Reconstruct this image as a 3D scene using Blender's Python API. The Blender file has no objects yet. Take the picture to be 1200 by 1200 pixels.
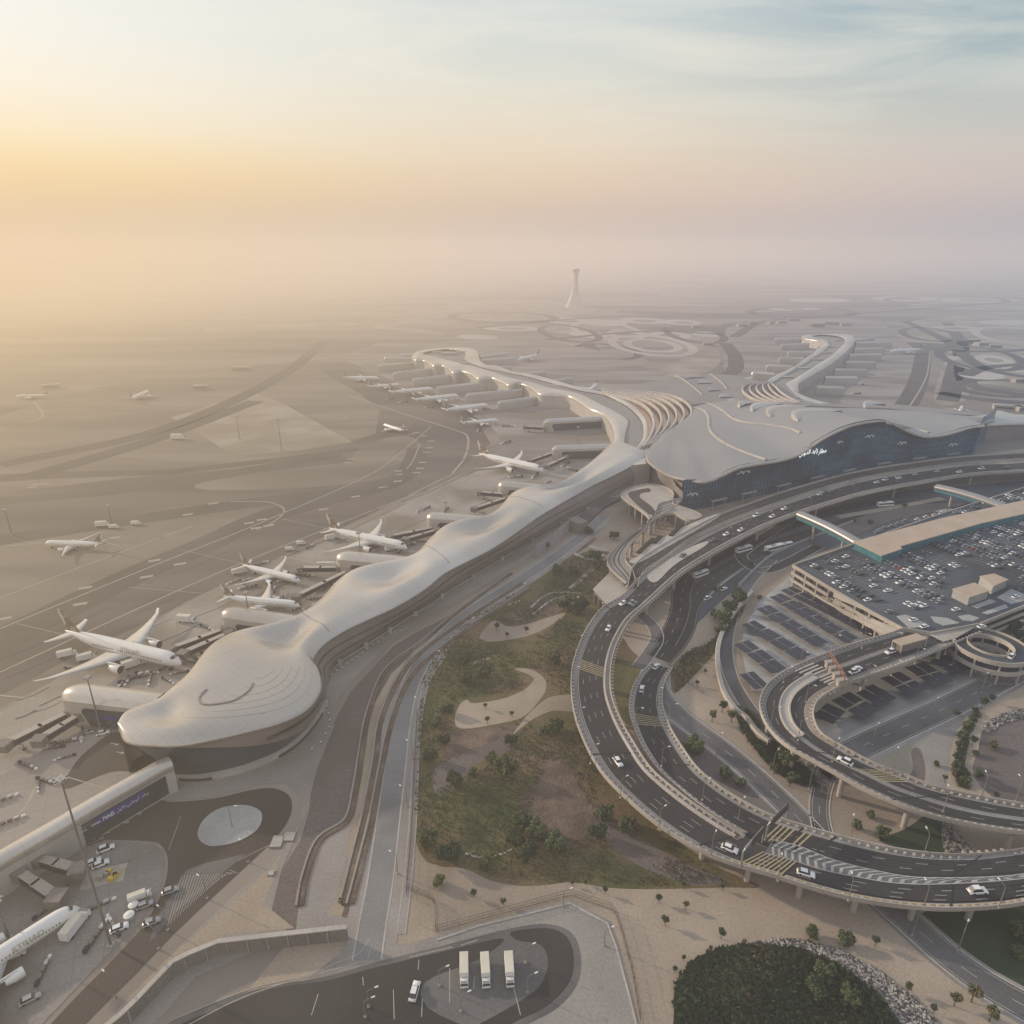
import bpy, bmesh, math, random
from mathutils import Vector, Matrix, noise
from mathutils.geometry import tessellate_polygon
random.seed(7)
S = bpy.context.scene; COL = S.collection
PI = math.pi; rad = math.radians

# ---------------------------------------------------------------- camera
FOC, HC = 800.0, 185.0
PIT = math.atan(310 / FOC)
cd = bpy.data.cameras.new('camera'); cam = bpy.data.objects.new('camera', cd); COL.objects.link(cam)
cd.lens = 24; cd.sensor_width = 36; cd.clip_start = 1; cd.clip_end = 60000
cam.location = (0, 0, HC); cam.rotation_euler = (PI / 2 - PIT, 0, 0)
S.camera = cam
S.view_settings.view_transform = 'Standard'; S.view_settings.look = 'None'; S.view_settings.exposure = 0
cp, sp_ = math.cos(PIT), math.sin(PIT)

def G(px, py, h=0.0):
    """the place on the plane at height h that was surveyed from the photograph"""
    u, v = (px - 600) / FOC, (600 - py) / FOC
    dx, dy, dz = u, cp + v * sp_, -sp_ + v * cp
    t = (h - HC) / dz
    return Vector((dx * t, dy * t, h))

def proj(p):
    x, y, z = p[0], p[1], p[2] - HC
    f = y * cp - z * sp_; up = y * sp_ + z * cp
    return 600 + FOC * x / f, 600 - FOC * up / f

def hfor(ground, py):
    """height above a ground point at which it shows at picture row py"""
    v = (600 - py) / FOC
    y = ground[1]
    z = y * (v * cp - sp_) / (cp + v * sp_)
    return HC + z

def spline(pts, n=6, closed=False):
    pts = [Vector(p) for p in pts]
    N = len(pts); out = []
    if N < 3: 
        return pts
    rng = range(N) if closed else range(N - 1)
    for i in rng:
        if closed:
            a, b, c, d = pts[(i - 1) % N], pts[i], pts[(i + 1) % N], pts[(i + 2) % N]
        else:
            b, c = pts[i], pts[i + 1]
            a = pts[i - 1] if i > 0 else b * 2 - c
            d = pts[i + 2] if i + 2 < N else c * 2 - b
        for k in range(n):
            t = k / n; t2 = t * t; t3 = t2 * t
            out.append(0.5 * ((2 * b) + (c - a) * t + (2 * a - 5 * b + 4 * c - d) * t2 + (3 * b - a - 3 * c + d) * t3))
    if not closed: out.append(pts[-1])
    return out

def resample(pts, step):
    """points every `step` metres along the path"""
    L = [0]
    for a, b in zip(pts, pts[1:]): L.append(L[-1] + (b - a).length)
    n = max(1, int(round(L[-1] / step))); out = []; j = 0
    for k in range(n + 1):
        s = L[-1] * k / n
        while j < len(L) - 2 and L[j + 1] < s: j += 1
        d = L[j + 1] - L[j]
        out.append(pts[j].lerp(pts[j + 1], (s - L[j]) / d if d > 1e-9 else 0))
    return out

def gp(lst, h=0.0, n=6, closed=False):
    return spline([G(p[0], p[1], p[2] if len(p) > 2 else h) for p in lst], n, closed)

# ---------------------------------------------------------------- mesh collector
class MB:
    def __init__(s): s.v = []; s.f = []; s.m = []; s.sm = []
    def add(s, vs, fs, mi=0, smooth=False):
        o = len(s.v); s.v += [Vector(v) for v in vs]
        for f in fs: s.f.append([i + o for i in f]); s.m.append(mi); s.sm.append(smooth)
        return s
    def box(s, c, size, rz=0, mi=0, top=1.0):
        x, y, z = size[0] / 2, size[1] / 2, size[2] / 2
        vs = [(-x, -y, -z), (x, -y, -z), (x, y, -z), (-x, y, -z), (-x * top, -y * top, z), (x * top, -y * top, z), (x * top, y * top, z), (-x * top, y * top, z)]
        R = Matrix.Rotation(rz, 3, 'Z'); c = Vector(c)
        return s.add([R @ Vector(v) + c for v in vs], [(0, 3, 2, 1), (4, 5, 6, 7), (0, 1, 5, 4), (1, 2, 6, 5), (2, 3, 7, 6), (3, 0, 4, 7)], mi)
    def tube(s, pts, r, n=8, mi=0, caps=True, smooth=True, sx=1.0):
        pts = [Vector(p) for p in pts]; rs = r if isinstance(r, (list, tuple)) else [r] * len(pts)
        vs = []; fs = []
        for i, p in enumerate(pts):
            d = (pts[min(i + 1, len(pts) - 1)] - pts[max(i - 1, 0)]).normalized()
            up = Vector((0, 0, 1)) if abs(d.z) < .95 else Vector((0, 1, 0))
            a = d.cross(up).normalized(); b = a.cross(d).normalized()
            for k in range(n):
                t = 2 * PI * k / n
                vs.append(p + a * math.cos(t) * rs[i] * sx + b * math.sin(t) * rs[i])
        for i in range(len(pts) - 1):
            for k in range(n):
                fs.append((i * n + k, i * n + (k + 1) % n, (i + 1) * n + (k + 1) % n, (i + 1) * n + k))
        s.add(vs, fs, mi, smooth)
        if caps:
            s.add(vs[:n], [list(range(n))], mi); s.add(vs[-n:], [list(range(n))[::-1]], mi)
        return s
    def cyl(s, c, r, h, n=12, mi=0, r2=None):
        c = Vector(c); return s.tube([c, c + Vector((0, 0, h))], [r, r if r2 is None else r2], n, mi)
    def grid(s, rows, mi=0, smooth=True, closed=False):
        n = len(rows[0]); vs = [v for r in rows for v in r]; fs = []
        for i in range(len(rows) - 1):
            for k in range(n if closed else n - 1):
                k2 = (k + 1) % n
                fs.append((i * n + k, i * n + k2, (i + 1) * n + k2, (i + 1) * n + k))
        return s.add(vs, fs, mi, smooth)
    def poly(s, pts, mi=0, z=None):
        pts = [Vector(p) for p in pts]
        if z is not None: pts = [Vector((p.x, p.y, z)) for p in pts]
        flat = [Vector((p.x, p.y, 0)) for p in pts]
        tr = tessellate_polygon([flat])
        fs = []
        for t in tr:
            a, b, c = [flat[i] for i in t]
            fs.append(t if (b - a).cross(c - a).z > 0 else t[::-1])
        return s.add(pts, fs, mi)
    def prism(s, pts, z0, z1, mi=0):
        pts = [Vector(p) for p in pts]
        area = sum(a.x * b.y - b.x * a.y for a, b in zip(pts, pts[1:] + pts[:1]))
        if area < 0: pts = pts[::-1]
        s.poly(pts, mi, z1)
        n = len(pts)
        vs = [Vector((p.x, p.y, z0)) for p in pts] + [Vector((p.x, p.y, z1)) for p in pts]
        return s.add(vs, [(i, (i + 1) % n, n + (i + 1) % n, n + i) for i in range(n)], mi)
    def profile(s, path, prof, mi=0, smooth=False, closed_prof=True):
        """sweep a cross-section (offset right, z) along a path"""
        rows = []
        for i, p in enumerate(path):
            d = path[min(i + 1, len(path) - 1)] - path[max(i - 1, 0)]
            d.z = 0; d.normalize(); r = Vector((d.y, -d.x, 0))
            rows.append([p + r * a + Vector((0, 0, b)) for a, b in prof])
        s.grid(rows, mi, smooth, closed_prof)
        if closed_prof:
            s.add(rows[0], [list(range(len(prof)))], mi); s.add(rows[-1], [list(range(len(prof)))[::-1]], mi)
        return s
    def build(s, name, mats, parent=None, ofs=None):
        if not isinstance(mats, (list, tuple)): mats = [mats]
        o3 = ofs if ofs is not None else (Vector((0, 0, 0)))
        me = bpy.data.meshes.new(name)
        me.from_pydata([v - o3 for v in s.v], [], s.f)
        for m in mats: me.materials.append(m)
        me.polygons.foreach_set('material_index', s.m); me.polygons.foreach_set('use_smooth', s.sm)
        me.update()
        o = bpy.data.objects.new(name, me); COL.objects.link(o)
        if parent is not None: o.parent = parent
        return o

def thing(name, label, cat, loc=(0, 0, 0), rz=0, group=None):
    o = bpy.data.objects.new(name, None); COL.objects.link(o); o.empty_display_size = 1
    o.location = loc; o.rotation_euler = (0, 0, rz); o['label'] = label; o['category'] = cat
    if group: o['group'] = group
    return o
def tag(o, label, cat, group=None, kind=None):
    o['label'] = label; o['category'] = cat
    if group: o['group'] = group
    if kind: o['kind'] = kind
    return o
def struct(mb, name, m, ofs=None):
    o = mb.build(name, m); o['kind'] = 'structure'; return o
def kids(o): return [c for c in ALLKIDS.get(o.name, [])]
def dup(root, loc, rz=0, label=None, group=None, scale=None, mats=None):
    r = root.copy(); COL.objects.link(r); r.location = loc; r.rotation_euler = (0, 0, rz)
    if scale is not None: r.scale = (scale, scale, scale)
    if label: r['label'] = label
    if group: r['group'] = group
    for ch in list(root.children):
        c = ch.copy(); COL.objects.link(c); c.parent = r
        for g in list(ch.children):
            d = g.copy(); COL.objects.link(d); d.parent = c
    return r

# ---------------------------------------------------------------- materials
def new(name):
    m = bpy.data.materials.new(name); m.use_nodes = True
    nt = m.node_tree; return m, nt, nt.nodes['Principled BSDF']
def surf(name, c1, c2=None, scale=.05, rough=.85, metal=0, detail=6, c3=None, scale3=.008, bump=0, spec=.3, stretch=None, lo=.35, hi=.65, fine=0, coat=0):
    """mottled surface: two colours by noise, a third by broader noise, plus fine grain"""
    m, nt, b = new(name); L = nt.links.new
    b.inputs['Roughness'].default_value = rough; b.inputs['Metallic'].default_value = metal
    b.inputs['Specular IOR Level'].default_value = spec; b.inputs['Coat Weight'].default_value = coat
    if c2 is None: b.inputs['Base Color'].default_value = (*c1, 1); return m
    g = nt.nodes.new('ShaderNodeNewGeometry'); src = g.outputs['Position']
    if stretch:
        mp = nt.nodes.new('ShaderNodeMapping'); mp.vector_type = 'POINT'; L(src, mp.inputs[0])
        mp.inputs['Rotation'].default_value = (0, 0, stretch[0]); mp.inputs['Scale'].default_value = (stretch[1], stretch[2], 1); src = mp.outputs[0]
    def nz(sc, det):
        n = nt.nodes.new('ShaderNodeTexNoise'); n.inputs['Scale'].default_value = sc; n.inputs['Detail'].default_value = det; L(src, n.inputs['Vector']); return n
    def mr(f, a, c_):
        r = nt.nodes.new('ShaderNodeMapRange'); r.inputs[1].default_value = a; r.inputs[2].default_value = c_; L(f, r.inputs[0]); return r.outputs[0]
    def mix(f, A, B):
        x = nt.nodes.new('ShaderNodeMix'); x.data_type = 'RGBA'; L(f, x.inputs[0])
        for q, val in ((6, A), (7, B)):
            if hasattr(val, 'is_output'): L(val, x.inputs[q])
            else: x.inputs[q].default_value = (*val, 1)
        return x.outputs[2]
    col = mix(mr(nz(scale, detail).outputs[0], lo, hi), c1, c2)
    if c3 is not None: col = mix(mr(nz(scale3, 5).outputs[0], .45, .62), col, c3)
    if fine:
        f = nz(1.3, 3); hs = nt.nodes.new('ShaderNodeHueSaturation'); L(col, hs.inputs['Color'])
        L(mr(f.outputs[0], .3, .7), hs.inputs['Value'])
        rr = hs.inputs['Value'].links[0].from_node; rr.inputs[3].default_value = 1 - fine; rr.inputs[4].default_value = 1 + fine
        col = hs.outputs[0]
    L(col, b.inputs['Base Color'])
    if bump:
        bp = nt.nodes.new('ShaderNodeBump'); bp.inputs['Strength'].default_value = bump; bp.inputs['Distance'].default_value = 1
        L(nz(scale * 6, 5).outputs[0], bp.inputs['Height']); L(bp.outputs[0], b.inputs['Normal'])
    return m
def bands(name, c1, c2, period, duty=.3, rough=.5, axis=2, wob=0, metal=0, spec=.4):
    """horizontal courses: thin dark joints between panels"""
    m, nt, b = new(name); L = nt.links.new
    g = nt.nodes.new('ShaderNodeNewGeometry'); s = nt.nodes.new('ShaderNodeSeparateXYZ'); L(g.outputs['Position'], s.inputs[0])
    src = s.outputs[axis]
    if wob:
        n = nt.nodes.new('ShaderNodeTexNoise'); n.inputs['Scale'].default_value = .02; n.inputs['Detail'].default_value = 1; L(g.outputs['Position'], n.inputs['Vector'])
        w = nt.nodes.new('ShaderNodeMath'); w.operation = 'MULTIPLY_ADD'; L(n.outputs[0], w.inputs[0]); w.inputs[1].default_value = wob; L(src, w.inputs[2]); src = w.outputs[0]
    d = nt.nodes.new('ShaderNodeMath'); d.operation = 'DIVIDE'; L(src, d.inputs[0]); d.inputs[1].default_value = period
    f = nt.nodes.new('ShaderNodeMath'); f.operation = 'FRACT'; L(d.outputs[0], f.inputs[0])
    r = nt.nodes.new('ShaderNodeMapRange'); L(f.outputs[0], r.inputs[0]); r.inputs[1].default_value = duty; r.inputs[2].default_value = duty + .08
    n2 = nt.nodes.new('ShaderNodeTexNoise'); n2.inputs['Scale'].default_value = .12; n2.inputs['Detail'].default_value = 5; L(g.outputs['Position'], n2.inputs['Vector'])
    x = nt.nodes.new('ShaderNodeMix'); x.data_type = 'RGBA'; L(r.outputs[0], x.inputs[0]); x.inputs[6].default_value = (*c2, 1); x.inputs[7].default_value = (*c1, 1)
    hs = nt.nodes.new('ShaderNodeHueSaturation'); L(x.outputs[2], hs.inputs['Color'])
    rr = nt.nodes.new('ShaderNodeMapRange'); L(n2.outputs[0], rr.inputs[0]); rr.inputs[3].default_value = .75; rr.inputs[4].default_value = 1.25
    L(rr.outputs[0], hs.inputs['Value']); L(hs.outputs[0], b.inputs['Base Color'])
    b.inputs['Roughness'].default_value = rough; b.inputs['Metallic'].default_value = metal; b.inputs['Specular IOR Level'].default_value = spec
    return m
def grid_over(m, ang, px_, py_, w, dark, bumpy=False):
    """adds a rotated grid of thin joints to a surface material"""
    nt = m.node_tree; L = nt.links.new; b = nt.nodes['Principled BSDF']; src = b.inputs['Base Color'].links[0].from_socket
    g = nt.nodes.new('ShaderNodeNewGeometry'); mp = nt.nodes.new('ShaderNodeMapping'); mp.inputs['Rotation'].default_value = (0, 0, ang); L(g.outputs['Position'], mp.inputs[0])
    s = nt.nodes.new('ShaderNodeSeparateXYZ'); L(mp.outputs[0], s.inputs[0]); fs = []
    for ax, per in ((0, px_), (1, py_)):
        if not per: continue
        d = nt.nodes.new('ShaderNodeMath'); d.operation = 'DIVIDE'; L(s.outputs[ax], d.inputs[0]); d.inputs[1].default_value = per
        f = nt.nodes.new('ShaderNodeMath'); f.operation = 'FRACT'; L(d.outputs[0], f.inputs[0])
        c = nt.nodes.new('ShaderNodeMath'); c.operation = 'LESS_THAN'; L(f.outputs[0], c.inputs[0]); c.inputs[1].default_value = w / per; fs.append(c.outputs[0])
    t = fs[0]
    if len(fs) > 1: mxx = nt.nodes.new('ShaderNodeMath'); mxx.operation = 'MAXIMUM'; L(fs[0], mxx.inputs[0]); L(fs[1], mxx.inputs[1]); t = mxx.outputs[0]
    x = nt.nodes.new('ShaderNodeMix'); x.data_type = 'RGBA'; x.blend_type = 'MULTIPLY'; L(t, x.inputs[0]); L(src, x.inputs[6]); x.inputs[7].default_value = (dark, dark, dark, 1); L(x.outputs[2], b.inputs['Base Color'])
def glow(name, c, st):
    m, nt, b = new(name); b.inputs['Base Color'].default_value = (*c, 1); b.inputs['Emission Color'].default_value = (*c, 1); b.inputs['Emission Strength'].default_value = st; return m

M = dict(
    sand=surf('sand', (.31, .25, .19), (.40, .33, .26), .03, c3=(.25, .205, .16), scale3=.012, fine=.12, bump=.15),
    desert=surf('desert_ground', (.23, .198, .17), (.31, .268, .23), .006, c3=(.13, .115, .1), scale3=.0022, fine=.06, stretch=(.25, .6, 2.2)),
    infield=surf('infield_soil', (.26, .222, .185), (.205, .176, .148), .012, c3=(.165, .145, .125), scale3=.006, fine=.08, stretch=(.35, .5, 2)),
    laydown=surf('compacted_sand', (.38, .34, .29), (.30, .26, .2), .02, c3=(.26, .22, .17), scale3=.01, fine=.1),
    taxi=surf('taxiway_asphalt', (.14, .12, .108), (.185, .16, .142), .01, c3=(.11, .096, .088), scale3=.006, fine=.06, stretch=(.44, .25, 2.2)),
    taxidark=surf('rubbered_asphalt', (.10, .088, .08), (.135, .12, .106), .02, fine=.06),
    apron=surf('apron_concrete', (.34, .305, .28), (.275, .245, .225), .015, c3=(.205, .18, .155), scale3=.01, fine=.08, stretch=(.44, .5, 2)),
    stand=surf('stand_concrete', (.37, .335, .30), (.31, .28, .25), .03, c3=(.215, .185, .155), scale3=.018, fine=.1),
    standcool=surf('stand_concrete_near', (.23, .215, .2), (.28, .262, .245), .04, c3=(.16, .145, .135), scale3=.03, fine=.12),
    asphalt=surf('asphalt', (.034, .032, .032), (.046, .043, .042), .05, c3=(.058, .054, .052), scale3=.02, fine=.1, spec=.25),
    asphalt_old=surf('worn_asphalt', (.12, .118, .118), (.155, .15, .147), .04, c3=(.09, .088, .09), scale3=.025, fine=.12),
    asphalt_dark=surf('fresh_asphalt', (.028, .027, .028), (.038, .036, .036), .05, fine=.12, spec=.25),
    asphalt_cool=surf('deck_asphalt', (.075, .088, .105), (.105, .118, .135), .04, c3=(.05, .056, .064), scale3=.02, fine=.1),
    asphalt_brown=surf('brown_asphalt', (.07, .06, .052), (.09, .078, .068), .04, c3=(.06, .05, .044), scale3=.02, fine=.1),
    paving=surf('paving', (.27, .25, .23), (.33, .305, .28), .06, c3=(.22, .2, .185), scale3=.03, fine=.12),
    kerb=surf('kerb_concrete', (.38, .35, .32), (.46, .43, .39), .1, fine=.1),
    conc=surf('bridge_concrete', (.40, .365, .325), (.48, .44, .39), .08, c3=(.33, .30, .265), scale3=.04, fine=.1),
    conc_cool=surf('cool_grey_concrete', (.30, .30, .30), (.38, .38, .37), .08, fine=.1),  # plain cooler, greyer concrete for islands, walls and paving
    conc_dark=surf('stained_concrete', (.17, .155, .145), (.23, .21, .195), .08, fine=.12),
    gravel=surf('gravel', (.135, .115, .107), (.215, .185, .172), .9, detail=8, c3=(.15, .125, .112), scale3=.03, bump=.6, lo=.3, hi=.7),
    rock=surf('rock_edging', (.12, .115, .11), (.42, .40, .38), .9, detail=6, bump=.8, lo=.42, hi=.58),
    soil=surf('brown_soil', (.11, .078, .058), (.2, .145, .108), .12, detail=8, c3=(.085, .064, .05), scale3=.05, bump=.5, fine=.2),
    grass=surf('dry_grass', (.055, .066, .024), (.14, .12, .05), .045, detail=9, c3=(.16, .11, .065), scale3=.03, bump=.5, fine=.3),
    lawn=surf('lawn', (.028, .046, .02), (.04, .06, .026), .06, detail=6, fine=.2),
    hedge=surf('hedge_floor', (.02, .022, .012), (.04, .036, .02), .3, detail=8, fine=.3),
    white=surf('white_paint', (.72, .71, .68), (.78, .77, .74), .2),
    marking=surf('road_paint', (.42, .41, .39), (.33, .32, .305), .6),
    markdim=surf('faded_paint', (.33, .30, .26), (.40, .37, .32), .4),
    yellow=surf('yellow_paint', (.46, .38, .2), (.36, .3, .17), .5),
    orange=surf('ochre_line', (.5, .33, .1), (.42, .28, .1), .5),
    roof=surf('pier_roof_metal', (.56, .52, .465), (.64, .60, .545), .02, rough=.28, metal=.5, spec=.5, c3=(.46, .43, .39), scale3=.012),
    roofgrey=surf('terminal_roof_metal', (.27, .262, .255), (.32, .308, .298), .012, rough=.36, metal=.35, spec=.5),
    flat=surf('flat_roof', (.25, .235, .22), (.29, .27, .25), .03, rough=.6, fine=.05),
    louvre=bands('louvred_cladding', (.27, .235, .215), (.13, .115, .11), 1.05, .12, .55, wob=3.5),
    louvre_dark=bands('recessed_cladding', (.105, .095, .09), (.05, .046, .046), .9, .25, .4, wob=2),
    podwall=surf('pod_cladding', (.46, .43, .40), (.52, .49, .455), .05, rough=.45, metal=.15, spec=.5),
    glass=surf('dark_glass', (.035, .05, .065), (.05, .066, .08), .08, rough=.12, spec=.9),
    facade=surf('curtain_glass', (.06, .155, .235), (.085, .19, .275), .02, rough=.28, spec=.5, c3=(.04, .09, .14), scale3=.03),
    teal=surf('teal_glazing', (.04, .16, .19), (.06, .2, .23), .2, rough=.3, spec=.6),
    metal=surf('grey_metal', (.3, .3, .3), (.36, .36, .355), .3, rough=.45, metal=.5),
    darkmetal=surf('dark_metal', (.06, .058, .056), (.085, .082, .08), .3, rough=.5, metal=.3),
    tyre=surf('rubber', (.02, .02, .02)),
    beige=surf('beige_roof', (.42, .335, .26), (.48, .385, .30), .08, fine=.08),
    panel=surf('solar_panel', (.014, .017, .03), (.022, .026, .042), .3, rough=.4, spec=.35),
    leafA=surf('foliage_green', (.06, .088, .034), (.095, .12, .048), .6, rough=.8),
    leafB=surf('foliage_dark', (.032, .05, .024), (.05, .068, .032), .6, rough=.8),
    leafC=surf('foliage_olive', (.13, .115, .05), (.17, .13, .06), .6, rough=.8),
    bark=surf('bark', (.09, .065, .045), (.13, .1, .07), .8),
    blue=surf('blue_banner', (.035, .045, .22), (.04, .05, .25), .2, rough=.5),
    navy=surf('navy_paint', (.02, .025, .07)),
    carwhite=surf('white_car_paint', (.78, .78, .78), rough=.25, spec=.6, coat=.6),
    carsilver=surf('silver_car_paint', (.36, .37, .38), rough=.3, metal=.5, coat=.5),
    carblack=surf('black_car_paint', (.02, .021, .024), rough=.25, spec=.6, coat=.6),
    cargrey=surf('grey_car_paint', (.12, .125, .135), rough=.3, coat=.5),
    carred=surf('red_car_paint', (.3, .03, .025), rough=.3, coat=.5),
    carglass=surf('car_glass', (.018, .022, .026), rough=.1, spec=.9),
    gold=surf('faint_titles', (.42, .38, .3), (.46, .42, .35), .25), cream=surf('cream_panel', (.62, .58, .47), (.68, .64, .54), .3),
    skin_white=surf('aircraft_white', (.76, .755, .73), (.8, .79, .77), .1, rough=.28, spec=.6, coat=.4),
    wing_grey=surf('wing_grey', (.5, .5, .49), (.56, .56, .55), .2, rough=.35, spec=.5),
    crate=surf('load_container', (.55, .56, .56), (.45, .46, .46), .5, rough=.4),
    redsteel=surf('red_brown_steel', (.24, .1, .07), (.3, .14, .1), .4),
    lit=glow('lit_sign', (.9, .95, .9), 1.1),
    litwhite=surf('pale_sign', (.55, .6, .6)),
    bgreen=surf('bin_yellow', (.6, .42, .05)),
)

PA = -.98
grid_over(M['roof'], PA, 3.2, 9.0, .14, .80); grid_over(M['roofgrey'], .25, 4.0, 16.0, .18, .84)
for k_ in ('apron', 'stand', 'standcool'): grid_over(M[k_], -.45, 7.5, 7.5, .22, .80)
grid_over(M['facade'], 0, 6.0, 0, .3, .72)
grid_over(M['panel'], -.6, 2.2, 0, .12, 1.7)
M['warm_reflection'] = surf('roof_warm_reflection', (.62, .40, .26), (.5, .34, .24), .05, rough=.3, metal=.6)  # warm orange reflection on the fan valleys, painted into the metal's base colour
M['road_pale'] = surf('pale_service_asphalt', (.20, .20, .20), (.24, .238, .235), .05, c3=(.16, .16, .162), scale3=.03, fine=.1)
M['far_pale'] = surf('far_pale_ground', (.50, .46, .41), (.42, .385, .34), .01)
M['far_dark'] = surf('far_taxiway', (.085, .078, .072), (.11, .1, .092), .01)
M['wear'] = surf('tyre_wear', (.050, .048, .048), (.04, .038, .038), .3)
M['towerwhite'] = surf('tower_concrete', (.7, .69, .67), (.76, .75, .73), .05)

# ---------------------------------------------------------------- world, sun, haze
SUN_AZ, SUN_EL = rad(-66), rad(18)          # from +Y towards -X
w = bpy.data.worlds.new('World'); S.world = w; w.use_nodes = True
nt = w.node_tree; L = nt.links.new; bg = nt.nodes['Background']; wout = nt.nodes['World Output']
def N(t, **k):
    n = nt.nodes.new(t)
    for a, b in k.items(): setattr(n, a, b)
    return n
tc = N('ShaderNodeTexCoord'); sx = N('ShaderNodeSeparateXYZ'); L(tc.outputs['Generated'], sx.inputs[0])
def srgb(r, g, b):
    f = lambda c: (c / 255 / 12.92) if c < 10 else ((c / 255 + .055) / 1.055) ** 2.4
    return (f(r), f(g), f(b), 1)
def ramp(stops):
    r = N('ShaderNodeValToRGB'); e = r.color_ramp.elements; r.color_ramp.interpolation = 'B_SPLINE'
    while len(e) > 1: e.remove(e[-1])
    e[0].position = stops[0][0]; e[0].color = stops[0][1]
    for p, c in stops[1:]:
        q = e.new(p); q.color = c
    return r
# elevation 0..1 of sin(elevation) stretched so that 0.5 is 30 degrees
ev = N('ShaderNodeMath', operation='POWER'); mxz = N('ShaderNodeMath', operation='MAXIMUM'); L(sx.outputs[2], mxz.inputs[0]); mxz.inputs[1].default_value = 0
L(mxz.outputs[0], ev.inputs[0]); ev.inputs[1].default_value = .5
q = lambda s: math.sqrt(s)
left = ramp([(0, srgb(242, 214, 183)), (q(.02), srgb(243, 210, 176)), (q(.05), srgb(250, 215, 160)), (q(.09), srgb(255, 227, 170)), (q(.13), srgb(251, 239, 214)), (q(.185), srgb(246, 243, 234)), (q(.27), srgb(236, 241, 240)), (q(.45), srgb(222, 226, 230)), (1, srgb(174, 186, 208))])
mid = ramp([(0, srgb(229, 208, 190)), (q(.02), srgb(230, 204, 183)), (q(.05), srgb(235, 206, 180)), (q(.09), srgb(238, 214, 186)), (q(.13), srgb(238, 222, 198)), (q(.185), srgb(229, 226, 213)), (q(.27), srgb(200, 213, 215)), (q(.45), srgb(204, 214, 226)), (1, srgb(170, 183, 207))])
right = ramp([(0, srgb(212, 200, 196)), (q(.02), srgb(216, 198, 190)), (q(.05), srgb(220, 199, 188)), (q(.09), srgb(213, 200, 190)), (q(.13), srgb(198, 198, 192)), (q(.185), srgb(170, 188, 192)), (q(.27), srgb(118, 152, 172)), (q(.45), srgb(176, 194, 216)), (1, srgb(166, 180, 208))])
for r in (left, mid, right): L(ev.outputs[0], r.inputs[0])
azl = N('ShaderNodeMapRange'); L(sx.outputs[0], azl.inputs[0]); azl.inputs[1].default_value = -.55; azl.inputs[2].default_value = .0; azl.interpolation_type = 'SMOOTHSTEP'
azr = N('ShaderNodeMapRange'); L(sx.outputs[0], azr.inputs[0]); azr.inputs[1].default_value = 0; azr.inputs[2].default_value = .6; azr.interpolation_type = 'SMOOTHSTEP'
m1 = N('ShaderNodeMix', data_type='RGBA'); L(azl.outputs[0], m1.inputs[0]); L(left.outputs[0], m1.inputs[6]); L(mid.outputs[0], m1.inputs[7])
m2 = N('ShaderNodeMix', data_type='RGBA'); L(azr.outputs[0], m2.inputs[0]); L(m1.outputs[2], m2.inputs[6]); L(right.outputs[0], m2.inputs[7])
# thin cirrus: noise stretched along the horizon on a cloud plane
cz = N('ShaderNodeMath', operation='ADD'); L(mxz.outputs[0], cz.inputs[0]); cz.inputs[1].default_value = .06
dvx = N('ShaderNodeMath', operation='DIVIDE'); L(sx.outputs[0], dvx.inputs[0]); L(cz.outputs[0], dvx.inputs[1])
dvy = N('ShaderNodeMath', operation='DIVIDE'); L(sx.outputs[1], dvy.inputs[0]); L(cz.outputs[0], dvy.inputs[1])
cb = N('ShaderNodeCombineXYZ'); L(dvx.outputs[0], cb.inputs[0]); L(dvy.outputs[0], cb.inputs[1])
mpp = N('ShaderNodeMapping'); mpp.inputs['Rotation'].default_value = (0, 0, .35); mpp.inputs['Scale'].default_value = (.8, 1.3, 1); L(cb.outputs[0], mpp.inputs[0])
cn = N('ShaderNodeTexNoise'); cn.inputs['Scale'].default_value = .9; cn.inputs['Detail'].default_value = 7; cn.inputs['Roughness'].default_value = .58; cn.inputs['Distortion'].default_value = .7; L(mpp.outputs[0], cn.inputs['Vector'])
cr = N('ShaderNodeMapRange'); L(cn.outputs[0], cr.inputs[0]); cr.inputs[1].default_value = .42; cr.inputs[2].default_value = .68; cr.inputs[4].default_value = .5
cf = N('ShaderNodeMapRange'); L(sx.outputs[2], cf.inputs[0]); cf.inputs[1].default_value = .09; cf.inputs[2].default_value = .2
cm = N('ShaderNodeMath', operation='MULTIPLY'); L(cr.outputs[0], cm.inputs[0]); L(cf.outputs[0], cm.inputs[1])
m3 = N('ShaderNodeMix', data_type='RGBA'); L(cm.outputs[0], m3.inputs[0]); L(m2.outputs[2], m3.inputs[6]); m3.inputs[7].default_value = srgb(247, 240, 224)
sky = N('ShaderNodeTexSky', sky_type='NISHITA'); sky.sun_disc = False; sky.sun_elevation = SUN_EL; sky.sun_rotation = SUN_AZ; sky.dust_density = 4; sky.air_density = 1.5
sks = N('ShaderNodeMix', data_type='RGBA', blend_type='ADD'); sks.inputs[0].default_value = .012; L(m3.outputs[2], sks.inputs[6]); L(sky.outputs[0], sks.inputs[7])
L(sks.outputs[2], bg.inputs[0]); bg.inputs[1].default_value = 1.0

sl = bpy.data.lights.new('sun', 'SUN'); so = bpy.data.objects.new('sun', sl); COL.objects.link(so)
sl.energy = 5.0; sl.angle = rad(1.6); sl.color = (1, .82, .62)
sd = Vector((math.sin(SUN_AZ) * math.cos(SUN_EL), math.cos(SUN_AZ) * math.cos(SUN_EL), math.sin(SUN_EL)))
so.rotation_euler = sd.to_track_quat('Z', 'Y').to_euler(); so.location = (-600, 400, 300)

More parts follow.
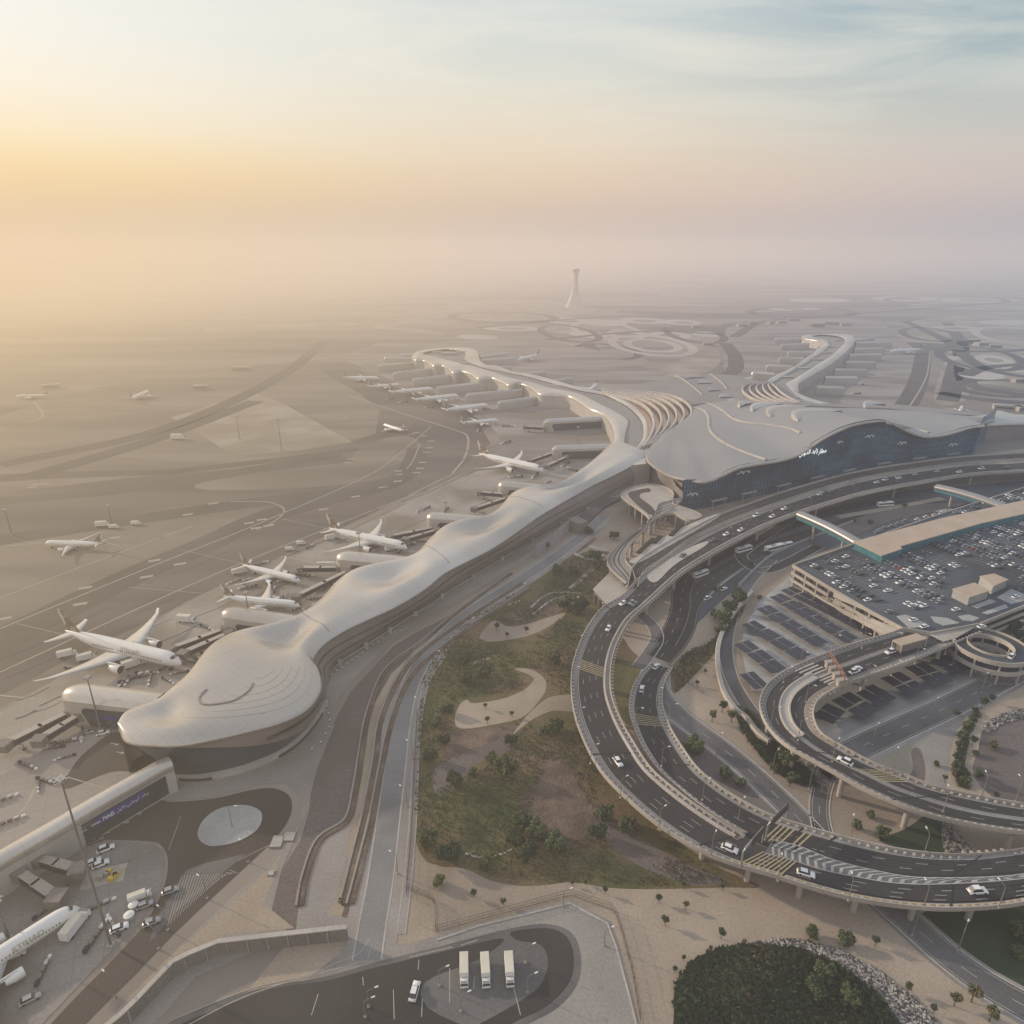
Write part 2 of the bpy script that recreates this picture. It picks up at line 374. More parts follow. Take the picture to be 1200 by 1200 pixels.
# dusty morning haze: a shallow layer of air over the whole plain, warmer towards the sun
hz = MB(); hz.box((0, 9500, 138), (38000, 25000, 290))
hm, nt, _b = new('dust_haze'); nt.nodes.remove(_b); L = nt.links.new
out = nt.nodes['Material Output']; em = N('ShaderNodeEmission'); ab = N('ShaderNodeVolumeAbsorption'); ad = N('ShaderNodeAddShader')
KH = 1.0
ab.inputs['Color'].default_value = (0, 0, 0, 1)
g = N('ShaderNodeNewGeometry'); s3 = N('ShaderNodeSeparateXYZ'); L(g.outputs['Position'], s3.inputs[0])
ay = N('ShaderNodeMath', operation='ADD'); L(s3.outputs[1], ay.inputs[0]); ay.inputs[1].default_value = 300
dv = N('ShaderNodeMath', operation='DIVIDE'); L(s3.outputs[0], dv.inputs[0]); L(ay.outputs[0], dv.inputs[1])
r1 = N('ShaderNodeMapRange'); L(dv.outputs[0], r1.inputs[0]); r1.inputs[1].default_value = -.55; r1.inputs[2].default_value = .6
def ramp2(stops):
    r = N('ShaderNodeValToRGB'); e = r.color_ramp.elements
    while len(e) > 1: e.remove(e[-1])
    e[0].position = stops[0][0]; e[0].color = stops[0][1]
    for p, c in stops[1:]:
        qq = e.new(p); qq.color = c
    return r
near = ramp2([(0, srgb(236, 208, 168)), (.35, srgb(217, 197, 173)), (.6, srgb(192, 180, 177)), (1, srgb(142, 160, 184))])
far = ramp2([(0, srgb(243, 216, 183)), (.5, srgb(229, 209, 193)), (1, srgb(203, 194, 190))])
L(r1.outputs[0], near.inputs[0]); L(r1.outputs[0], far.inputs[0])
ln = N('ShaderNodeVectorMath', operation='LENGTH'); L(g.outputs['Position'], ln.inputs[0])
r2 = N('ShaderNodeMapRange'); L(ln.outputs[1], r2.inputs[0]); r2.inputs[1].default_value = 500; r2.inputs[2].default_value = 3200; r2.interpolation_type = 'SMOOTHSTEP'
mx = N('ShaderNodeMix', data_type='RGBA'); L(r2.outputs[0], mx.inputs[0]); L(near.outputs[0], mx.inputs[6]); L(far.outputs[0], mx.inputs[7])
rd = N('ShaderNodeMapRange'); L(ln.outputs[1], rd.inputs[0]); rd.inputs[1].default_value = 350; rd.inputs[2].default_value = 2200; rd.inputs[3].default_value = .00028; rd.inputs[4].default_value = .00072; rd.interpolation_type = 'SMOOTHSTEP'
lr = N('ShaderNodeMapRange'); L(r1.outputs[0], lr.inputs[0]); lr.inputs[1].default_value = .05; lr.inputs[2].default_value = .7; lr.inputs[3].default_value = 2.0; lr.inputs[4].default_value = .82
rm = N('ShaderNodeMath', operation='MULTIPLY'); L(rd.outputs[0], rm.inputs[0]); L(lr.outputs[0], rm.inputs[1])
L(rm.outputs[0], ab.inputs['Density']); L(rm.outputs[0], em.inputs['Strength'])
L(mx.outputs[2], em.inputs[0]); L(ab.outputs[0], ad.inputs[0]); L(em.outputs[0], ad.inputs[1]); L(ad.outputs[0], out.inputs['Volume'])
HAZE = hz.build('haze', hm); HAZE['kind'] = 'structure'
S.cycles.volume_max_steps = 40; S.cycles.volume_step_rate = 8
S.cycles.max_bounces = 4; S.cycles.diffuse_bounces = 2; S.cycles.glossy_bounces = 2; S.cycles.use_denoising = True
S.cycles.use_adaptive_sampling = True; S.cycles.adaptive_threshold = .02
# ---------------------------------------------------------------- ground sheets
NSH = [0]
def sheet(name, pts, m, z, smooth=True, n=5):
    NSH[0] += 1; z += (NSH[0] % 6) * .0015
    p = gp(pts, 0, n, True) if smooth else [G(*a) for a in pts]
    mb = MB(); mb.poly(p, 0, z); return struct(mb, name, M[m])
def strip(mb, path, w, z, mi=0, off=0.0, dash=None, w2=None):
    """flat band of width w along a ground path; dash=(on, off) in metres"""
    if dash:
        path = resample(path, dash[0] / 2)
        per = max(1, int(round((dash[0] + dash[1]) / (dash[0] / 2))))
    rows = []
    for i, p in enumerate(path):
        d = path[min(i + 1, len(path) - 1)] - path[max(i - 1, 0)]; d.z = 0
        if d.length < 1e-6: d = Vector((1, 0, 0))
        d.normalize(); r = Vector((d.y, -d.x, 0))
        ww = w if w2 is None else w + (w2 - w) * i / (len(path) - 1)
        zz = z if z is not None else p.z
        rows.append([Vector((p.x, p.y, zz)) + r * (off - ww / 2), Vector((p.x, p.y, zz)) + r * (off + ww / 2)])
    if not dash: mb.grid([[b, a] for a, b in rows], mi, False)
    else:
        for i in range(0, len(rows) - 2, per): mb.grid([[b, a] for a, b in rows[i:i + 3]], mi, False)
def offset(path, d):
    out = []
    for i, p in enumerate(path):
        t = path[min(i + 1, len(path) - 1)] - path[max(i - 1, 0)]; t.z = 0; t.normalize()
        out.append(p + Vector((t.y, -t.x, 0)) * d)
    return out
def gline(name, pts, w, m, z, dash=None, smooth=True, h=0):
    mb = MB(); p = gp(pts) if smooth else [G(*a) for a in pts]
    strip(mb, p, w, z, 0, 0, dash); return struct(mb, name, M[m])

mb = MB(); mb.poly([(-30000, -400, 0), (30000, -400, 0), (30000, 60000, 0), (-30000, 60000, 0)], 0, -.02)
struct(mb, 'ground', M['desert'])
Z = .01
# lower right: sandy construction ground round the loops
sheet('sand_ground', [(250, 1210), (345, 1095), (365, 900), (395, 840), (460, 755), (600, 670), (700, 600), (800, 575), (1000, 548), (1210, 525), (1300, 700), (1500, 1210), (1100, 1500), (300, 1500)], 'sand', Z * 1, False)
# airfield, left and far
sheet('infield', [(-60, 520), (60, 470), (180, 440), (330, 425), (420, 420), (470, 440), (560, 505), (540, 550), (300, 660), (-80, 800)], 'infield', Z * 1, True)
TX = [(-80, 850), (0, 815), (120, 752), (250, 690), (440, 600), (540, 548), (575, 520), (560, 495), (520, 470), (470, 452), (430, 437), (400, 425), (370, 430), (392, 445), (420, 460), (445, 480), (440, 508), (330, 545), (150, 560), (0, 578), (-80, 590)]
sheet('taxiway', TX, 'taxi', Z * 2, False)
sheet('infield', [(-60, 640), (40, 622), (120, 610), (190, 596), (250, 591), (292, 590), (306, 597), (298, 610), (262, 625), (190, 648), (100, 690), (0, 742), (-60, 775), (-60, 700)], 'infield', Z * 3)
sheet('infield', [(235, 566), (320, 552), (400, 543), (445, 543), (456, 551), (440, 562), (380, 570), (300, 574), (240, 574)], 'infield', Z * 3)
sheet('apron', [(200, 489), (250, 474), (300, 461), (330, 472), (413, 518), (350, 528), (272, 534), (240, 512)], 'laydown', Z * 3, False)
sheet('infield', [(420, 525), (470, 510), (492, 520), (490, 545), (470, 560), (440, 556), (415, 545)], 'infield', Z * 3)
sheet('taxiway', [(-80, 596), (0, 583), (130, 572), (260, 552), (400, 530), (400, 536), (260, 560), (130, 580), (0, 592), (-80, 606)], 'taxidark', Z * 4, False)
sheet('taxiway', [(-80, 560), (60, 553), (200, 550), (330, 536), (420, 524), (420, 528), (330, 541), (200, 556), (60, 561), (-80, 570)], 'taxidark', Z * 4, False)
gline('taxiway', [(-80, 645), (0, 633), (130, 613), (240, 597), (330, 585), (440, 572), (478, 552), (492, 525)], 22, 'taxidark', Z * 5)
gline('taxiway', [(-80, 790), (0, 750), (90, 706), (175, 666), (250, 634), (310, 606), (380, 586), (440, 572)], 26, 'taxidark', Z * 5.2)
# apron concrete along the pier
sheet('apron', [(-80, 870), (0, 830), (60, 800), (130, 760), (250, 698), (440, 606), (545, 553), (590, 525), (580, 505), (545, 480), (470, 450), (400, 420), (440, 402), (620, 398), (700, 410), (780, 440), (800, 480), (760, 560), (600, 660), (380, 780), (200, 850), (190, 900), (100, 960), (0, 1010), (-80, 1040)], 'apron', Z * 6, False)
sheet('stand', [(-60, 868), (40, 812), (105, 775), (215, 712), (240, 718), (262, 700), (300, 740), (230, 790), (170, 830), (60, 880), (-40, 930)], 'stand', Z * 7, False)
sheet('stand', [(190, 722), (240, 700), (395, 630), (455, 655), (395, 700), (330, 740), (270, 740)], 'stand', Z * 7, False)
sheet('stand', [(415, 620), (500, 580), (560, 552), (640, 545), (640, 580), (560, 610), (500, 640), (450, 650)], 'stand', Z * 7, False)
# far apron rings and stands
for nm, pts, m_ in (
    ('infield', [(640, 402), (690, 400), (760, 398), (830, 405), (845, 420), (830, 436), (790, 444), (740, 442), (690, 432), (655, 418)], 'laydown'),
    ('infield', [(700, 408), (725, 404), (745, 412), (740, 424), (715, 424), (700, 416)], 'apron'),
    ('infield', [(752, 408), (775, 402), (800, 408), (800, 420), (775, 426), (754, 420)], 'apron'),
    ('infield', [(440, 372), (560, 352), (640, 352), (700, 362), (640, 374), (520, 380), (450, 382)], 'laydown'),
    ('apron', [(868, 380), (1010, 374), (1060, 400), (1085, 430), (1080, 455), (1050, 480), (1000, 485), (880, 478), (850, 440), (850, 400)], 'apron'),
    ('infield', [(1095, 470), (1105, 430), (1120, 400), (1150, 395), (1240, 392), (1240, 452), (1150, 450), (1130, 470)], 'laydown'),
    ('infield', [(1085, 400), (1060, 382), (1100, 372), (1240, 362), (1240, 382), (1140, 388)], 'laydown')):
    sheet(nm, pts, m_, Z * 2 if m_ == 'laydown' else Z * 3)
for cx, cy, rx, ry in ((665, 376, 26, 4), (705, 378, 30, 4), (755, 376, 28, 3.5), (800, 378, 22, 3.5), (690, 392, 22, 4), (735, 392, 26, 4), (785, 393, 24, 4), (828, 392, 16, 3.5), (1130, 425, 18, 8), (1165, 422, 20, 6), (1150, 440, 26, 5), (1195, 432, 20, 5), (1120, 385, 30, 3), (1180, 378, 34, 3), (1060, 350, 40, 2.5), (1150, 352, 50, 2.5), (960, 352, 36, 2.5), (930, 362, 30, 2.5), (600, 385, 34, 3), (560, 395, 24, 3)):
    sheet('infield', [(cx + rx * math.cos(a) + ry * 2 * math.sin(a), cy + ry * math.sin(a)) for a in [2 * PI * k / 10 for k in range(10)]], 'far_pale', Z * 4.4)
    sheet('taxiway', [(cx + rx * .5 * math.cos(a) + ry * math.sin(a), cy + ry * .45 * math.sin(a)) for a in [2 * PI * k / 8 for k in range(8)]], 'desert', Z * 4.6)
rnd = random.Random(3)
for i in range(44):      # taxiway streaks and pale infields far out on the plain
    x = rnd.uniform(-60, 1260); y = rnd.uniform(318, 400)
    if 400 < x < 560 and y > 385: continue
    Lh = rnd.uniform(25, 95); tt = (y - 300) * .045
    sl_ = rnd.uniform(-.05, .12)
    sheet('taxiway' if i % 2 else 'infield', [(x - Lh, y - sl_ * Lh), (x, y - tt * .5), (x + Lh, y + sl_ * Lh), (x + Lh * 1.05, y + sl_ * Lh + tt), (x, y + tt), (x - Lh * 1.05, y - sl_ * Lh + tt)], 'taxidark' if i % 2 else 'laydown', Z * (1.2 + .02 * i), False)
for a in ([(1082, 410), (1078, 440), (1065, 470), (1052, 482)], [(1130, 400), (1120, 430), (1115, 455), (1110, 470)], [(1110, 378), (1125, 400), (1130, 440), (1150, 455), (1240, 468)], [(1100, 460), (1150, 468), (1240, 475)],
          [(640, 408), (650, 425), (690, 440), (760, 447), (850, 440), (862, 420), (850, 402)], [(688, 402), (706, 420), (735, 434)], [(420, 455), (470, 462), (520, 478), (548, 490), (552, 500)]):
    gline('taxiway', a, 26, 'taxidark', Z * 4)
for a in ([(1090, 412), (1086, 440), (1070, 470), (1060, 482)], [(0, 737), (175, 665), (300, 615), (430, 558), (470, 530), (505, 500)], [(405, 462), (470, 484), (530, 503), (548, 512), (545, 535), (530, 555)],
          [(500, 574), (417, 606), (300, 653), (200, 696), (0, 788)], [(0, 701), (120, 655), (225, 617)], [(270, 588), (310, 588), (330, 594), (332, 602), (318, 613), (300, 621)], [(492, 520), (484, 540), (476, 550)], [(530, 556), (480, 580), (500, 574)],
          [(40, 470), (50, 485), (45, 492), (28, 496)], [(0, 820), (-40, 845)], [(10, 640), (100, 632), (140, 640)], [(0, 815), (60, 822), (120, 838)], [(0, 978), (30, 945), (45, 918), (60, 910)], [(330, 652), (420, 668), (455, 660)]):
    gline('taxi_line', a, 1.1 if a[0][1] > 500 else 2.0, 'markdim', Z * 9)
mb = MB()
for (px, py) in [(5, 725), (94, 708), (100, 689), (172, 676), (211, 661), (181, 657), (307, 609), (300, 619), (292, 613), (315, 616), (379, 597), (417, 582), (449, 571), (466, 564), (467, 556), (467, 552), (488, 554), (492, 549), (495, 542), (500, 530), (503, 525), (505, 517), (496, 511), (488, 507), (482, 509), (40, 568), (52, 567), (38, 571), (135, 630), (220, 603), (250, 590), (1015, 470), (1020, 470), (405, 490), (425, 483), (408, 542), (411, 538)]:
    p = G(px, py); r = .42 if py > 560 else 1.2
    mb.box((p.x, p.y, Z * 9.5), (7, 3.2, .01), r if py > 560 else .1)
struct(mb, 'stand_marking', M['markdim'])

# landside grounds -------------------------------------------------
sheet('gravel_bed', [(367, 905), (395, 840), (410, 812), (430, 790), (462, 756), (490, 740), (560, 705), (640, 655), (640, 672), (555, 722), (490, 760), (458, 790), (436, 830), (426, 870), (418, 905), (410, 962), (372, 990), (357, 1030), (350, 1060), (346, 1096), (296, 1110), (315, 1050), (330, 1020), (352, 985), (362, 950)], 'gravel', Z * 3, False)
sheet('berm', [(640, 640), (560, 690), (490, 728), (462, 748), (420, 790), (400, 812), (388, 830), (380, 812), (390, 790), (420, 765), (480, 728), (560, 680), (640, 632)], 'paving', Z * 3, False)
sheet('paving', [(370, 995), (412, 963), (406, 1010), (395, 1050), (383, 1070), (440, 1085), (430, 1105), (346, 1093), (358, 1040)], 'paving', Z * 4, False)
sheet('berm', [(640, 672), (555, 722), (495, 765), (462, 805), (445, 850), (438, 905), (426, 975), (412, 1035), (400, 1075), (418, 1080), (432, 1030), (446, 960), (456, 900), (468, 830), (496, 772), (560, 722), (650, 668), (700, 632), (690, 628)], 'soil', Z * 3.5, False)
# green basin and its sandy paths
sheet('grass_ground', [(494, 800), (508, 768), (545, 728), (600, 696), (640, 672), (665, 655), (700, 645), (740, 660), (705, 720), (690, 775), (690, 830), (712, 890), (760, 955), (830, 1010), (890, 1038), (850, 1040), (760, 1042), (710, 1040), (672, 1034), (640, 1037), (610, 1038), (575, 1032), (545, 1018), (520, 1016), (500, 1010), (486, 980), (484, 930), (488, 860)], 'grass', Z * 4)
sheet('sand_path', [(603, 784), (620, 784), (637, 794), (640, 807), (632, 821), (616, 838), (595, 846), (543, 854), (533, 844), (538, 827), (547, 820), (553, 824), (574, 822), (595, 817), (616, 807), (625, 794)], 'sand', Z * 6)
sheet('sand_path', [(600, 862), (610, 848), (622, 834), (637, 821), (649, 816), (672, 815), (674, 833), (649, 833), (628, 841), (612, 852)], 'sand', Z * 6.5)
sheet('sand_path', [(562, 746), (578, 728), (595, 734), (616, 732), (662, 718), (647, 732), (616, 746), (574, 752)], 'sand', Z * 6)
sheet('sand_path', [(552, 776), (587, 766), (570, 774), (553, 779)], 'sand', Z * 6)
sheet('brown_ground', [(520, 890), (530, 862), (545, 857), (580, 850), (605, 850), (610, 858), (560, 876)], 'soil', Z * 6)
sheet('brown_ground', [(640, 880), (660, 885), (690, 930), (710, 965), (690, 990), (640, 985), (615, 965), (610, 940), (625, 915)], 'soil', Z * 6)
sheet('brown_ground', [(580, 735), (600, 715), (640, 700), (660, 703), (658, 716), (630, 728), (600, 733)], 'soil', Z * 6)
sheet('brown_ground', [(700, 940), (740, 975), (800, 1010), (850, 1030), (820, 1038), (760, 1020), (710, 985)], 'gravel', Z * 6)
sheet('gravel_path', [(508, 925), (512, 898), (553, 879), (592, 866), (596, 880), (560, 895), (540, 915), (524, 930)], 'gravel', Z * 7)
sheet('sand_path', [(496, 1050), (486, 1000), (500, 1010), (520, 1016), (540, 1018), (575, 1034), (612, 1040), (650, 1036), (670, 1034), (700, 1040), (690, 1052), (668, 1050), (560, 1078), (516, 1090), (490, 1080)], 'sand', Z * 6)
for a, w in (([(622, 712), (640, 697), (660, 694), (680, 695)], 1.2), ([(625, 720), (645, 704), (665, 699), (680, 700)], 1.2), ([(590, 710), (610, 704)], 1.5), ([(690, 640), (712, 645)], 3), ([(708, 650), (690, 655), (672, 648)], 3), ([(545, 1000), (565, 1005), (590, 1000), (600, 995)], .8)):
    gline('footpath', a, w, 'kerb', Z * 8)
# ground inside and round the loops
sheet('planted_ground', [(722, 740), (740, 762), (752, 775), (746, 800), (738, 830), (740, 850), (728, 840), (716, 800), (714, 770)], 'grass', Z * 4)
sheet('planted_ground', [(800, 768), (838, 748), (850, 720), (868, 700), (872, 715), (842, 760), (820, 785), (792, 812), (786, 800), (788, 782)], 'grass', Z * 4)
sheet('gravel_bed', [(730, 850), (742, 862), (760, 890), (775, 905), (792, 925), (760, 905), (735, 875)], 'gravel', Z * 4)
sheet('gravel_bed', [(790, 850), (830, 880), (860, 905), (890, 935), (860, 925), (810, 895), (780, 855)], 'gravel', Z * 4)
sheet('planted_ground', [(860, 830), (880, 835), (898, 860), (930, 890), (955, 910), (960, 922), (925, 915), (895, 890), (870, 855)], 'lawn', Z * 4)
sheet('lawn', [(1080, 1072), (1120, 1062), (1240, 1062), (1240, 1190), (1190, 1160), (1140, 1125), (1100, 1095)], 'lawn', Z * 4)
sheet('lawn', [(1030, 985), (1060, 972), (1095, 950), (1110, 965), (1105, 1000), (1080, 1000)], 'lawn', Z * 4)
sheet('gravel_bed', [(1105, 958), (1122, 975), (1140, 1000), (1108, 1000)], 'rock', Z * 5)
sheet('gravel_bed', [(1146, 880), (1152, 855), (1170, 840), (1200, 832), (1260, 830), (1260, 940), (1180, 940), (1148, 920), (1140, 900)], 'gravel', Z * 4)
sheet('gravel_bed', [(1152, 852), (1170, 838), (1200, 830), (1260, 828), (1260, 838), (1200, 842), (1176, 848), (1160, 858)], 'rock', Z * 5)
sheet('paving', [(1070, 870), (1085, 850), (1120, 825), (1142, 818), (1130, 842), (1116, 870), (1110, 905), (1105, 935), (1086, 930), (1088, 900)], 'paving', Z * 5)
sheet('gravel_bed', [(1068, 880), (1078, 878), (1084, 900), (1080, 925), (1064, 915), (1070, 900)], 'gravel', Z * 6)
sheet('sand_path', [(1030, 872), (1050, 868), (1066, 872), (1070, 890), (1064, 912), (1040, 905), (1015, 892)], 'laydown', Z * 5.5)
# planted round basin, bottom right
sheet('hedge_ground', [(790, 1180), (793, 1155), (808, 1130), (832, 1115), (870, 1108), (930, 1112), (985, 1134), (1030, 1170), (1060, 1210), (1080, 1260), (940, 1320), (800, 1280)], 'hedge', Z * 5)
sheet('rock_ground', [(880, 1106), (905, 1101), (945, 1102), (985, 1114), (1030, 1138), (1065, 1165), (1100, 1200), (1120, 1230), (1070, 1225), (1045, 1190), (1010, 1155), (975, 1130), (930, 1113)], 'rock', Z * 4.5)
sheet('soil_ground', [(660, 1200), (770, 1150), (768, 1120), (780, 1130), (790, 1165), (792, 1210), (770, 1240)], 'sand', Z * 3)

# roundabout, apron bottom left --------------------------------------
sheet('apron', [(-60, 1050), (0, 1020), (90, 985), (120, 985), (180, 988), (192, 998), (194, 1012), (188, 1040), (165, 1080), (130, 1115), (50, 1200), (0, 1260), (-100, 1300)], 'standcool', Z * 8, False)
sheet('road', [(92, 985), (140, 950), (178, 935), (200, 940), (250, 936), (295, 926), (320, 924), (338, 932), (342, 948), (334, 968), (315, 990), (285, 1018), (210, 1088), (160, 1140), (100, 1200), (40, 1270), (-20, 1300), (60, 1200), (135, 1122), (172, 1080), (192, 1040), (197, 1010), (190, 992), (175, 986), (120, 984)], 'asphalt_brown', Z * 10)
sheet('road', [(130, 905), (75, 925), (88, 895), (108, 875), (135, 858), (165, 868), (195, 895), (170, 905)], 'asphalt_brown', Z * 9)
sheet('paving', [(176, 934), (196, 938), (245, 934), (270, 928), (300, 920), (335, 918), (352, 935), (352, 960), (340, 985), (300, 1025), (220, 1100), (150, 1170), (110, 1215), (60, 1270), (120, 1262), (200, 1180), (230, 1145), (346, 1095), (315, 1080), (330, 1020), (358, 955), (372, 900), (392, 850), (376, 820), (356, 866), (300, 896), (200, 914)], 'paving', Z * 7, False)
sheet('sand_ground', [(190, 1140), (260, 1095), (345, 1088), (310, 1060), (330, 1000), (318, 1015), (260, 1070), (200, 1120), (150, 1170)], 'sand', Z * 7.6, False)
sheet('road_marking', [(218, 1020), (240, 1012), (290, 1000), (240, 1040), (208, 1068), (175, 1105), (182, 1080), (200, 1050)], 'asphalt_old', Z * 11, False)
mb = MB(); mb.prism(gp([(232, 975), (240, 960), (258, 948), (285, 944), (304, 950), (307, 962), (298, 976), (275, 988), (248, 992), (235, 986)], 0, 5, True), 0, .35)
o = mb.build('roundabout_island', M['conc_cool']); tag(o, 'pale oval traffic island in the dark roundabout below the pier nose', 'traffic island')
# car/bus yard, bottom centre
YARD = [(430, 1100), (470, 1108), (500, 1100), (560, 1083), (668, 1055), (716, 1080), (726, 1110), (740, 1160), (750, 1210), (760, 1300), (600, 1500), (100, 1500), (160, 1230), (200, 1200), (290, 1165), (360, 1148), (395, 1120)]
sheet('yard', YARD, 'paving', Z * 8, False)
sheet('road', [(200, 1198), (300, 1160), (380, 1145), (440, 1128), (520, 1108), (600, 1088), (640, 1083), (668, 1092), (680, 1115), (678, 1150), (655, 1180), (610, 1205), (500, 1260), (300, 1300), (120, 1260)], 'asphalt_old', Z * 9)
sheet('road', [(300, 1165), (380, 1150), (440, 1134), (520, 1115), (590, 1100), (560, 1125), (500, 1150), (500, 1180), (560, 1230), (300, 1290), (150, 1240)], 'asphalt', Z * 10)
sheet('road', [(600, 1092), (640, 1088), (662, 1096), (672, 1118), (668, 1150), (640, 1180), (600, 1200), (560, 1230), (520, 1225), (590, 1185), (630, 1158), (642, 1130), (634, 1108), (606, 1102)], 'asphalt', Z * 11)
mb = MB()
for a in ([(200, 1196), (290, 1160), (360, 1143), (395, 1128), (420, 1118), (433, 1100)], [(200, 1212), (300, 1163), (430, 1126)]):
    strip(mb, gp(a), .3, Z * 13)
for x, y, x2, y2 in ((425, 1145, 426, 1155), (461, 1160, 462, 1195), (527, 1135, 527, 1175), (491, 1125, 490, 1137), (556, 1145, 555, 1160), (495, 1170, 494, 1192), (373, 1165, 365, 1190), (600, 1150, 610, 1190), (480, 1122, 530, 1110), (540, 1108, 560, 1102), (431, 1124, 434, 1112)):
    strip(mb, [G(x, y), G(x2, y2)], .25, Z * 13)
struct(mb, 'road_marking', M['markdim'])

def ground_road(pts, w, m='asphalt_old', z=Z * 11, kerb=.5, shoulder=0, lines=True, h=0, name='road', dash=True):
    p = gp(pts, h); mb = MB(); 
    if shoulder: s2 = MB(); strip(s2, p, w + 2 * shoulder, z - Z * 2); struct(s2, 'road_shoulder', M['paving'])
    strip(mb, p, w, z); struct(mb, name, M[m])
    if kerb:
        k = MB()
        for sgn in (-1, 1):
            q_ = offset(p, sgn * (w / 2 + kerb / 2)); k.profile([Vector((a.x, a.y, 0)) for a in q_], [(-kerb / 2, 0), (-kerb / 2, .15), (kerb / 2, .15), (kerb / 2, 0)])
        struct(k, 'kerb', M['kerb'])
    if lines:
        l = MB()
        if dash: strip(l, p, .25, z + Z, dash=(4, 8))
        for sgn in (-1, 1): strip(l, p, .2, z + Z, off=sgn * (w / 2 - .7))
        struct(l, 'road_marking', M['markdim'])
    return p
ground_road([(430, 1125), (438, 1075), (446, 1030), (455, 960), (463, 900), (470, 845), (482, 800), (505, 762), (545, 722), (600, 686), (650, 653), (690, 622), (708, 605)], 7.5, 'road_pale', shoulder=4, lines=False)
ground_road([(470, 1095), (478, 1030), (484, 960), (487, 890), (490, 850), (500, 800), (520, 768)], 2.2, 'paving', kerb=.3, lines=False, name='footway')
ground_road([(728, 640), (712, 652), (668, 690)], 2, 'sand', kerb=.3, lines=False, name='footway')
RL = ground_road([(766, 785), (772, 810), (795, 838), (840, 872), (880, 905), (920, 943), (960, 985), (1010, 1032), (1060, 1076), (1110, 1120), (1160, 1156), (1230, 1195)], 9, 'asphalt_old', Z * 12, shoulder=1.5)
ground_road([(968, 985), (962, 965), (960, 945), (963, 925), (970, 905)], 6, 'asphalt_old', Z * 12)
# arrivals-level roads running below the viaduct
RA = ground_road([(1230, 612), (1100, 603), (1020, 606), (960, 622), (900, 642), (850, 668), (822, 690), (806, 712), (800, 735), (788, 755), (772, 772)], 13, 'asphalt', Z * 12, kerb=0)
ground_road([(1230, 600), (1100, 590), (1010, 592), (930, 615), (870, 640), (815, 668), (800, 692), (798, 712), (792, 732), (780, 755)], 11, 'asphalt_dark', Z * 13, kerb=0)
ground_road([(728, 700), (745, 716), (764, 732), (770, 748), (762, 764), (748, 782)], 6, 'asphalt_old', Z * 10, lines=False)
ground_road([(940, 600), (880, 640), (870, 655), (900, 668), (960, 640)], 7, 'asphalt', Z * 9, lines=False)
sheet('paving', [(800, 700), (830, 672), (880, 645), (930, 625), (1000, 603), (1100, 596), (1240, 600), (1240, 612), (1100, 604), (1000, 612), (940, 632), (880, 660), (840, 690), (812, 720), (800, 748)], 'conc_cool', Z * 8, False)
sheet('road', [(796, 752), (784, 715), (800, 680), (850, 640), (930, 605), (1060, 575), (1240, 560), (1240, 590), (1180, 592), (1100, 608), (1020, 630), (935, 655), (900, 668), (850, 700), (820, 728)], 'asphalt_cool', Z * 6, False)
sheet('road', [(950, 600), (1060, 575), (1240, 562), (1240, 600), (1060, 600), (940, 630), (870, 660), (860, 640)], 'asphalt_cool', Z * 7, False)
gline('sand_strip', [(982, 606), (1040, 596), (1105, 584)], 6, 'sand', Z * 14, smooth=False)
sheet('berm', [(985, 618), (1010, 605), (1060, 592), (1130, 590), (1100, 598), (1040, 612), (1000, 628)], 'gravel', Z * 13)
# perimeter road of the car park + long straight road
ground_road([(1240, 760), (1180, 793), (1120, 824), (1050, 856), (1000, 880), (960, 905)], 11, 'asphalt_old', Z * 12, shoulder=2)
ground_road([(905, 655), (880, 680), (862, 710), (852, 745), (852, 775), (862, 805), (885, 840), (905, 860)], 6, 'asphalt_old', Z * 12, lines=False)
sheet('car_park_ground', [(868, 760), (872, 735), (890, 705), (925, 675), (945, 690), (1040, 745), (1030, 765), (960, 775), (905, 810), (880, 810)], 'conc_cool', Z * 9, False)
sheet('car_park_ground', [(930, 850), (940, 815), (1050, 765), (1150, 755), (1170, 780), (1120, 812), (1040, 848), (975, 882), (950, 880)], 'road_pale', Z * 9, False)

# stand lead-in lines, tyre streaks and hatching on the near apron
for a, b_ in (((212, 776), (20, 731)), ((477, 640), (330, 608)), ((351, 676), (215, 645)), ((351, 705), (150, 688)), ((643, 552), (500, 523)), ((92, 1057), (-60, 1150)), ((250, 700), (330, 652)), ((60, 800), (215, 712)), ((160, 935), (60, 905)), ((455, 655), (360, 690)), ((540, 590), (440, 600))):
    gline('taxi_line', [a, ((a[0] + b_[0]) / 2, (a[1] + b_[1]) / 2), b_], .45, 'markdim', Z * 9.2, smooth=False)
rnd = random.Random(17)
for i in range(46):
    x, y = rnd.uniform(-10, 560), 0; y = 800 - x * .46 + rnd.uniform(-60, 60)
    L_ = rnd.uniform(20, 70)
    gline('tyre_mark', [(x, y), (x + L_ * .5, y - L_ * .2 + rnd.uniform(-2, 2)), (x + L_, y - L_ * .42)], rnd.uniform(.5, 1.6), 'taxi', Z * 9.05 + .0007 * i)
mb = MB()
for k in range(26):      # zebra beside the link building
    a = G(105 + k * 2.55, 975.5 - k * 1.62); mb.box((a.x, a.y, Z * 12), (.6, 3.6, .01), -.62)
for x, y in ((122, 975), (145, 963), (160, 953), (173, 943), (134, 872), (140, 882)): 
    a = G(x, y); mb.box((a.x, a.y, Z * 12), (3.2, .35, .01), -.25); mb.box((a.x + 1.3, a.y - .3, Z * 12.1), (1.3, .9, .01), .3)
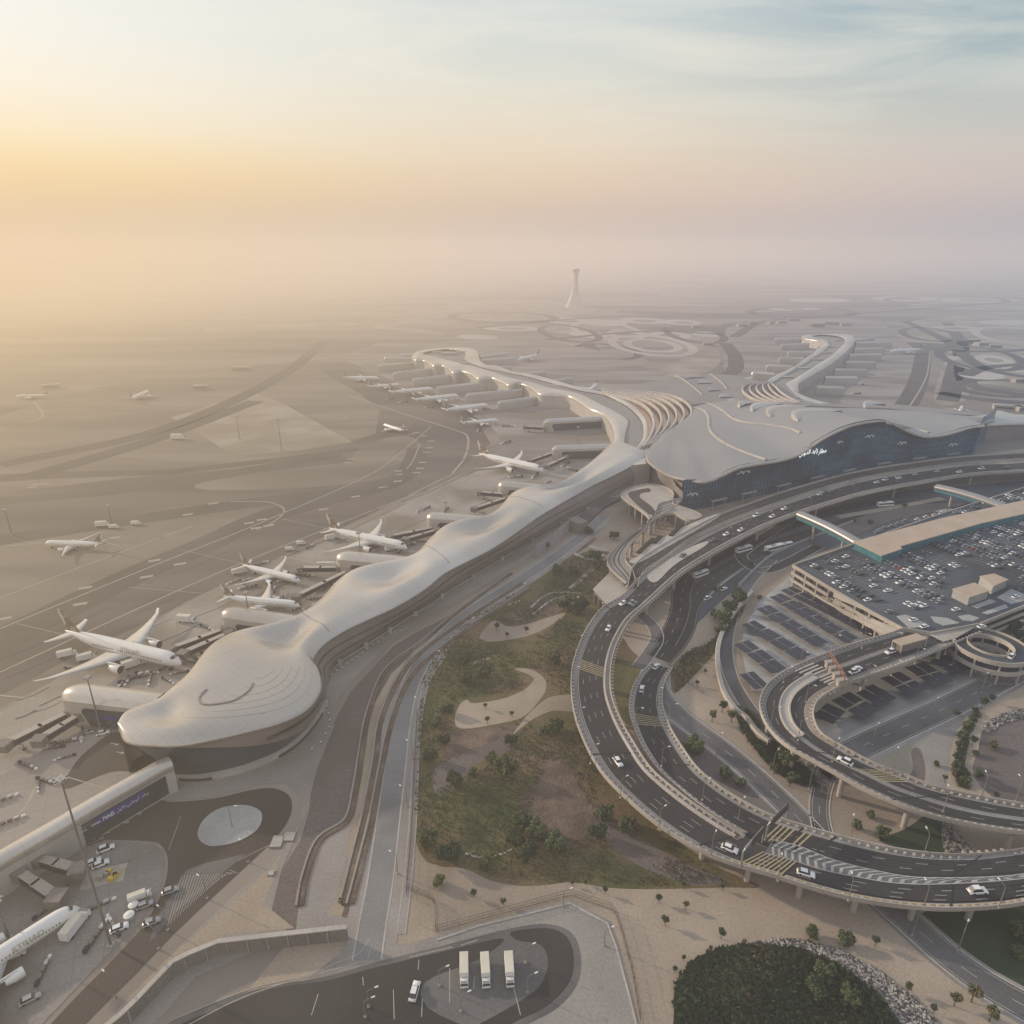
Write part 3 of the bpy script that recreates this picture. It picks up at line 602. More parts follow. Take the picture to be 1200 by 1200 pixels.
for k in range(22):      # dotted lane edges at the roundabout
    t = k / 21; a = G(198 + 14 * t, 995 - 38 * t); mb.box((a.x, a.y, Z * 12), (.35, .35, .01)); a = G(280 + 45 * t, 1008 - 22 * t); mb.box((a.x, a.y, Z * 12), (.35, .35, .01))
for k in range(20):
    a, c_ = G(196 + k * 4.2 - k * .4, 1086 - k * 3.5), G(215 + k * 3.4, 1020 + k * .2)
    strip(mb, [a, a.lerp(c_, .9)], .16, Z * 12.2)
struct(mb, 'road_marking', M['markdim'])

for cx, cy, rx, ry, m_ in ((668, 391, 30, 10, 'far_dark'), (712, 388, 36, 11, 'far_pale'), (765, 405, 44, 12, 'far_pale'), (765, 405, 28, 7, 'far_pale'), (712, 412, 34, 9, 'far_dark'), (815, 392, 30, 10, 'far_dark'), (1150, 420, 44, 14, 'far_dark'), (1185, 392, 40, 9, 'far_pale'), (1090, 392, 30, 8, 'far_dark'), (1175, 455, 50, 10, 'far_dark'), (940, 366, 60, 6, 'far_dark'), (1110, 352, 70, 5, 'far_dark'), (590, 372, 60, 6, 'far_dark')):
    gline('taxiway', [(cx + rx * math.cos(a) + ry * 1.6 * math.sin(a), cy + ry * math.sin(a)) for a in [2 * PI * k / 12 for k in range(13)]], 18 if cy > 380 else 30, m_, Z * 5 + .0004 * cx % .01)
for a in ([(560, 384), (700, 372), (860, 368), (1010, 362), (1240, 366)], [(860, 395), (900, 376), (1000, 368), (1240, 350)], [(1060, 376), (1110, 400), (1150, 430), (1240, 448)], [(1240, 408), (1150, 412), (1080, 408)], [(1240, 425), (1160, 430), (1130, 440)], [(640, 398), (760, 388), (850, 392)], [(0, 545), (200, 500), (330, 440), (380, 400)], [(30, 560), (180, 515), (300, 470)]):
    gline('taxiway', a, 24, 'far_dark', Z * 5.6)
# ---------------------------------------------------------------- near pier
def lerp(a, b, t): return a + (b - a) * t
ST = [((138.5,849),(138.5,851.5),(184,886)),((146,835),(148,868),(190,897)),((163,827),(181,876),(199,908)),((185,819),(213,876),(218,911)),((205,803),(251,869),(248,909)),((222,788),(290,860),(292,898)),((237,768),(330,849),(336,877)),((250,754),(360,833),(363,850)),((268,743),(375,810),(379,822)),((290,736),(372,789),(383,800)),((315,731),(366,772),(386,786)),((340,724),(378,755),(398,774)),((362,713),(400,740),(420,760)),((380,698),(420,730),(440,747)),((396,680),(440,721),(458,735)),((415,667),(460,712),(478,722)),((440,660),(480,701),(500,709)),((470,654),(500,688),(520,695)),((490,646),(521,671),(545,680)),((505,630),(546,658),(570,664)),((523,615),(570,646),(590,652)),((548,607),(590,634),(615,638)),((573,603),(610,620),(640,625)),((588,592),(630,606),(660,613)),((603,576),(650,594),(680,601)),((625,569),(675,580),(705,588)),((655,566),(695,569),(725,577)),((680,551),(720,557),(745,566)),((700,535),(745,544),(770,557)),((718,518),(760,537),(790,549))]
convex = {2:.3,3:.6,4:.2,9:.6,10:1,11:.6,15:.6,16:1,17:.5,20:.5,21:1,22:.5,25:.6,26:1,27:.4}
rowsA, rowsB, rowsC, rowsK = [], [], [], []
for i, (a, b, c) in enumerate(ST):
    b = (b[0], b[1] - (6 if 1 < i < 10 else 2 if i else 0))
    k = convex.get(i, 0)
    hb = 17 if i > 9 else 20 - i * .3
    ha = (16.5 + 2.5 * k if i > 7 else 20) - (0 if i > 1 else 0)
    rowsA.append(G(a[0], a[1], ha)); rowsB.append(G(b[0], b[1], hb)); rowsC.append(G(c[0], c[1], 0)); rowsK.append(Vector((k, i, 0)))
NS = 6
A = spline(rowsA, NS); B = spline(rowsB, NS); C = spline(rowsC, NS); K = spline(rowsK, NS)
PIER = thing('terminal_pier', 'long wavy pale metal roofed passenger pier curving down to a rounded nose in the foreground', 'airport pier', (G(440, 720).x, G(440, 720).y, 0))
of = Vector(PIER.location)
roof = []
for a, b, kk in zip(A, B, K):
    k = max(0, kk.x); s = kk.y; r = []
    wdt = (b - a).length
    e = min(1.0, s / 5)
    for j in range(17):
        t = j / 16; tt = t
        p = a.lerp(b, tt)
        edge = 1 - abs(2 * t - 1) ** 3.5
        nose_sag = -1.6 * math.exp(-((s - 6.0) / 2.6) ** 2) * math.sin(PI * t) * e
        crown = (3.6 - 10.5 * k * (1 - t) ** .7 * math.sin(PI * min(1, t * 1.25)) ** 1) * edge
        p.z += crown * (.35 + .65 * e) + nose_sag
        r.append(p)
    roof.append(r)
mb = MB(); mb.grid([r[::-1] for r in roof], 0, True)
# rolled lip, all the way round
def lip(mb, edge, inward, mi=0, depth=1.7, bulge=1.1):
    rows = []
    for e, c in zip(edge, inward):
        o = (e - c); o.z = 0; o.normalize() if o.length > 1e-6 else None
        rows.append([e, e + o * bulge * .7 + Vector((0, 0, -depth * .25)), e + o * bulge + Vector((0, 0, -depth * .6)), e + o * bulge * .6 + Vector((0, 0, -depth)), e - o * .6 + Vector((0, 0, -depth * 1.1))])
    mb.grid(rows, mi, True); return [r[-1] for r in rows]
topB = [r[-1] for r in roof]; topA = [r[0] for r in roof]
inB = [r[-5] for r in roof]; inA = [r[4] for r in roof]
lb = lip(mb, topB, inB); la = lip(mb, topA, inA)
mb.build('roof', M['roof'], PIER, of)
# cladding wall on the land side, glazed under the nose
mb = MB(); gl = MB(); base = MB()
NG = 7 * NS + 3
rows = []; bnd = []
for i, (p, c) in enumerate(zip(lb, C)):
    o = (p - A[i]); o.z = 0; o.normalize()
    W_ = lambda t: p.lerp(c, t) + o * (1.4 * math.sin(PI * t) * (1 if i > NG else .2 + .8 * max(0, (i - NG + 8) / 8)))
    rows.append([W_(j / 8) for j in range(9)])
    tb = min(1, max(.02, (i - 14) / (NG - 14))) ** 1.4 if i < NG else 1
    mb_row = [W_(tb * j / 4) for j in range(5)]; bnd.append((tb, mb_row, [W_(tb + (1 - tb) * j / 4) for j in range(5)]))
mb.grid([r[1] for r in bnd], 0, True)
gl.grid([r[2] for r in bnd[:NG + 1]], 0, True)
mb.build('cladding', M['louvre'], PIER, of); gl.build('window', M['glass'], PIER, of)
# recessed dark ledges running along the wall
ld = MB()
for (t0, off_, i0, i1, dz) in ((.30, .25, NG - 12, len(rows) - 8, .5), (.62, .25, NG + 2, len(rows) - 4, .4)):
    path = [rows[i][0].lerp(rows[i][8], t0 + .08 * math.sin(i * .09)) + (rows[i][8] - A[i]).normalized() * .9 for i in range(max(0, i0), i1)]
    ld.profile([p for p in path], [(-.5, -dz), (-.5, dz), (.7, dz * .6), (.7, -dz * .6)])
ld.build('ledge', M['louvre_dark'], PIER, of)
pl = MB()
ppp = [c + (c - a).normalized() * 1.5 for a, c in zip(A, C)]
pl.profile([Vector((p.x, p.y, 0)) for p in ppp[8:NG + 4]], [(-1.4, 0), (-1.4, 1.7), (1.2, 1.7), (1.2, 0)])
pl.build('plinth', M['kerb'], PIER, of)
dk = MB()
for i0, i1 in ((16, 25), (34, 46)):
    dk = MB(); q_ = [c + (c - a).normalized() * 1.9 for a, c in zip(A, C)][i0:i1]
    dk.profile([Vector((p.x, p.y, 0)) for p in q_], [(-.6, 0), (-.6, 1.4), (1.0, 1.4), (1.0, 0)])
    dk.build('loading_door', M['darkmetal'], PIER, of)
# air side wall
mb = MB()
mb.grid([[p, Vector((p.x, p.y, 0)) + (b - a).normalized() * 2.5] for p, a, b in zip(la, A, B)][::-1], 0, True)
mb.build('airside_wall', M['podwall'], PIER, of)
# roof groove (the C-shaped gutter) and expansion joints
def roofz(x, y):
    best = None
    for r in roof[:140:1]:
        for p in r:
            d = (p.x - x) ** 2 + (p.y - y) ** 2
            if best is None or d < best[0]: best = (d, p.z)
    return best[1]
gr = MB(); arc = spline([G(x, y, 20) for x, y in ((243, 812), (237, 817), (234, 822), (236, 827), (244, 829), (258, 828), (274, 824), (287, 816), (294, 809), (297, 803))], 6)
for p in arc: p.z = roofz(p.x, p.y) + .35
gr.profile(arc, [(-.3, -.5), (-.3, .06), (.3, .06), (.3, -.5)]); gr.build('roof_gutter', M['flat'], PIER, of)
for k in (1,):
    for s in (11.55, 18.4, 23.5):
        jt = MB(); i = int(s * NS); jt.profile([p + Vector((0, 0, .06)) for p in roof[i][1:-1]], [(-.12, -.1), (-.12, .05), (.12, .05), (.12, -.1)])
        jt.build('expansion_joint', M['conc_dark'], PIER, of)
seam = MB()
for n_, (cx, cy) in enumerate(((7.2, .56),)):
    for rr in range(1, 7):   # faint stepped seams ringing the nose dish
        pts = []
        for k in range(0, 26):
            an = -.4 + k / 25 * 2.2
            s = cx - math.sin(an) * .62 * rr; t = cy + .0 - math.cos(an) * .062 * rr * -1
            s = min(max(s, .8), 20); t = min(max(t, .06), .94)
            i = s * NS; i0 = int(i); f = i - i0; j = t * 16; j0 = int(j); g_ = j - j0
            p = roof[i0][j0].lerp(roof[i0][min(16, j0 + 1)], g_).lerp(roof[i0 + 1][j0].lerp(roof[i0 + 1][min(16, j0 + 1)], g_), f)
            pts.append(p + Vector((0, 0, .04)))
        seam.profile(pts, [(-.09, -.1), (-.09, .03), (.09, .03), (.09, -.1)])
seam.build('roof_seam', M['conc'], PIER, of)
# bollards / ground lights at the wall foot
mb0 = None
bol = [(373, 810), (377, 812), (378, 805), (376, 822), (380, 826), (383, 830), (386, 838), (387, 846), (386, 854), (382, 862), (376, 872), (366, 880), (389, 792), (395, 788), (401, 784), (407, 780), (413, 776), (419, 772), (425, 767), (431, 762), (437, 757), (443, 754), (448, 750), (463, 743), (471, 741)]
def one(name, fn, mats, label, cat, group=None):
    b = MB(); fn(b); o = b.build(name, mats); tag(o, label, cat, group); return o
def bolm(b): b.cyl((0, 0, 0), .22, .9, 8, 0); b.cyl((0, 0, .9), .3, .35, 8, 1)
bo = one('bollard', bolm, [M['conc_dark'], M['white']], 'small white capped bollard in the line along the foot of the pier wall', 'bollard', 'bollards along the pier wall')
for i, (x, y) in enumerate(bol):
    o = bo if i == 0 else bo.copy()
    if i: COL.objects.link(o)
    o.location = G(x, y)
# plant rails along the wall foot with service boxes
rp = [c + (c - a).normalized() * 3.2 for a, c in zip(A, C)][60:170]
fr = thing('service_rail', 'pale service rail with utility boxes running along the foot of the long pier wall', 'guard rail', (G(500, 715).x, G(500, 715).y, 0))
b = MB(); b.profile([Vector((p.x, p.y, 1.0)) for p in rp], [(-.12, 0), (-.12, .5), (.12, .5), (.12, 0)]); b.build('rail', M['kerb'], fr, Vector(fr.location))
for p in rp[4::9]:
    b = MB(); b.box((p.x, p.y, 1.4), (2.2, 1.6, 2.8), .8); b.build('utility_box', M['conc_cool'], fr, Vector(fr.location))

# ---------------------------------------------------------------- finger pods of the piers
def pod(tip, root, h, wid, label, group, big=False, drop=4.0):
    """rounded white fixed-bridge building standing out from the pier; tip and root measured on its top edge"""
    a = G(tip[0], tip[1], h); b = G(root[0], root[1], h + .5); d = b - a; Lp = math.hypot(d.x, d.y); ang = math.atan2(d.y, d.x)
    t = thing('gate_building', label, 'gate building', (a.x, a.y, 0), ang, group)
    rr = []
    ns = 22
    for i in range(ns + 1):
        s = i / ns; x = s * Lp
        near = min(1, x / (wid * .8)); rnd_ = math.sqrt(max(0, 1 - (1 - near) ** 2))
        w2 = wid / 2 * (.25 + .75 * rnd_); zt = h * (.80 + .20 * rnd_) - (drop * .35 * s if big else .5 * s)
        zb = 0 if (not big or x < wid * 1.3) else min(h * .30, (x - wid * 1.3) * 1.2)
        zb = 0
        prof = [(-w2 * .86, zb), (-w2, zt * .5), (-w2 * .98, zt * .8), (-w2 * .7, zt * .95), (0, zt), (w2 * .7, zt * .95), (w2 * .98, zt * .8), (w2, zt * .5), (w2 * .86, zb)]
        rr.append([Vector((x, y, z)) for y, z in prof])
    m_ = MB()
    roofrows = [r[2:7] for r in rr]; m_.grid(roofrows, 0, True)
    m_.build('roof', M['roof'], t)
    m_ = MB(); m_.grid([r[:3] for r in rr], 0, True); m_.grid([r[6:] for r in rr], 0, True)
    m_.add(rr[0], [list(range(9))], 0); m_.build('wall', M['podwall'], t)
    if wid > 6.5:
        for sgn in (-1, 1):
            g_ = MB(); y = sgn * (wid / 2 + .12)
            x0, x1 = wid * 1.0, Lp * .97
            zt = h * .62; pts = [(x0 + 3.2, 1.2), (x1, 1.2), (x1, zt), (x0 + 2.2, zt), (x0 + .8, zt * .93), (x0 + .5, zt * .8)]
            vs = [Vector((px, y, pz)) for px, pz in pts]
            g_.add(vs, [list(range(len(vs)))] if sgn < 0 else [list(range(len(vs)))[::-1]])
            gw = g_.build('window', M['glass'], t)
            if big:
                s_ = MB(); s_.box(((x0 + x1) / 2 + 2, y + sgn * .1, zt * .62), (x1 - x0 - 8, .12, 1.7)); s_.build('banner', M['blue'], t)
    return t, ang
GW = 'gate buildings standing out from the near pier'
pods = [pod((72, 803), (185, 812), 16, 11, 'rounded cream gate building with a blue banner, nearest to the pier nose', GW, True),
        pod((259, 711), (350, 722), 15, 10, 'cream gate building with a dark side opening behind the second wave of the pier roof', GW),
        pod((394, 646), (478, 652), 15, 10, 'rounded cream gate building beside the jet with the long raised wing, third from the nose', GW),
        pod((500, 600), (568, 604), 14, 9, 'cream gate building left of the fourth roof wave, fourth from the nose', GW),
        pod((584, 563), (648, 568), 14, 9, 'small rounded gate building next to the jet parked nose-in by the pier bend', GW),
        pod((647, 522), (716, 519), 14, 8, 'long thin topped gate building just below the sharp bend of the pier roof', GW),
        pod((637, 491), (712, 486), 14, 8, 'long thin topped gate building above the sharp bend of the pier roof', GW)]
GN = 'gate buildings on the far north pier'
for tp, rt in (((583, 470), (628, 463)), ((545, 461), (612, 454)), ((511, 453), (566, 446)), ((483, 443), (535, 437)), ((460, 436), (515, 429)), ((442, 427), (494, 422)), ((450, 418), (488, 418)), ((470, 414), (490, 413)),
               ((594, 412), (562, 416)), ((605, 418), (563, 420)), ((600, 428), (568, 430)), ((640, 434), (600, 437)), ((672, 441), (635, 446))):
    pod(tp, rt, 12, 5, 'pale finger like gate building beside the far north pier', GN)
GE = 'gate buildings on the far east pier'
for tp, rt in (((881, 435), (908, 436)), ((898, 427), (927, 427)), ((913, 418), (942, 418)), ((923, 411), (953, 411)), ((915, 403), (948, 401)), ((908, 396), (940, 395)),
               ((991, 453), (957, 451)), ((1006, 441), (967, 440)), ((1018, 432), (978, 431)), ((1028, 423), (991, 422)), ((1034, 414), (995, 414)), ((1038, 407), (1001, 407)), ((1046, 400), (1003, 400)), ((1026, 394), (1000, 397))):
    pod(tp, rt, 12, 5.5, 'pale finger like gate building beside the far east pier', GE)

# ---------------------------------------------------------------- far piers: rolled roof ribbon round a flat roof
def farpier(label, outer, inner, h, hi):
    O = [G(x, y, h) for x, y in outer]; I = [G(x, y, hi) for x, y in inner]
    O = spline(O, 5); n = len(O); I = resample(spline(I, 5), 1)
    # pair by arc length
    I2 = []
    for k in range(n): I2.append(I[min(len(I) - 1, int(k / (n - 1) * (len(I) - 1)))])
    t = thing('terminal_pier', label, 'airport pier', (O[n // 2].x, O[n // 2].y, 0)); of = Vector(t.location)
    m_ = MB(); rows = []
    for o_, i_ in zip(O, I2):
        d = o_ - i_; d.z = 0
        rows.append([i_, i_.lerp(o_, .25) + Vector((0, 0, 1.6)), i_.lerp(o_, .55) + Vector((0, 0, 2.2)), i_.lerp(o_, .85) + Vector((0, 0, 1.0)), o_ + Vector((0, 0, -.5)), o_ + Vector((0, 0, -3)) - d.normalized() * .5])
    m_.grid(rows, 0, True); m_.build('roof_ribbon', M['roof'], t, of)
    m_ = MB(); m_.grid([[r[-1], Vector((r[-1].x, r[-1].y, 0))] for r in rows], 0, True); m_.build('wall', M['podwall'], t, of)
    m_ = MB(); m_.poly(I2, 0, hi - .8); m_.build('flat_roof', M['flat'], t, of)
    return t
NP = farpier('far north pier, a pale ribbon roof round a flat grey roof, ending in a loop',
    [(718,518),(719,508),(715,495),(709,487),(700,482),(690,478),(678,470),(667,464),(650,462),(632,461),(620,453),(608,449),(597,451),(586,446),(575,442),(561,443),(550,437),(540,434),(531,436),(519,428),(508,428),(497,422),(486,421),(483,417),(488,412),(502,409),(527,407),(550,407.5),(559,411),(561,416),(563,422),(568,427),(581,428),(593,434),(606,436),(620,438),(640,443),(660,449),(690,456),(703,459),(720,464),(737,471),(750,481),(759,493),(761,507),(757,520),(745,533)],
    [(727,531),(731,520),(733,507),(736,495),(732,489),(723,483),(703,473),(690,466),(678,461),(663,457.5),(642,454),(625,448.5),(600,443),(587,439),(575,435),(562,431),(550,428),(537,425),(525,422),(515,419),(507,417),(500,415.5),(495,414),(500,411.5),(509,410),(527,409),(545,409.5),(551,412),(548,416),(544,420),(548,424),(558,428),(570,432),(585,434.5),(600,438),(617,441),(642,448),(664,453.5),(683,458.5),(702,461.5),(717,466.5),(730,473),(743,483),(752,494),(754,507),(751,518),(739,531)], 17, 17)
EP = farpier('far east pier with a bent pale ribbon roof, behind the terminal roof',
    [(896,448),(908,440.5),(920,435),(928,431),(937,425),(944,419.5),(953,414),(958,409),(966,405),(962,400),(949,397.5),(940,395.5),(944,392.5),(967,391),(993,391.5),(1002,396),(1000,402),(992,411),(982,420),(967,430),(953,438),(938,448),(936,457),(942,466),(962,472),(986,476)],
    [(903,450),(917,441.5),(928,435),(938,429.5),(946,424.5),(954,419),(962,414),(968,409),(972,403.5),(968,398.5),(956,396),(952,394.5),(960,393.2),(972,393),(988,394.5),(994,397.5),(987,405),(980,412),(973,417.5),(963,424),(952,431),(933,443),(920,450),(925,458),(935,466),(958,474)], 16, 16)
for x, y, w_, d_ in ((526, 415.5, 26, 14), (512, 413.5, 14, 8), (540, 413.5, 14, 8), (544, 427, 12, 6)):
    p = G(x, y, 16.3); b = MB(); b.box((p.x, p.y, 17.8), (w_, d_, 3)); b.build('roof_plant', M['conc'], NP, Vector(NP.location))
for x, y in ((655, 451.5), (973, 406), (968, 413), (958, 421), (941, 431), (922, 441.5), (982, 398.5)):
    p = G(x, y, 16.3); b = MB(); b.box((p.x, p.y, 16.2), (16, 9, 1.4)); par = NP if x < 800 else EP; b.build('skylight', M['conc'], par, Vector(par.location))

# ---------------------------------------------------------------- main terminal
TB = thing('terminal_building', 'main terminal hall with a huge wave shaped grey roof over a dark blue glass front', 'airport terminal', (G(950, 560).x, G(950, 560).y, 0)); of = Vector(TB.location)
base = [(798,600),(828,597),(858,590),(890,583),(922,575),(950,569),(975,563),(1000,557),(1025,552),(1050,548),(1075,544),(1100,541),(1122,538),(1141,536)]
topy = [562,560,546,540,533,514,500,493,492,503,510,507,500,497]
FB = []; FT = []
for (x, y), ty in zip(base, topy):
    g_ = G(x, y); h = hfor(g_, ty); FB.append(g_); FT.append(Vector((g_.x, g_.y, h)))
FB = spline(FB, 8); FT = spline(FT, 8)
m_ = MB(); rows = []
for a, b in zip(FB, FT):
    rows.append([a.lerp(b, t) + Vector((0, 1, 0)) * (3 * (1 - t)) for t in (0, .2, .4, .6, .8, 1)])
m_.grid([r[::-1] for r in rows], 0, True); m_.build('glass_front', M['facade'], TB, of)
# mullions
m_ = MB()
for i in range(0, len(rows), 1):
    r = rows[i]; m_.tube([p + Vector((0, -.35, 0)) for p in (r[0], r[3], r[5])], .16, 4, caps=False, smooth=False)
for t in (.18, .36, .54, .72, .88):
    m_.tube([a.lerp(b, t) + Vector((0, 3 * (1 - t) - .35, 0)) for a, b in zip(FB, FT)], .14, 4, caps=False, smooth=False)
m_.build('mullions', M['navy'], TB, of)
# left flank, grey
fl = MB(); lf = [G(798, 600), G(790, 592), G(785, 580), G(790, 566)]
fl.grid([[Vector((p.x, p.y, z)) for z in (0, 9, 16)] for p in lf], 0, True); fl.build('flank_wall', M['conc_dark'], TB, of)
rf = MB(); rr_ = [(FT[-1] + Vector((0, 3, -2))), G(1150, 500, 20), G(1165, 492, 18)]
rf.grid([[Vector((p.x, p.y, z)) for z in (0, 18, 30)] for p in rr_], 0, False); rf.build('end_wall', M['facade'], TB, of)
# roof: loft from the front edge to the back edge
front = [(757,531,22),(761,542,22),(775,552,22),(788,558,22)]
F3 = [G(*p) for p in front]
F3 += [p + Vector((0, -4, 0)) for p in FT[4::4]]
F3.append(G(1150, 496, 26)); F3.append(G(1165, 493, 22))
back = [(768,519,20),(775,511,21),(783,505,22),(790,500,22)]
nF = len(F3); bk = [(790,500),(800,493),(808,486),(813,478),(822,474),(834,472),(850,470),(868,469),(885,470),(900,472),(920,474),(940,476),(960,477),(980,478),(1000,478),(1020,479),(1040,480),(1060,481),(1080,482),(1100,484),(1120,486),(1140,488),(1155,489)]
B3 = [G(x, y, 22) for x, y in bk]; B3 = [G(*p) for p in back] + resample(spline(B3, 3), ((sum((a - b).length for a, b in zip(B3, B3[1:]))) / (nF - 5)))
B3 = B3[:nF] + [B3[-1]] * max(0, nF - len(B3))
m_ = MB(); TR = []
for i in range(nF):
    f, k_ = F3[i], B3[i]; r = []
    for j in range(15):
        t = j / 14; p = f.lerp(k_, t); zz = f.z + (k_.z - f.z) * (t ** .8); p.z = zz + 2.0 * math.sin(PI * t); r.append(p)
    TR.append(r)
TR = [[*r] for r in zip(*[spline(c, 3) for c in zip(*TR)])]
m_.grid(TR, 0, True)
fe = [r[0] for r in TR]; fi = [r[3] for r in TR]
m_.build('roof', M['roofgrey'], TB, of)
m_ = MB(); rows = []
for e, c in zip(fe, fi):
    rows.append([e + Vector((0, 0, .05)), e + Vector((0, -1.2, -.2)), e + Vector((0, -1.3, -1.4)), e + Vector((0, 2, -1.8))])
m_.grid(rows, 0, True); m_.build('roof_edge', M['conc'], TB, of)
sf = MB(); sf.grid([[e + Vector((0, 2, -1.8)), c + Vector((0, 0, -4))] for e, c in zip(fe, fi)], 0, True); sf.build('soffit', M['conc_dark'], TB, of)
# rear roof terraces reaching the far piers
m_ = MB()
BT = [(770,519),(790,500),(812,480),(830,472),(900,471),(960,476),(1040,479),(1100,484),(1160,488),(1150,484),(1090,478),(1052,474),(1010,474),(985,473),(958,473),(935,467),(920,450),(898,449),(880,445),(862,440),(835,438),(800,441),(770,446),(740,452),(735,458),(770,463),(797,470),(812,483),(806,495),(785,507)]
m_.prism([G(x, y, 18) for x, y in BT], 0, 18); m_.build('rear_roof', M['flat'], TB, of)
def surfpt(x, y):
    """point of the main roof seen at this picture position"""
    best = None
    for r in TR:
        for p in r:
            qx, qy = proj(p); d = (qx - x) ** 2 + (qy - y) ** 2
            if best is None or d < best[0]: best = (d, p)
    return G(x, y, best[1].z)
def roofline(pts, w_, nm='roof_skylight', m__='kerb', hh=None):
    P = [surfpt(*p) if hh is None else G(p[0], p[1], hh) for p in pts]; P = resample(spline(P, 6), 6)
    b = MB(); b.profile(P, [(-w_ / 2, -1.5), (-w_ / 2, .7), (0, 1.1), (w_ / 2, .7), (w_ / 2, -1.5)]); return b.build(nm, M[m__], TB, of)
roofline([(813,478),(823,480),(830,488),(831,500),(835,508),(847,518),(867,528),(898,539)], 3.0)
roofline([(810,474),(830,473),(848,482),(858,490),(873,495),(900,498),(923,502),(938,507)], 2.6)
roofline([(1040,495),(1064,501),(1088,507)], 2.6)
roofline([(792,440),(808,450),(823,463)], 1.6, hh=18.2); roofline([(832,438),(845,448),(852,456)], 1.0, hh=18.2)
# crescent skylights
for (x0, y0, x1, y1, hh, bb) in ((803,444,826,442.5,18,2),(817,450,835,449.5,18,2),(830,459,845,458,18,2.5),(843,467,859,465.5,18,2.5),(855,474,872,470.5,18,3),(867,478,883,473,19,3),(882,483,918,474,21,5),(903,489,949,476.5,23,7),(935,494,987,482,25,8),(1014,477.5,1038,474,19,4)):
    if hh > 18: a = surfpt(x0, y0); b_ = surfpt(x1, y1); a.z += .4; b_.z += .4
    else: a = G(x0, y0, hh); b_ = G(x1, y1, hh)
    d = b_ - a; nn = Vector((-d.y, d.x, 0)).normalized()
    if nn.y < 0: nn = -nn
    up = []; lo_ = []
    for k in range(15):
        t = k / 14; s = math.sin(PI * t ** .8); up.append(a.lerp(b_, t) + nn * s * bb * 2.6 + Vector((0, 0, 2.6 * s + 1.2))); lo_.append(a.lerp(b_, t) + nn * s * bb * .9 + Vector((0, 0, .3 * s + .6)))
    c_ = MB(); c_.grid([[l, l.lerp(u, .5) + Vector((0, 0, .8)), u, u + Vector((0, .5, -4))] for l, u in zip(lo_, up)], 0, True); c_.build('crescent_skylight', M['roof'], TB, of)
# fan of arched roof ribs at the two pier junctions
def fan(E0, E1, n_, w_, hz_, nm):
    a = resample(spline([G(x, y, hz_) for x, y in E0], 6), 4); b = resample(spline([G(x, y, hz_) for x, y in E1], 6), 4)
    n2 = min(len(a), len(b)); a = [a[int(i * (len(a) - 1) / (n2 - 1))] for i in range(n2)]; b = [b[int(i * (len(b) - 1) / (n2 - 1))] for i in range(n2)]
    c_ = MB(); c_.grid([[p + Vector((0, 0, -1.5)), q__ + Vector((0, 0, -1.5))] for p, q__ in zip(a, b)], 0, True); c_.build('valley_roof', M['warm_reflection'], TB, of)  # valley tint carries the painted orange reflection
    for k in range(1, n_ + 1):
        f = k / n_; P = [p.lerp(q__, f) + Vector((0, 0, 3.5 * math.sin(PI * i / (n2 - 1)))) for i, (p, q__) in enumerate(zip(a, b))]
        c_ = MB(); c_.profile(P, [(-w_ / 2, -3.5), (-w_ * .5, 0), (0, .8), (w_ / 2, 0), (w_ / 2, -3.5)], 0, True); c_.build('roof_rib', M['kerb'], TB, of)
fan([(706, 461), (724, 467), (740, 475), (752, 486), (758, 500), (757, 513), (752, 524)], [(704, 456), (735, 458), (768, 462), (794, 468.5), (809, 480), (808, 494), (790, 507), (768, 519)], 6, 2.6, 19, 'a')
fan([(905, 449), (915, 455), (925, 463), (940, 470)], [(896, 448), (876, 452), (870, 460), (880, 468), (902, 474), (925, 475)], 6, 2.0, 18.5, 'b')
# link roof between near pier and terminal
m_ = MB(); m_.prism([G(x, y, 17) for x, y in ((724, 533), (745, 533), (757, 520), (768, 519), (757, 531), (762, 543), (745, 545), (720, 545))], 0, 17.2); m_.build('link_roof', M['roof'], TB, of)
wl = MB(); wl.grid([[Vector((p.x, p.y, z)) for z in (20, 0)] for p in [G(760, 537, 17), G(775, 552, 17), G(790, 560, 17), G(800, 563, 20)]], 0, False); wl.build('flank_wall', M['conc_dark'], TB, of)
# lit signs on the glass front
def glassat(x, y, out=1.2):
    best = min(range(len(FB)), key=lambda i: abs(proj(FB[i].lerp(FT[i], .5))[0] - x))
    p = FB[best]; h = hfor(p, y); t = h / max(1, FT[best].z)
    d = (FB[min(best + 1, len(FB) - 1)] - FB[max(0, best - 1)]); return Vector((p.x, p.y - out + 3 * (1 - t) - 1.2, h)), math.atan2(d.y, d.x)
def text(body, size, name, m__, parent, loc, rot, of_=Vector(), ext=.05):
    cu = bpy.data.curves.new(name, 'FONT'); cu.body = body; cu.size = size; cu.extrude = ext; cu.align_x = 'CENTER'; cu.align_y = 'CENTER'
    tmp = bpy.data.objects.new('tmp', cu); COL.objects.link(tmp)
    dg = bpy.context.evaluated_depsgraph_get(); me = bpy.data.meshes.new_from_object(tmp.evaluated_get(dg)); me.materials.clear(); me.materials.append(m__)
    bpy.data.objects.remove(tmp); o = bpy.data.objects.new(name, me); COL.objects.link(o); o.location = Vector(loc) - of_; o.rotation_euler = rot; o.parent = parent; return o
p, an = glassat(945, 529); text('\uFEF2\uFEDF\uFEED\uFEAA\uFEDF\uFE8D \uFEAA\uFEF3\uFE8D\uFEAF', 5.2, 'sign_lettering', M['lit'], TB, p, (PI / 2, 0, an), of)
p, an = glassat(961, 528); text('\uFEAD\uFE8E\uFEC4\uFEE3', 5.2, 'sign_lettering', M['lit'], TB, p, (PI / 2, 0, an), of)
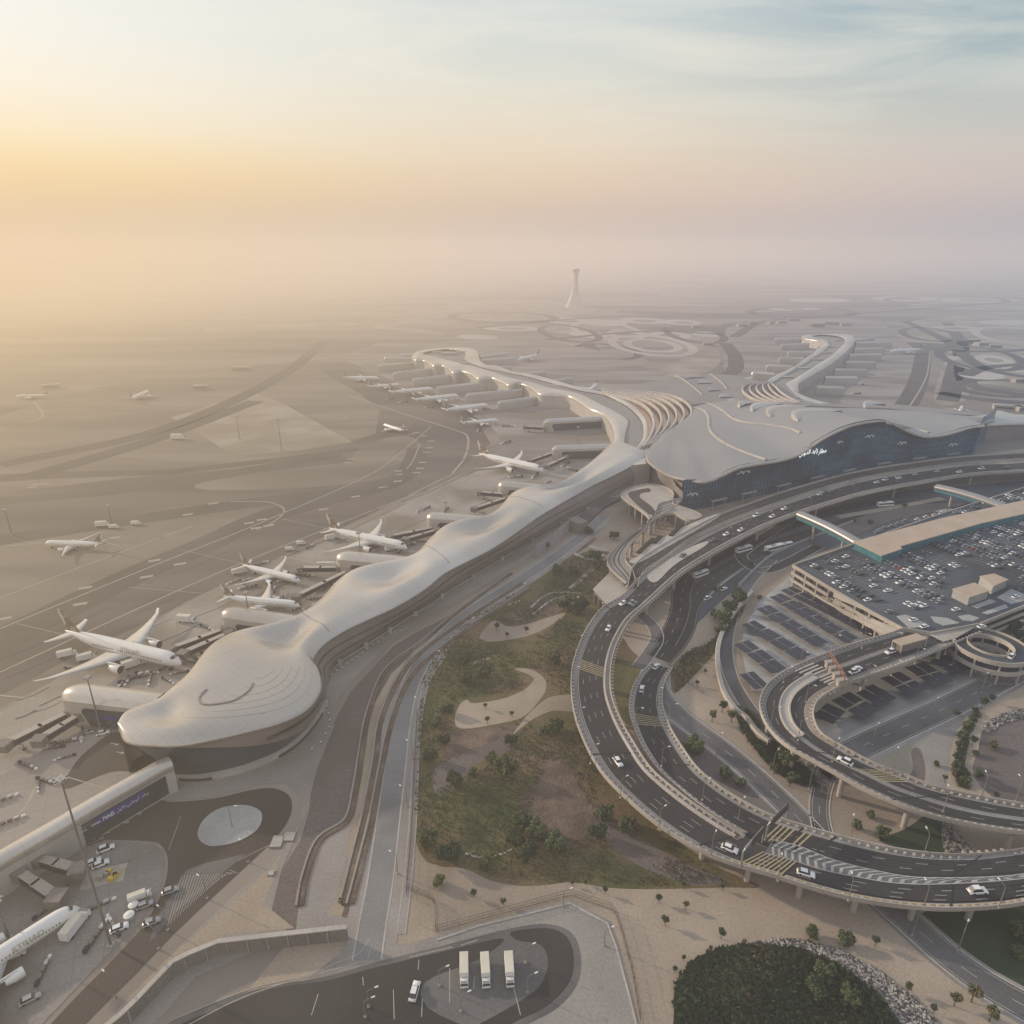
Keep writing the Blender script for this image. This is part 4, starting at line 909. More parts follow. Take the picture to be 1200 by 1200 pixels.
for (x, y, w_) in ((867, 553, 14), (812, 579, 9), (1016, 511, 12), (1055, 519, 12), (979, 518, 8), (1115, 521, 12), (945, 522, 8), (982, 503, 6)):
    p, an = glassat(x, y); b = MB()
    for k in range(5): b.box((p.x + math.cos(an) * (k - 2) * w_ / 5, p.y + math.sin(an) * (k - 2) * w_ / 5, p.z + (k % 2) * .8), (w_ / 7, .3, 1.1 + .6 * (k % 3)), an)
    b.build('lit_panel', M['litwhite'], TB, of)
# entrance canopies, columns at the departures kerb
for x, y in ((840, 583), (878, 575), (918, 566), (957, 557), (997, 549), (1036, 541), (1076, 535), (1115, 530)):
    gpt, an = glassat(x, y, 6); t = Vector((gpt.x, gpt.y, 0))
    gp_ = MB()
    for sx_ in (-6, 6):
        q_ = gpt + Vector((math.cos(an) * sx_, math.sin(an) * sx_, 0)); gp_.cyl((q_.x, q_.y, gpt.z - 8), .35, 8, 6)
    gp_.box((gpt.x, gpt.y, gpt.z), (15, 2.2, .8), an); gp_.box((gpt.x, gpt.y - 2.5, gpt.z + .9), (13, .8, .7), an)
    gp_.build('entrance_canopy', M['conc_cool'], TB, of)

# pier roof going out of frame on the right
RP = thing('terminal_pier', 'pier roof running off to the right beyond the end of the glass front', 'airport pier', (G(1180, 520).x, G(1180, 520).y, 0)); of = Vector(RP.location)
fr_ = [G(1138, 500, 18), G(1150, 497.5, 18), G(1170, 496, 18), G(1200, 495, 18), G(1300, 494, 18)]
bk_ = [G(1110, 487, 18), G(1150, 487, 18), G(1170, 481, 18), G(1200, 486, 18), G(1300, 484, 18)]
fr_ = spline(fr_, 6); bk_ = spline(bk_, 6)
m_ = MB(); m_.grid([[a, a.lerp(b, .3) + Vector((0, 0, 2.5)), a.lerp(b, .7) + Vector((0, 0, 2.5)), b] for a, b in zip(fr_, bk_)], 0, True); m_.grid([[a + Vector((0, -1, -2.2)), a + Vector((0, -1, -.6)), a] for a in fr_], 0, True); m_.build('roof', M['roof'], RP, of)
m_ = MB(); m_.grid([[Vector((a.x, a.y + 1, 0)), a + Vector((0, 1, -2))] for a in fr_], 0, True); m_.build('cladding', M['louvre'], RP, of)

# ---------------------------------------------------------------- control tower
p = G(674, 360); CT = thing('control_tower', 'tall slender white control tower flaring out at its foot, alone in the haze', 'control tower', p)
H = 118; m_ = MB(); prof = [(0, 33, -2), (.12, 25, -2), (.3, 16, -1.4), (.5, 9, -.8), (.7, 7, 0), (.85, 7, 0), (.93, 9.5, 0), (.96, 11, 0)]
rows = []
for f, r, sk in prof: rows.append([Vector((r * math.cos(a) * 1.0 + sk, r * math.sin(a) * .7, f * H)) for a in [2 * PI * k / 20 for k in range(20)]])
m_.grid([r[::-1] for r in rows], 0, True, True); m_.build('shaft', M['podwall'], CT)
m_ = MB(); m_.tube([(0, 0, H * .96), (0, 0, H * 1.0)], [10.5, 11.5], 20, 0); m_.build('cab_windows', M['glass'], CT)
m_ = MB(); m_.tube([(0, 0, H), (0, 0, H * 1.02), (0, 0, H * 1.03)], [12.2, 12.0, 4], 20, 0); m_.build('cab_roof', M['white'], CT)
m_ = MB(); m_.box((12, 3, 3), (70, 26, 6)); m_.build('annex', M['conc'], CT)
# hazy far buildings on the plain
rnd = random.Random(11)
FBG = 'small airport buildings far off in the haze'
for (x, y, w_, d_, h_, m__) in ((870, 383, 26, 16, 7, 'conc'), (882, 381, 20, 14, 9, 'roofgrey'), (903, 380, 18, 12, 8, 'conc'), (916, 379, 22, 10, 6, 'conc'), (930, 376, 30, 10, 6, 'roofgrey'), (957, 383, 34, 16, 8, 'redsteel'), (975, 381, 40, 18, 9, 'conc'), (990, 382, 24, 12, 7, 'conc'), (1140, 402, 22, 12, 7, 'carblack'), (1150, 405, 28, 14, 6, 'conc'), (1166, 408, 20, 12, 6, 'roofgrey'), (830, 405, 20, 9, 6, 'conc'), (780, 386, 22, 9, 6, 'conc'), (815, 384, 20, 9, 5, 'conc'), (1193, 448, 18, 9, 5, 'conc'), (1180, 480, 30, 8, 5, 'conc'), (1195, 481, 16, 8, 5, 'conc'), (60, 455, 22, 9, 5, 'conc'), (284, 434, 30, 10, 5, 'conc'), (236, 456, 20, 9, 5, 'conc')):
    p = G(x, y); t = thing('airport_building', 'low flat roofed building far off in the haze on the plain', 'building', p, rnd.uniform(-.4, .4), FBG)
    b = MB(); b.box((0, 0, h_ / 2), (w_, d_, h_)); b.build('wall', M[m__], t)
    b = MB(); b.box((0, 0, h_ + .3), (w_ + 1, d_ + 1, .6)); b.build('roof', M['conc'], t)
    b = MB(); b.box((0, -d_ / 2 - .05, h_ * .5), (w_ * .8, .2, h_ * .3)); b.build('window', M['glass'], t)
# raised link building with the blue banner, bottom left
LB = [(196, 884), (188, 887), (150, 908), (100, 936), (50, 965), (0, 993), (-60, 1028), (-120, 1062)]
LBo = thing('link_building', 'long low cream link building with a blue lettered banner entering at the bottom left', 'link building', (G(60, 960).x, G(60, 960).y, 0)); of = Vector(LBo.location)
pt = resample(spline([G(x, y, 13) for x, y in LB], 5), 4)
tst = offset(pt, 1.0); LS = 1 if (tst[0].y + tst[-1].y) < (pt[0].y + pt[-1].y) else -1
pt = offset(pt, LS * 3.0)
m_ = MB(); m_.profile(pt, [(-2.6, -.4), (-3.0, -1.2), (-3.0, -3.0), (-2.6, -3.8), (2.6, -3.8), (3.0, -3.0), (3.0, -1.2), (2.6, -.4), (1.2, .2), (-1.2, .2)], 0, True)
m_.build('roof', M['roof'], LBo, of)
m_ = MB(); m_.profile([Vector((p.x, p.y, 0)) for p in pt], [(-2.7, 0), (-2.7, 9.5), (2.7, 9.5), (2.7, 0)], 0)
m_.build('wall', M['podwall'], LBo, of)
pts = [Vector((p.x, p.y, 0)) for p in pt]
def seg(px0, px1):
    return [p for p in pts if px0 <= proj(Vector((p.x, p.y, 9)))[0] <= px1]
sgw = seg(78, 192)
sgn_ = 1
for s_ in (1, -1):
    off_ = offset(sgw, s_ * 3.0)
    if off_[0].y + off_[-1].y < sgw[0].y + sgw[-1].y: sgn_ = s_
for nm, z0, z1, of_, m__ in (('window', 1.0, 8.9, 2.9, 'glass'), ('banner', 5.2, 8.2, 3.2, 'blue')):
    q_ = offset(sgw if nm == 'window' else sgw[2:-1], sgn_ * of_); b = MB(); b.profile(q_, [(-.12, z0), (-.12, z1), (.12, z1), (.12, z0)]); ob = b.build(nm, M[m__], LBo, of)
q_ = offset(sgw, sgn_ * 3.4)
def onwall(px): return min(q_, key=lambda p: abs(proj(Vector((p.x, p.y, 6)))[0] - px))
for body, px, sz in (('FAB', 134, 2.3), ('First', 104, 1.25), ('Abu', 109.5, 1.25), ('Dhabi', 115, 1.25), ('Bank', 121, 1.25), ('\uFEDD\uFEED\uFEF7\uFE8D', 148, 1.6), ('\uFEF2\uFE92\uFEC7\uFEEE\uFE91\uFE83', 157, 1.6), ('\uFEDA\uFEE8\uFE91', 165, 1.6)):
    p = onwall(px); i = q_.index(p); d = q_[min(i + 1, len(q_) - 1)] - q_[max(0, i - 1)]; an = math.atan2(d.y, d.x)
    if math.cos(an) < 0: an += PI
    text(body, sz, 'banner_lettering', M['white'], LBo, Vector((p.x, p.y, 6.7)), (PI / 2, 0, an), of, .02)
# ---------------------------------------------------------------- elevated roads
class Via:
    def __init__(s, st, n=8):
        Lp = [G(a[0], a[1], a[4]) for a in st]; Rp = [G(a[2], a[3], a[4]) for a in st]
        s.L = spline(Lp, n); s.R = spline(Rp, n)
    def at(s, i, t, dz=0):
        i = max(0, min(len(s.L) - 1.001, i)); k = int(i); f = i - k
        p = s.L[k].lerp(s.L[k + 1], f).lerp(s.R[k].lerp(s.R[k + 1], f), t); return p + Vector((0, 0, dz))
    def path(s, t, dz=0, i0=0, i1=None):
        i1 = len(s.L) if i1 is None else i1
        return [s.at(i, t, dz) if i < len(s.L) - 1 else s.L[-1].lerp(s.R[-1], t) + Vector((0, 0, dz)) for i in range(i0, i1)]
    def near(s, px, py):
        best = None
        for i in range(len(s.L)):
            for t in (.1, .25, .4, .55, .7, .85):
                q_ = proj(s.at(i, t)); d = (q_[0] - px) ** 2 + (q_[1] - py) ** 2
                if best is None or d < best[0]: best = (d, i, t)
        _, i, t = best
        p = G(px, py, s.at(i, t).z); a, b = s.at(i - 1, t), s.at(i + 1, t)
        return p, math.atan2(b.y - a.y, b.x - a.x)
def band(mb, V, t0, t1, dz=0, i0=0, i1=None, mi=0):
    a = V.path(t0, dz, i0, i1); b = V.path(t1, dz, i0, i1); mb.grid([[q_, p] for p, q_ in zip(a, b)], mi, False)
def viaduct(name, label, st, asph, lanes, m_asph='asphalt', cols=True, colt=(.28, .72), colstep=34, ribs=(True, True), thick=1.5, solid=(), verge='paving', colskip=None, walls=True, cat='viaduct', southcap=None, rail=(None, None), merge=None, dashes=(3.5, 8), median=None):
    V = Via(st); c = V.at(len(V.L) // 2, .5); t = thing(name, label, cat, (c.x, c.y, 0)); of = Vector(t.location); V.obj = t
    m_ = MB(); rows = []
    for a, b in zip(V.L, V.R):
        d = (b - a); d.z = 0; d.normalize(); e = Vector((0, 0, 1))
        w_ = min(4.5, (b - a).length * .25)
        rows.append([a, a - e * .7, a + d * w_ - e * thick, b - d * w_ - e * thick, b - e * .7, b])
    if rows[0][0].x == rows[0][0].x:
        m_.grid(rows, 0, False)
    m_.grid([[r[5], r[0]] for r in rows], 1, False); m_.build('deck', [M['conc'], M[verge]], t, of)
    m_ = MB()
    for a, b in asph: band(m_, V, a, b, .02)
    m2_ = MB()
    for a, b in asph:
        ls = sorted([a + .03] + [l for l in lanes if a < l < b] + [b - .03])
        for u, v in zip(ls, ls[1:]):
            for f in (.27, .73): strip(m2_, V.path(u + (v - u) * f, .035), .75, None)
    if m2_.v: m2_.build('tyre_wear', M['wear'], t, of)
    if merge: band(m_, V, merge[0], merge[1], .025, merge[2])
    m_.build('road_surface', M[m_asph], t, of)
    for side in (0, 1):
        p = V.path(side); sg = 1 if side == 0 else -1
        rows = []
        for i, (a, b) in enumerate(zip(V.L, V.R)):
            if rail[side] and i > rail[side]: break
            d = (b - a).normalized() * sg; q_ = (a if side == 0 else b) ; 
            rows.append([q_ + Vector((0, 0, -.1)) - d * .12, q_ + Vector((0, 0, 1.05)) - d * .12, q_ + Vector((0, 0, 1.05)) + d * .3, q_ + Vector((0, 0, .01)) + d * .35])
        m_ = MB(); m_.grid(rows, 0, False)
        if ribs[side]:
            q_ = resample(V.path(side, 0, 0, rail[side]), 2.6)
            for k in range(len(q_) - 1):
                a = q_[k]; d = q_[k + 1] - a; an = math.atan2(d.y, d.x); nn = Vector((-d.y, d.x, 0)).normalized() * (1 if side else -1)
                # offset towards the deck
                tc_ = a + nn * .9; tc2 = a - nn * .9; mid = V.at(min(len(V.L) - 2, int(k / len(q_) * (rail[side] or len(V.L)))), .5)
                u = tc_ if (tc_ - mid).length < (tc2 - mid).length else tc2
                m_.box((u.x, u.y, a.z + .25), (.75, 1.0, .5), an, 1)
        m_.build('parapet', [M['conc'], M['conc']], t, of)
    for tt, w_ in (median or ()):
        rows = []
        for i in range(len(V.L) if not rail[1] else rail[1]):
            p = V.at(i, tt) if i < len(V.L) - 1 else V.L[-1].lerp(V.R[-1], tt); q_ = (V.R[i] - V.L[i]).normalized()
            rows.append([p - q_ * w_ / 2 + Vector((0, 0, .02)), p - q_ * w_ * .3 + Vector((0, 0, .95)), p + q_ * w_ * .3 + Vector((0, 0, .95)), p + q_ * w_ / 2 + Vector((0, 0, .02))])
        m_ = MB(); m_.grid(rows, 0, False); m_.build('barrier', M['kerb'], t, of)
    m_ = MB()
    for tt in lanes: strip(m_, V.path(tt, .05), .16, None, 0, 0, dashes)
    for tt in solid: strip(m_, V.path(tt, .05), .25, None)
    if m_.v: m_.build('lane_markings', M['marking'], t, of)
    if cols:
        ps = V.path(.5); n_ = int(sum((a - b).length for a, b in zip(ps, ps[1:])) / colstep)
        for k in range(n_ + 1):
            i = (k + .4) * len(V.L) / (n_ + 1)
            if colskip and colskip(i / len(V.L)): continue
            c0 = V.at(i, .5)
            if c0.z < 4: continue
            for tt in (colt if not southcap or i < len(V.L) * southcap else (.5,)):
                b = MB(); p = V.at(i, tt); b.cyl((p.x, p.y, 0), .95, p.z - thick - 1.0, 12); b.tube([(p.x, p.y, p.z - thick - 1.6), (p.x, p.y, p.z - thick + .1)], [1.0, 2.6 if tt != .5 else 4.2], 14); b.build('column', M['conc'], t, of)
    V.of = of
    return V
def crossing(V, i, t0, t1, m__='yellow', n_=6, gap=1.4, w_=.45, nm='rumble_strip'):
    """raised bars laid across the carriageway"""
    m_ = MB(); dd = (V.at(i + 1, .5) - V.at(i, .5)).length
    for k in range(n_):
        u = i + k * gap / dd; m_.grid([[V.at(u, t0, .07), V.at(u, t1, .07)], [V.at(u + w_ / dd, t0, .07), V.at(u + w_ / dd, t1, .07)]][::-1], 0, False)
    m_.build(nm, M[m__], V.obj, V.of)
def joint(V, i, t0=0.02, t1=.98):
    dd = (V.at(i + 1, .5) - V.at(i, .5)).length; m_ = MB(); m_.grid([[V.at(i, t0, .09), V.at(i, t1, .09)], [V.at(i + .7 / dd, t0, .09), V.at(i + .7 / dd, t1, .09)]][::-1], 0, False); m_.build('expansion_joint', M['asphalt_dark'], V.obj, V.of)

# outer loop: from the terminal kerb round to the right-hand frame edge
s1 = [(1290,532,1290,548,11),(1200,540,1200,553,11),(1133,543.5,1140,557,11),(1067,552,1077,567,11),(1000,564,1015,579,11),(933,584,950,598,11),(885,601,903,615,11),(843,617,862,635,11),(805,637,825,656,11),(778,656,797,674,11),(750,677,775,694,11),(730,698,755,712,11),(707,712,738,728,11),(690,733,726,748,11),(679,755,718,770,11),(671,780,715,795,11),(669,805,717,818,11),(673,838,728,846,11),(687,875,744,874,11),(706,907,763,902,10.8),(735,937,795,930,10.6),(768,965,830,955,10.4),(805,989,862,975,10.2),(850,1010,892,991,10),(900,1025,930,1003,10),(950,1041,965,1013,10),(1000,1054,1010,1023,10),(1050,1062,1055,1030,10),(1100,1066,1105,1032,10),(1150,1065,1150,1031,10),(1200,1059,1200,1027,10),(1290,1040,1290,1010,10)]
V1 = viaduct('road_viaduct', 'long curved four lane concrete viaduct sweeping from the terminal front round to the right edge', s1, [(.17, .82)], [.32, .48, .64], 'asphalt', solid=(.19,), colt=(.3, .75), median=((.86, .9),), southcap=.5, colstep=38, rail=(None, 8 * 22 + 3), merge=(.8, 1.0, 8 * 22 + 3))
N1 = len(V1.L)
# ramp that climbs beside it and shares the gore
s2 = [(764,778,788,784,.25),(751,790,779,800,.5),(741,808,776,820,1.2),(737,830,779,838,2.6),(742,852,786,855,4.3),(752,876,800,878,6.2),(771,903,817,901,8.0),(800,929,840,921,9.2),(834,955,868,939,9.9),(864,974,897,954,10),(893,990.5,922,963,10),(931,1002.5,962,975,10),(966,1012.5,1007,987,10),(1011,1022.5,1050,996,10),(1056,1029.5,1100,1002,10),(1106,1031.5,1150,1002,10),(1151,1030.5,1200,996,10),(1201,1026.5,1270,985,10),(1291,1009.5,1340,965,10)]
V2 = viaduct('road_ramp', 'inner concrete ramp climbing beside the big loop and joining it at the white chevrons', s2, [(.16, .84)], [.38, .6], 'asphalt_dark', solid=(.82,), colt=(.5,), ribs=(True, True), median=(), rail=(8 * 9 + 2, None), merge=(0, .18, 8 * 9 + 2))
# right-hand loop with the toll plaza
s3 = [(1056,738,1150,742,11),(1040,744,1112,757,11),(1007,753,1070,774,11),(978,763,1035,787,11),(947,775,1003,798,11),(920,787,977,809,11),(902,800,960,820,11),(892,815,953,833,11),(890,829,955,848,11),(895,845,963,861,11),(907,862,982,873,11),(925,877,1007,887,11),(950,891,1032,899,11),(975,905,1060,909,11),(1005,922,1092,922,11),(1037,937,1125,930,11),(1080,954,1162,937,11),(1130,966,1205,944,11),(1200,977,1260,948,11),(1300,985,1340,950,11)]
V3 = viaduct('road_viaduct', 'tight right hand concrete loop carrying the toll plaza out of the car park', s3, [(.10, .44), (.5, .86)], [.27, .68], 'asphalt', solid=(.12, .42, .52, .84), colt=(.2, .85), colstep=30, verge='paving', dashes=(4, 8))
# departures kerb road in front of the glass
s4 = [(1290,522,1290,530,11),(1200,531,1200,538,11),(1133,535,1133,542,11),(1067,543,1067,550.5,11),(1000,554,1000,562.5,11),(933,572,933,582,11),(885,588,885,599,11),(843,604,843,615,11),(800,626,806,634,11),(765,646,777,655,11),(744,662,758,668,11),(738,676,750,678,11),(735,690,747,690,11)]
V4 = viaduct('kerbside_road', 'narrow departures road between the glass front and the long viaduct', s4, [(.08, .95)], [.5], 'asphalt_brown', colt=(.5,), ribs=(False, False), colstep=40)
# upper forecourt loop, top left of the viaduct
s5 = [(790,596,800,584,11),(776,604,783,588,11),(762,612,772,592,11),(752,620,768,604,11),(736,630,758,618,11),(722,642,744,632,11),(712,655,735,646,11),(713,664,733,657,11),(722,674,740,667,11),(734,684,745,680,11)]
V5 = viaduct('forecourt_ramp', 'pale curving forecourt ramp on tall columns beside the terminal corner', s5, [(.2, .8)], [], 'paving', colt=(.2, .8), colstep=16, ribs=(False, False))
fc = thing('forecourt_deck', 'rounded raised forecourt deck with kerbs on a row of slim columns below the pier', 'forecourt', (G(760, 585).x, G(760, 585).y, 0)); of = Vector(fc.location)
outl = gp([(727,580),(738,573),(757,568),(776,570),(789,578),(788,590),(798,594),(815,600),(822,606),(808,610),(790,602),(775,603),(762,608),(757,603),(745,594),(733,586)], 11, 4, True)
b = MB(); b.prism(outl, 9.6, 10.9); b.build('deck', M['conc'], fc, of)
b = MB(); inn = gp([(736,579),(745,574.5),(760,572),(762,576),(752,578),(750,583),(762,592),(768,600),(762,603),(755,598),(745,590)], 11, 4, True); b.poly(inn, 0, 10.95); b.build('lane_surface', M['asphalt_brown'], fc, of)
b = MB(); b.profile([Vector((p.x, p.y, 10.9)) for p in outl], [(-.2, -.3), (-.2, .9), (.2, .9), (.2, -.3)]); b.build('parapet', M['conc'], fc, of)
for x, y in ((738, 590), (745, 596), (753, 602), (768, 608), (780, 606), (792, 606), (804, 612)):
    p = G(x, y, 9.6); b = MB(); b.cyl((p.x, p.y, 0), .7, 9.6, 8); b.build('column', M['conc'], fc, of)
# forecourt pavement islands between the ramps
for i, pts in enumerate(([(748,652),(762,640),(800,618),(838,603),(842,606),(806,627),(775,645),(758,655),(745,660),(736,658)], [(765,668),(790,652),(812,640),(830,634),(826,640),(806,652),(788,664),(772,680),(764,682),(758,675)])):
    o_ = gp(pts, 11.15, 3, True); b = MB(); b.prism(o_, 9.8, 11.25); o = b.build('paved_island', M['kerb']); tag(o, ['pale paved island with planters between the forecourt ramp and the kerb road', 'pale paved island with a small hut where the forecourt lanes merge'][i], 'traffic island')
for (x, y, L_, an) in ((757, 640, 26, .62), (793, 621, 24, .62), (770, 633, 12, .62)):
    p = G(x, y, 11.3); b = MB(); b.box((p.x, p.y, 11.7), (L_, 2.6, .9), an + .4); o = b.build('planter', M['hedge']); tag(o, 'dark planter strip on the forecourt island, ' + ('left of the kerb road bend' if x == 757 else 'nearest the terminal corner' if x == 793 else 'short one in the middle'), 'planter')
# lower box building tucked under the bend of the forecourt
bxp = [G(695, 690, 8), G(717, 668, 8), G(738, 690, 8), G(724, 700, 8), G(712, 708, 8)]
ug = thing('ramp_building', 'grey concrete plant building tucked under the forecourt bend with dark openings', 'building', (bxp[0].x, bxp[0].y, 0)); of = Vector(ug.location)
b = MB(); b.prism(bxp, 7.4, 8); b.build('roof', M['conc'], ug, of); b = MB(); b.prism([p.lerp(bxp[3], .04) for p in bxp], 0, 7.4); b.build('wall', M['conc_dark'], ug, of)
for f in (.2, .5, .8):
    p = bxp[0].lerp(bxp[4], f); d = bxp[4] - bxp[0]; b = MB(); b.box((p.x - .15, p.y - .15, 3.2), (2.6, .3, 5.2), math.atan2(d.y, d.x)); b.build('opening', M['darkmetal'], ug, of)

# rumble strips, joints, chevrons
def idx(V, px, py): 
    best = min(range(len(V.L)), key=lambda i: min((proj(V.at(i, t))[0] - px) ** 2 + (proj(V.at(i, t))[1] - py) ** 2 for t in (.3, .5, .7))); return best
crossing(V1, idx(V1, 692, 777), .17, .82); crossing(V2, idx(V2, 760, 839), .16, .84)
crossing(V1, idx(V1, 881, 1003), .17, .82, gap=1.3, n_=9); crossing(V2, idx(V2, 908, 972), .16, .84, gap=1.3, n_=7); crossing(V3, idx(V3, 1004, 903), .5, .86, gap=1.3, n_=7)
for V, pts in ((V1, ((722, 717), (720, 882), (830, 985), (925, 1020), (1115, 1050))), (V2, ((800, 893), (925, 985), (962, 990), (1140, 1012))), (V3, ((950, 878), (1065, 935)))):
    for p in pts: joint(V, idx(V, *p))
strip_m = MB(); strip(strip_m, V1.path(.165, .06, idx(V1, 860, 1010)), .3, None); strip_m.build('yellow_edge_line', M['orange'], V1.obj, V1.of)
# chevron gore painted across the seam of the two decks
gt = [G(x, y, 10) for x, y in ((905,984),(937,992),(975,1007),(1025,1020),(1075,1028),(1150,1028),(1200,1024),(1260,1012))]
gb = [G(x, y, 10) for x, y in ((896,1000),(925,1007),(962,1019),(1000,1027),(1050,1035),(1110,1036),(1200,1029.5),(1260,1016))]
gt = spline(gt, 8); gb = spline(gb, 8); b = MB()
b.grid([[p + Vector((0, 0, .07)), q_ + Vector((0, 0, .07))] for p, q_ in zip(gt, gb)][::-1], 0, False)
gg = b.build('gore_area', M['asphalt_old'], V1.obj, V1.of)
b = MB(); n_ = len(gt)
for e in (gt, gb): strip(b, [p + Vector((0, 0, .1)) for p in e], .3, None)
for k in range(1, n_ - 5, 2):
    f = lambda u, t: gt[min(n_ - 1, int(u))].lerp(gt[min(n_ - 1, int(u) + 1)], u - int(u)).lerp(gb[min(n_ - 1, int(u))].lerp(gb[min(n_ - 1, int(u) + 1)], u - int(u)), t) + Vector((0, 0, .11))
    d = .75
    b.add([f(k, .5), f(k + 1.4, .04), f(k + 1.4 + d, .04), f(k + d, .5)], [(3, 2, 1, 0)]); b.add([f(k, .5), f(k + d, .5), f(k + 1.4 + d, .96), f(k + 1.4, .96)], [(3, 2, 1, 0)])
b.build('chevrons', M['marking'], V1.obj, V1.of)

# spiral ramp
cc = G(1160.5, 757, 11); SPI = thing('spiral_ramp', 'round two level concrete spiral ramp with an open centre at the right edge', 'car ramp', (cc.x, cc.y, 0))
def ring(r0, r1, z0, z1, n=56, a0=0, a1=2 * PI):
    b = MB(); rows = []
    for k in range(n + 1):
        a = a0 + (a1 - a0) * k / n; c, s = math.cos(a), math.sin(a)
        rows.append([Vector((c * r0, s * r0, z0)), Vector((c * r0, s * r0, z1)), Vector((c * r1, s * r1, z1)), Vector((c * r1, s * r1, z0))])
    b.grid(rows[::-1], 0, False, True); return b
for z in (11, 6.2): 
    ring(9.6, 15.6, z - 1, z).build('ramp_deck', M['asphalt_cool'], SPI); ring(9.2, 9.6, z - 1.2, z + 1).build('inner_parapet', M['conc'], SPI); ring(15.6, 16.0, z - 1.2, z + 1).build('outer_parapet', M['conc'], SPI)
ring(9.7, 15.5, 0, .3).build('base_slab', M['conc_dark'], SPI)
for k in range(10):
    a = 2 * PI * k / 10
    for r in (9.9, 15.3):
        b = MB(); b.box((r * math.cos(a), r * math.sin(a), 5.2), (.9, .6, 10.4), a); b.build('column', M['conc'], SPI)
b = MB(); b.cyl((0, 0, .02), 9.2, .05, 40); b.build('sand_floor', M['sand'], SPI)
# link from the plaza to the spiral
s6 = [(1085,744,1095,764,11),(1110,745,1118,756,11),(1128,738,1138,750,11),(1148,733,1150,745,11)]

# ---------------------------------------------------------------- multi-storey car park
DK = [(929,663),(1005,637),(1100,604),(1200,572),(1280,552),(1280,690),(1200,711),(1148,732),(1090,743),(1057,737),(1020,717),(975,691)]
CP = thing('car_park', 'large flat car park building with an open top deck full of parked cars', 'car park', (G(1060, 690).x, G(1060, 690).y, 0)); of = Vector(CP.location)
D3 = [G(x, y, 12) for x, y in DK]
cen = sum(D3, Vector()) / len(D3)
def grow(pts, s_): return [p + (cen - p).normalized() * s_ for p in pts]
b = MB(); b.prism(D3, 11.2, 12); b.build('top_deck', M['asphalt_cool'], CP, of)
b = MB(); b.prism(grow(D3, 2.5), .1, 11.2); b.build('inner_wall', M['darkmetal'], CP, of)
closed = D3 + [D3[0]]
for z0, z1 in ((11.0, 13.0), (6.6, 8.4), (2.6, 4.2)):
    b = MB(); b.profile([Vector((p.x, p.y, 0)) for p in closed], [(-.3, z0), (-.3, z1), (.3, z1), (.3, z0)]); b.build('parapet', M['conc'], CP, of)
left = resample([D3[9], D3[10], D3[11], D3[0], D3[1]], 9)
for p in left:
    b = MB(); b.box((p.x, p.y, 5.5), (.9, .9, 11), .6); b.build('column', M['conc'], CP, of)
# diagonal ramp wedge on the long side
ra = Via([(970,706,962,700,3.0),(985,715,978,707,4.2),(1003,724,997,716,5.6),(1022,734,1018,725,7.6),(1040,742,1036,733,9.4),(1058,744,1054,737,11.0)])
b = MB(); 
for t_ in (0, 1):
    p = ra.path(t_); b.profile(p, [(-.25, -1.2), (-.25, 1.1), (.25, 1.1), (.25, -1.2)])
band(b, ra, 1, 0, 0); b.build('side_ramp', M['conc'], CP, of)
for i in range(2, len(ra.L) - 4, 6):
    p = ra.at(i, 0); c_ = MB(); c_.box((p.x, p.y, p.z / 2), (.8, .8, p.z), .6); c_.build('ramp_column', M['conc'], CP, of)
w0, w1 = G(978, 692, 12.9), G(1037, 723, 12.9)
b = MB(); b.add([w0 + Vector((-.6, -.6, -3.5)), w0 + Vector((-.6, -.6, 0)), w1 + Vector((-.6, -.6, 0)), w1 + Vector((-.6, -.6, -.8))], [(0, 3, 2, 1)]); b.build('ramp_wedge', M['kerb'], CP, of)
b = MB(); p = G(975, 697, 9.5); b.box((p.x, p.y - 1.0, 9.6), (4.5, .4, 3.2), -.55); b.build('ramp_opening', M['darkmetal'], CP, of)
# planted/pale aprons at the lower edge of the deck
for pts in ([(1050,722),(1062,720),(1085,730),(1088,734),(1065,736)], [(1090,722),(1110,724),(1125,730),(1105,733),(1095,729)], [(1122,722),(1135,720),(1148,724),(1140,728),(1128,727)], [(1138,710),(1160,702),(1168,705),(1145,713)], [(1168,700),(1185,690),(1200,696),(1200,704),(1185,708)], [(1150,718),(1178,708),(1182,712),(1157,720)]):
    b = MB(); b.poly([G(x, y, 12.03) for x, y in pts], 0, 12.03); b.build('paved_patch', M['conc_cool'], CP, of)
b = MB(); b.poly([G(x, y, 12.03) for x, y in ((1085,742),(1148,732),(1120,748),(1105,752))], 0, 12.03); b.build('paved_patch', M['conc'], CP, of)
# stair cores and toll office
for nm, pts, z0, z1, lab in (('stair_core', [(1116,690),(1142,682.5),(1160,692),(1136,700)], 12, 17, 0), ('stair_core', [(1148,675),(1165,672),(1182,679),(1164,687)], 12, 17, 1)):
    q_ = [G(x, y, z1) for x, y in pts]; c_ = MB(); c_.prism(q_, z1 - .5, z1); c_.build('core_roof', M['beige'], CP, of); cc_ = sum(q_, Vector()) / 4
    c_ = MB(); c_.prism([p.lerp(cc_, .06) for p in q_], z0, z1 - .5); c_.build('core_wall', M['conc_cool'], CP, of)
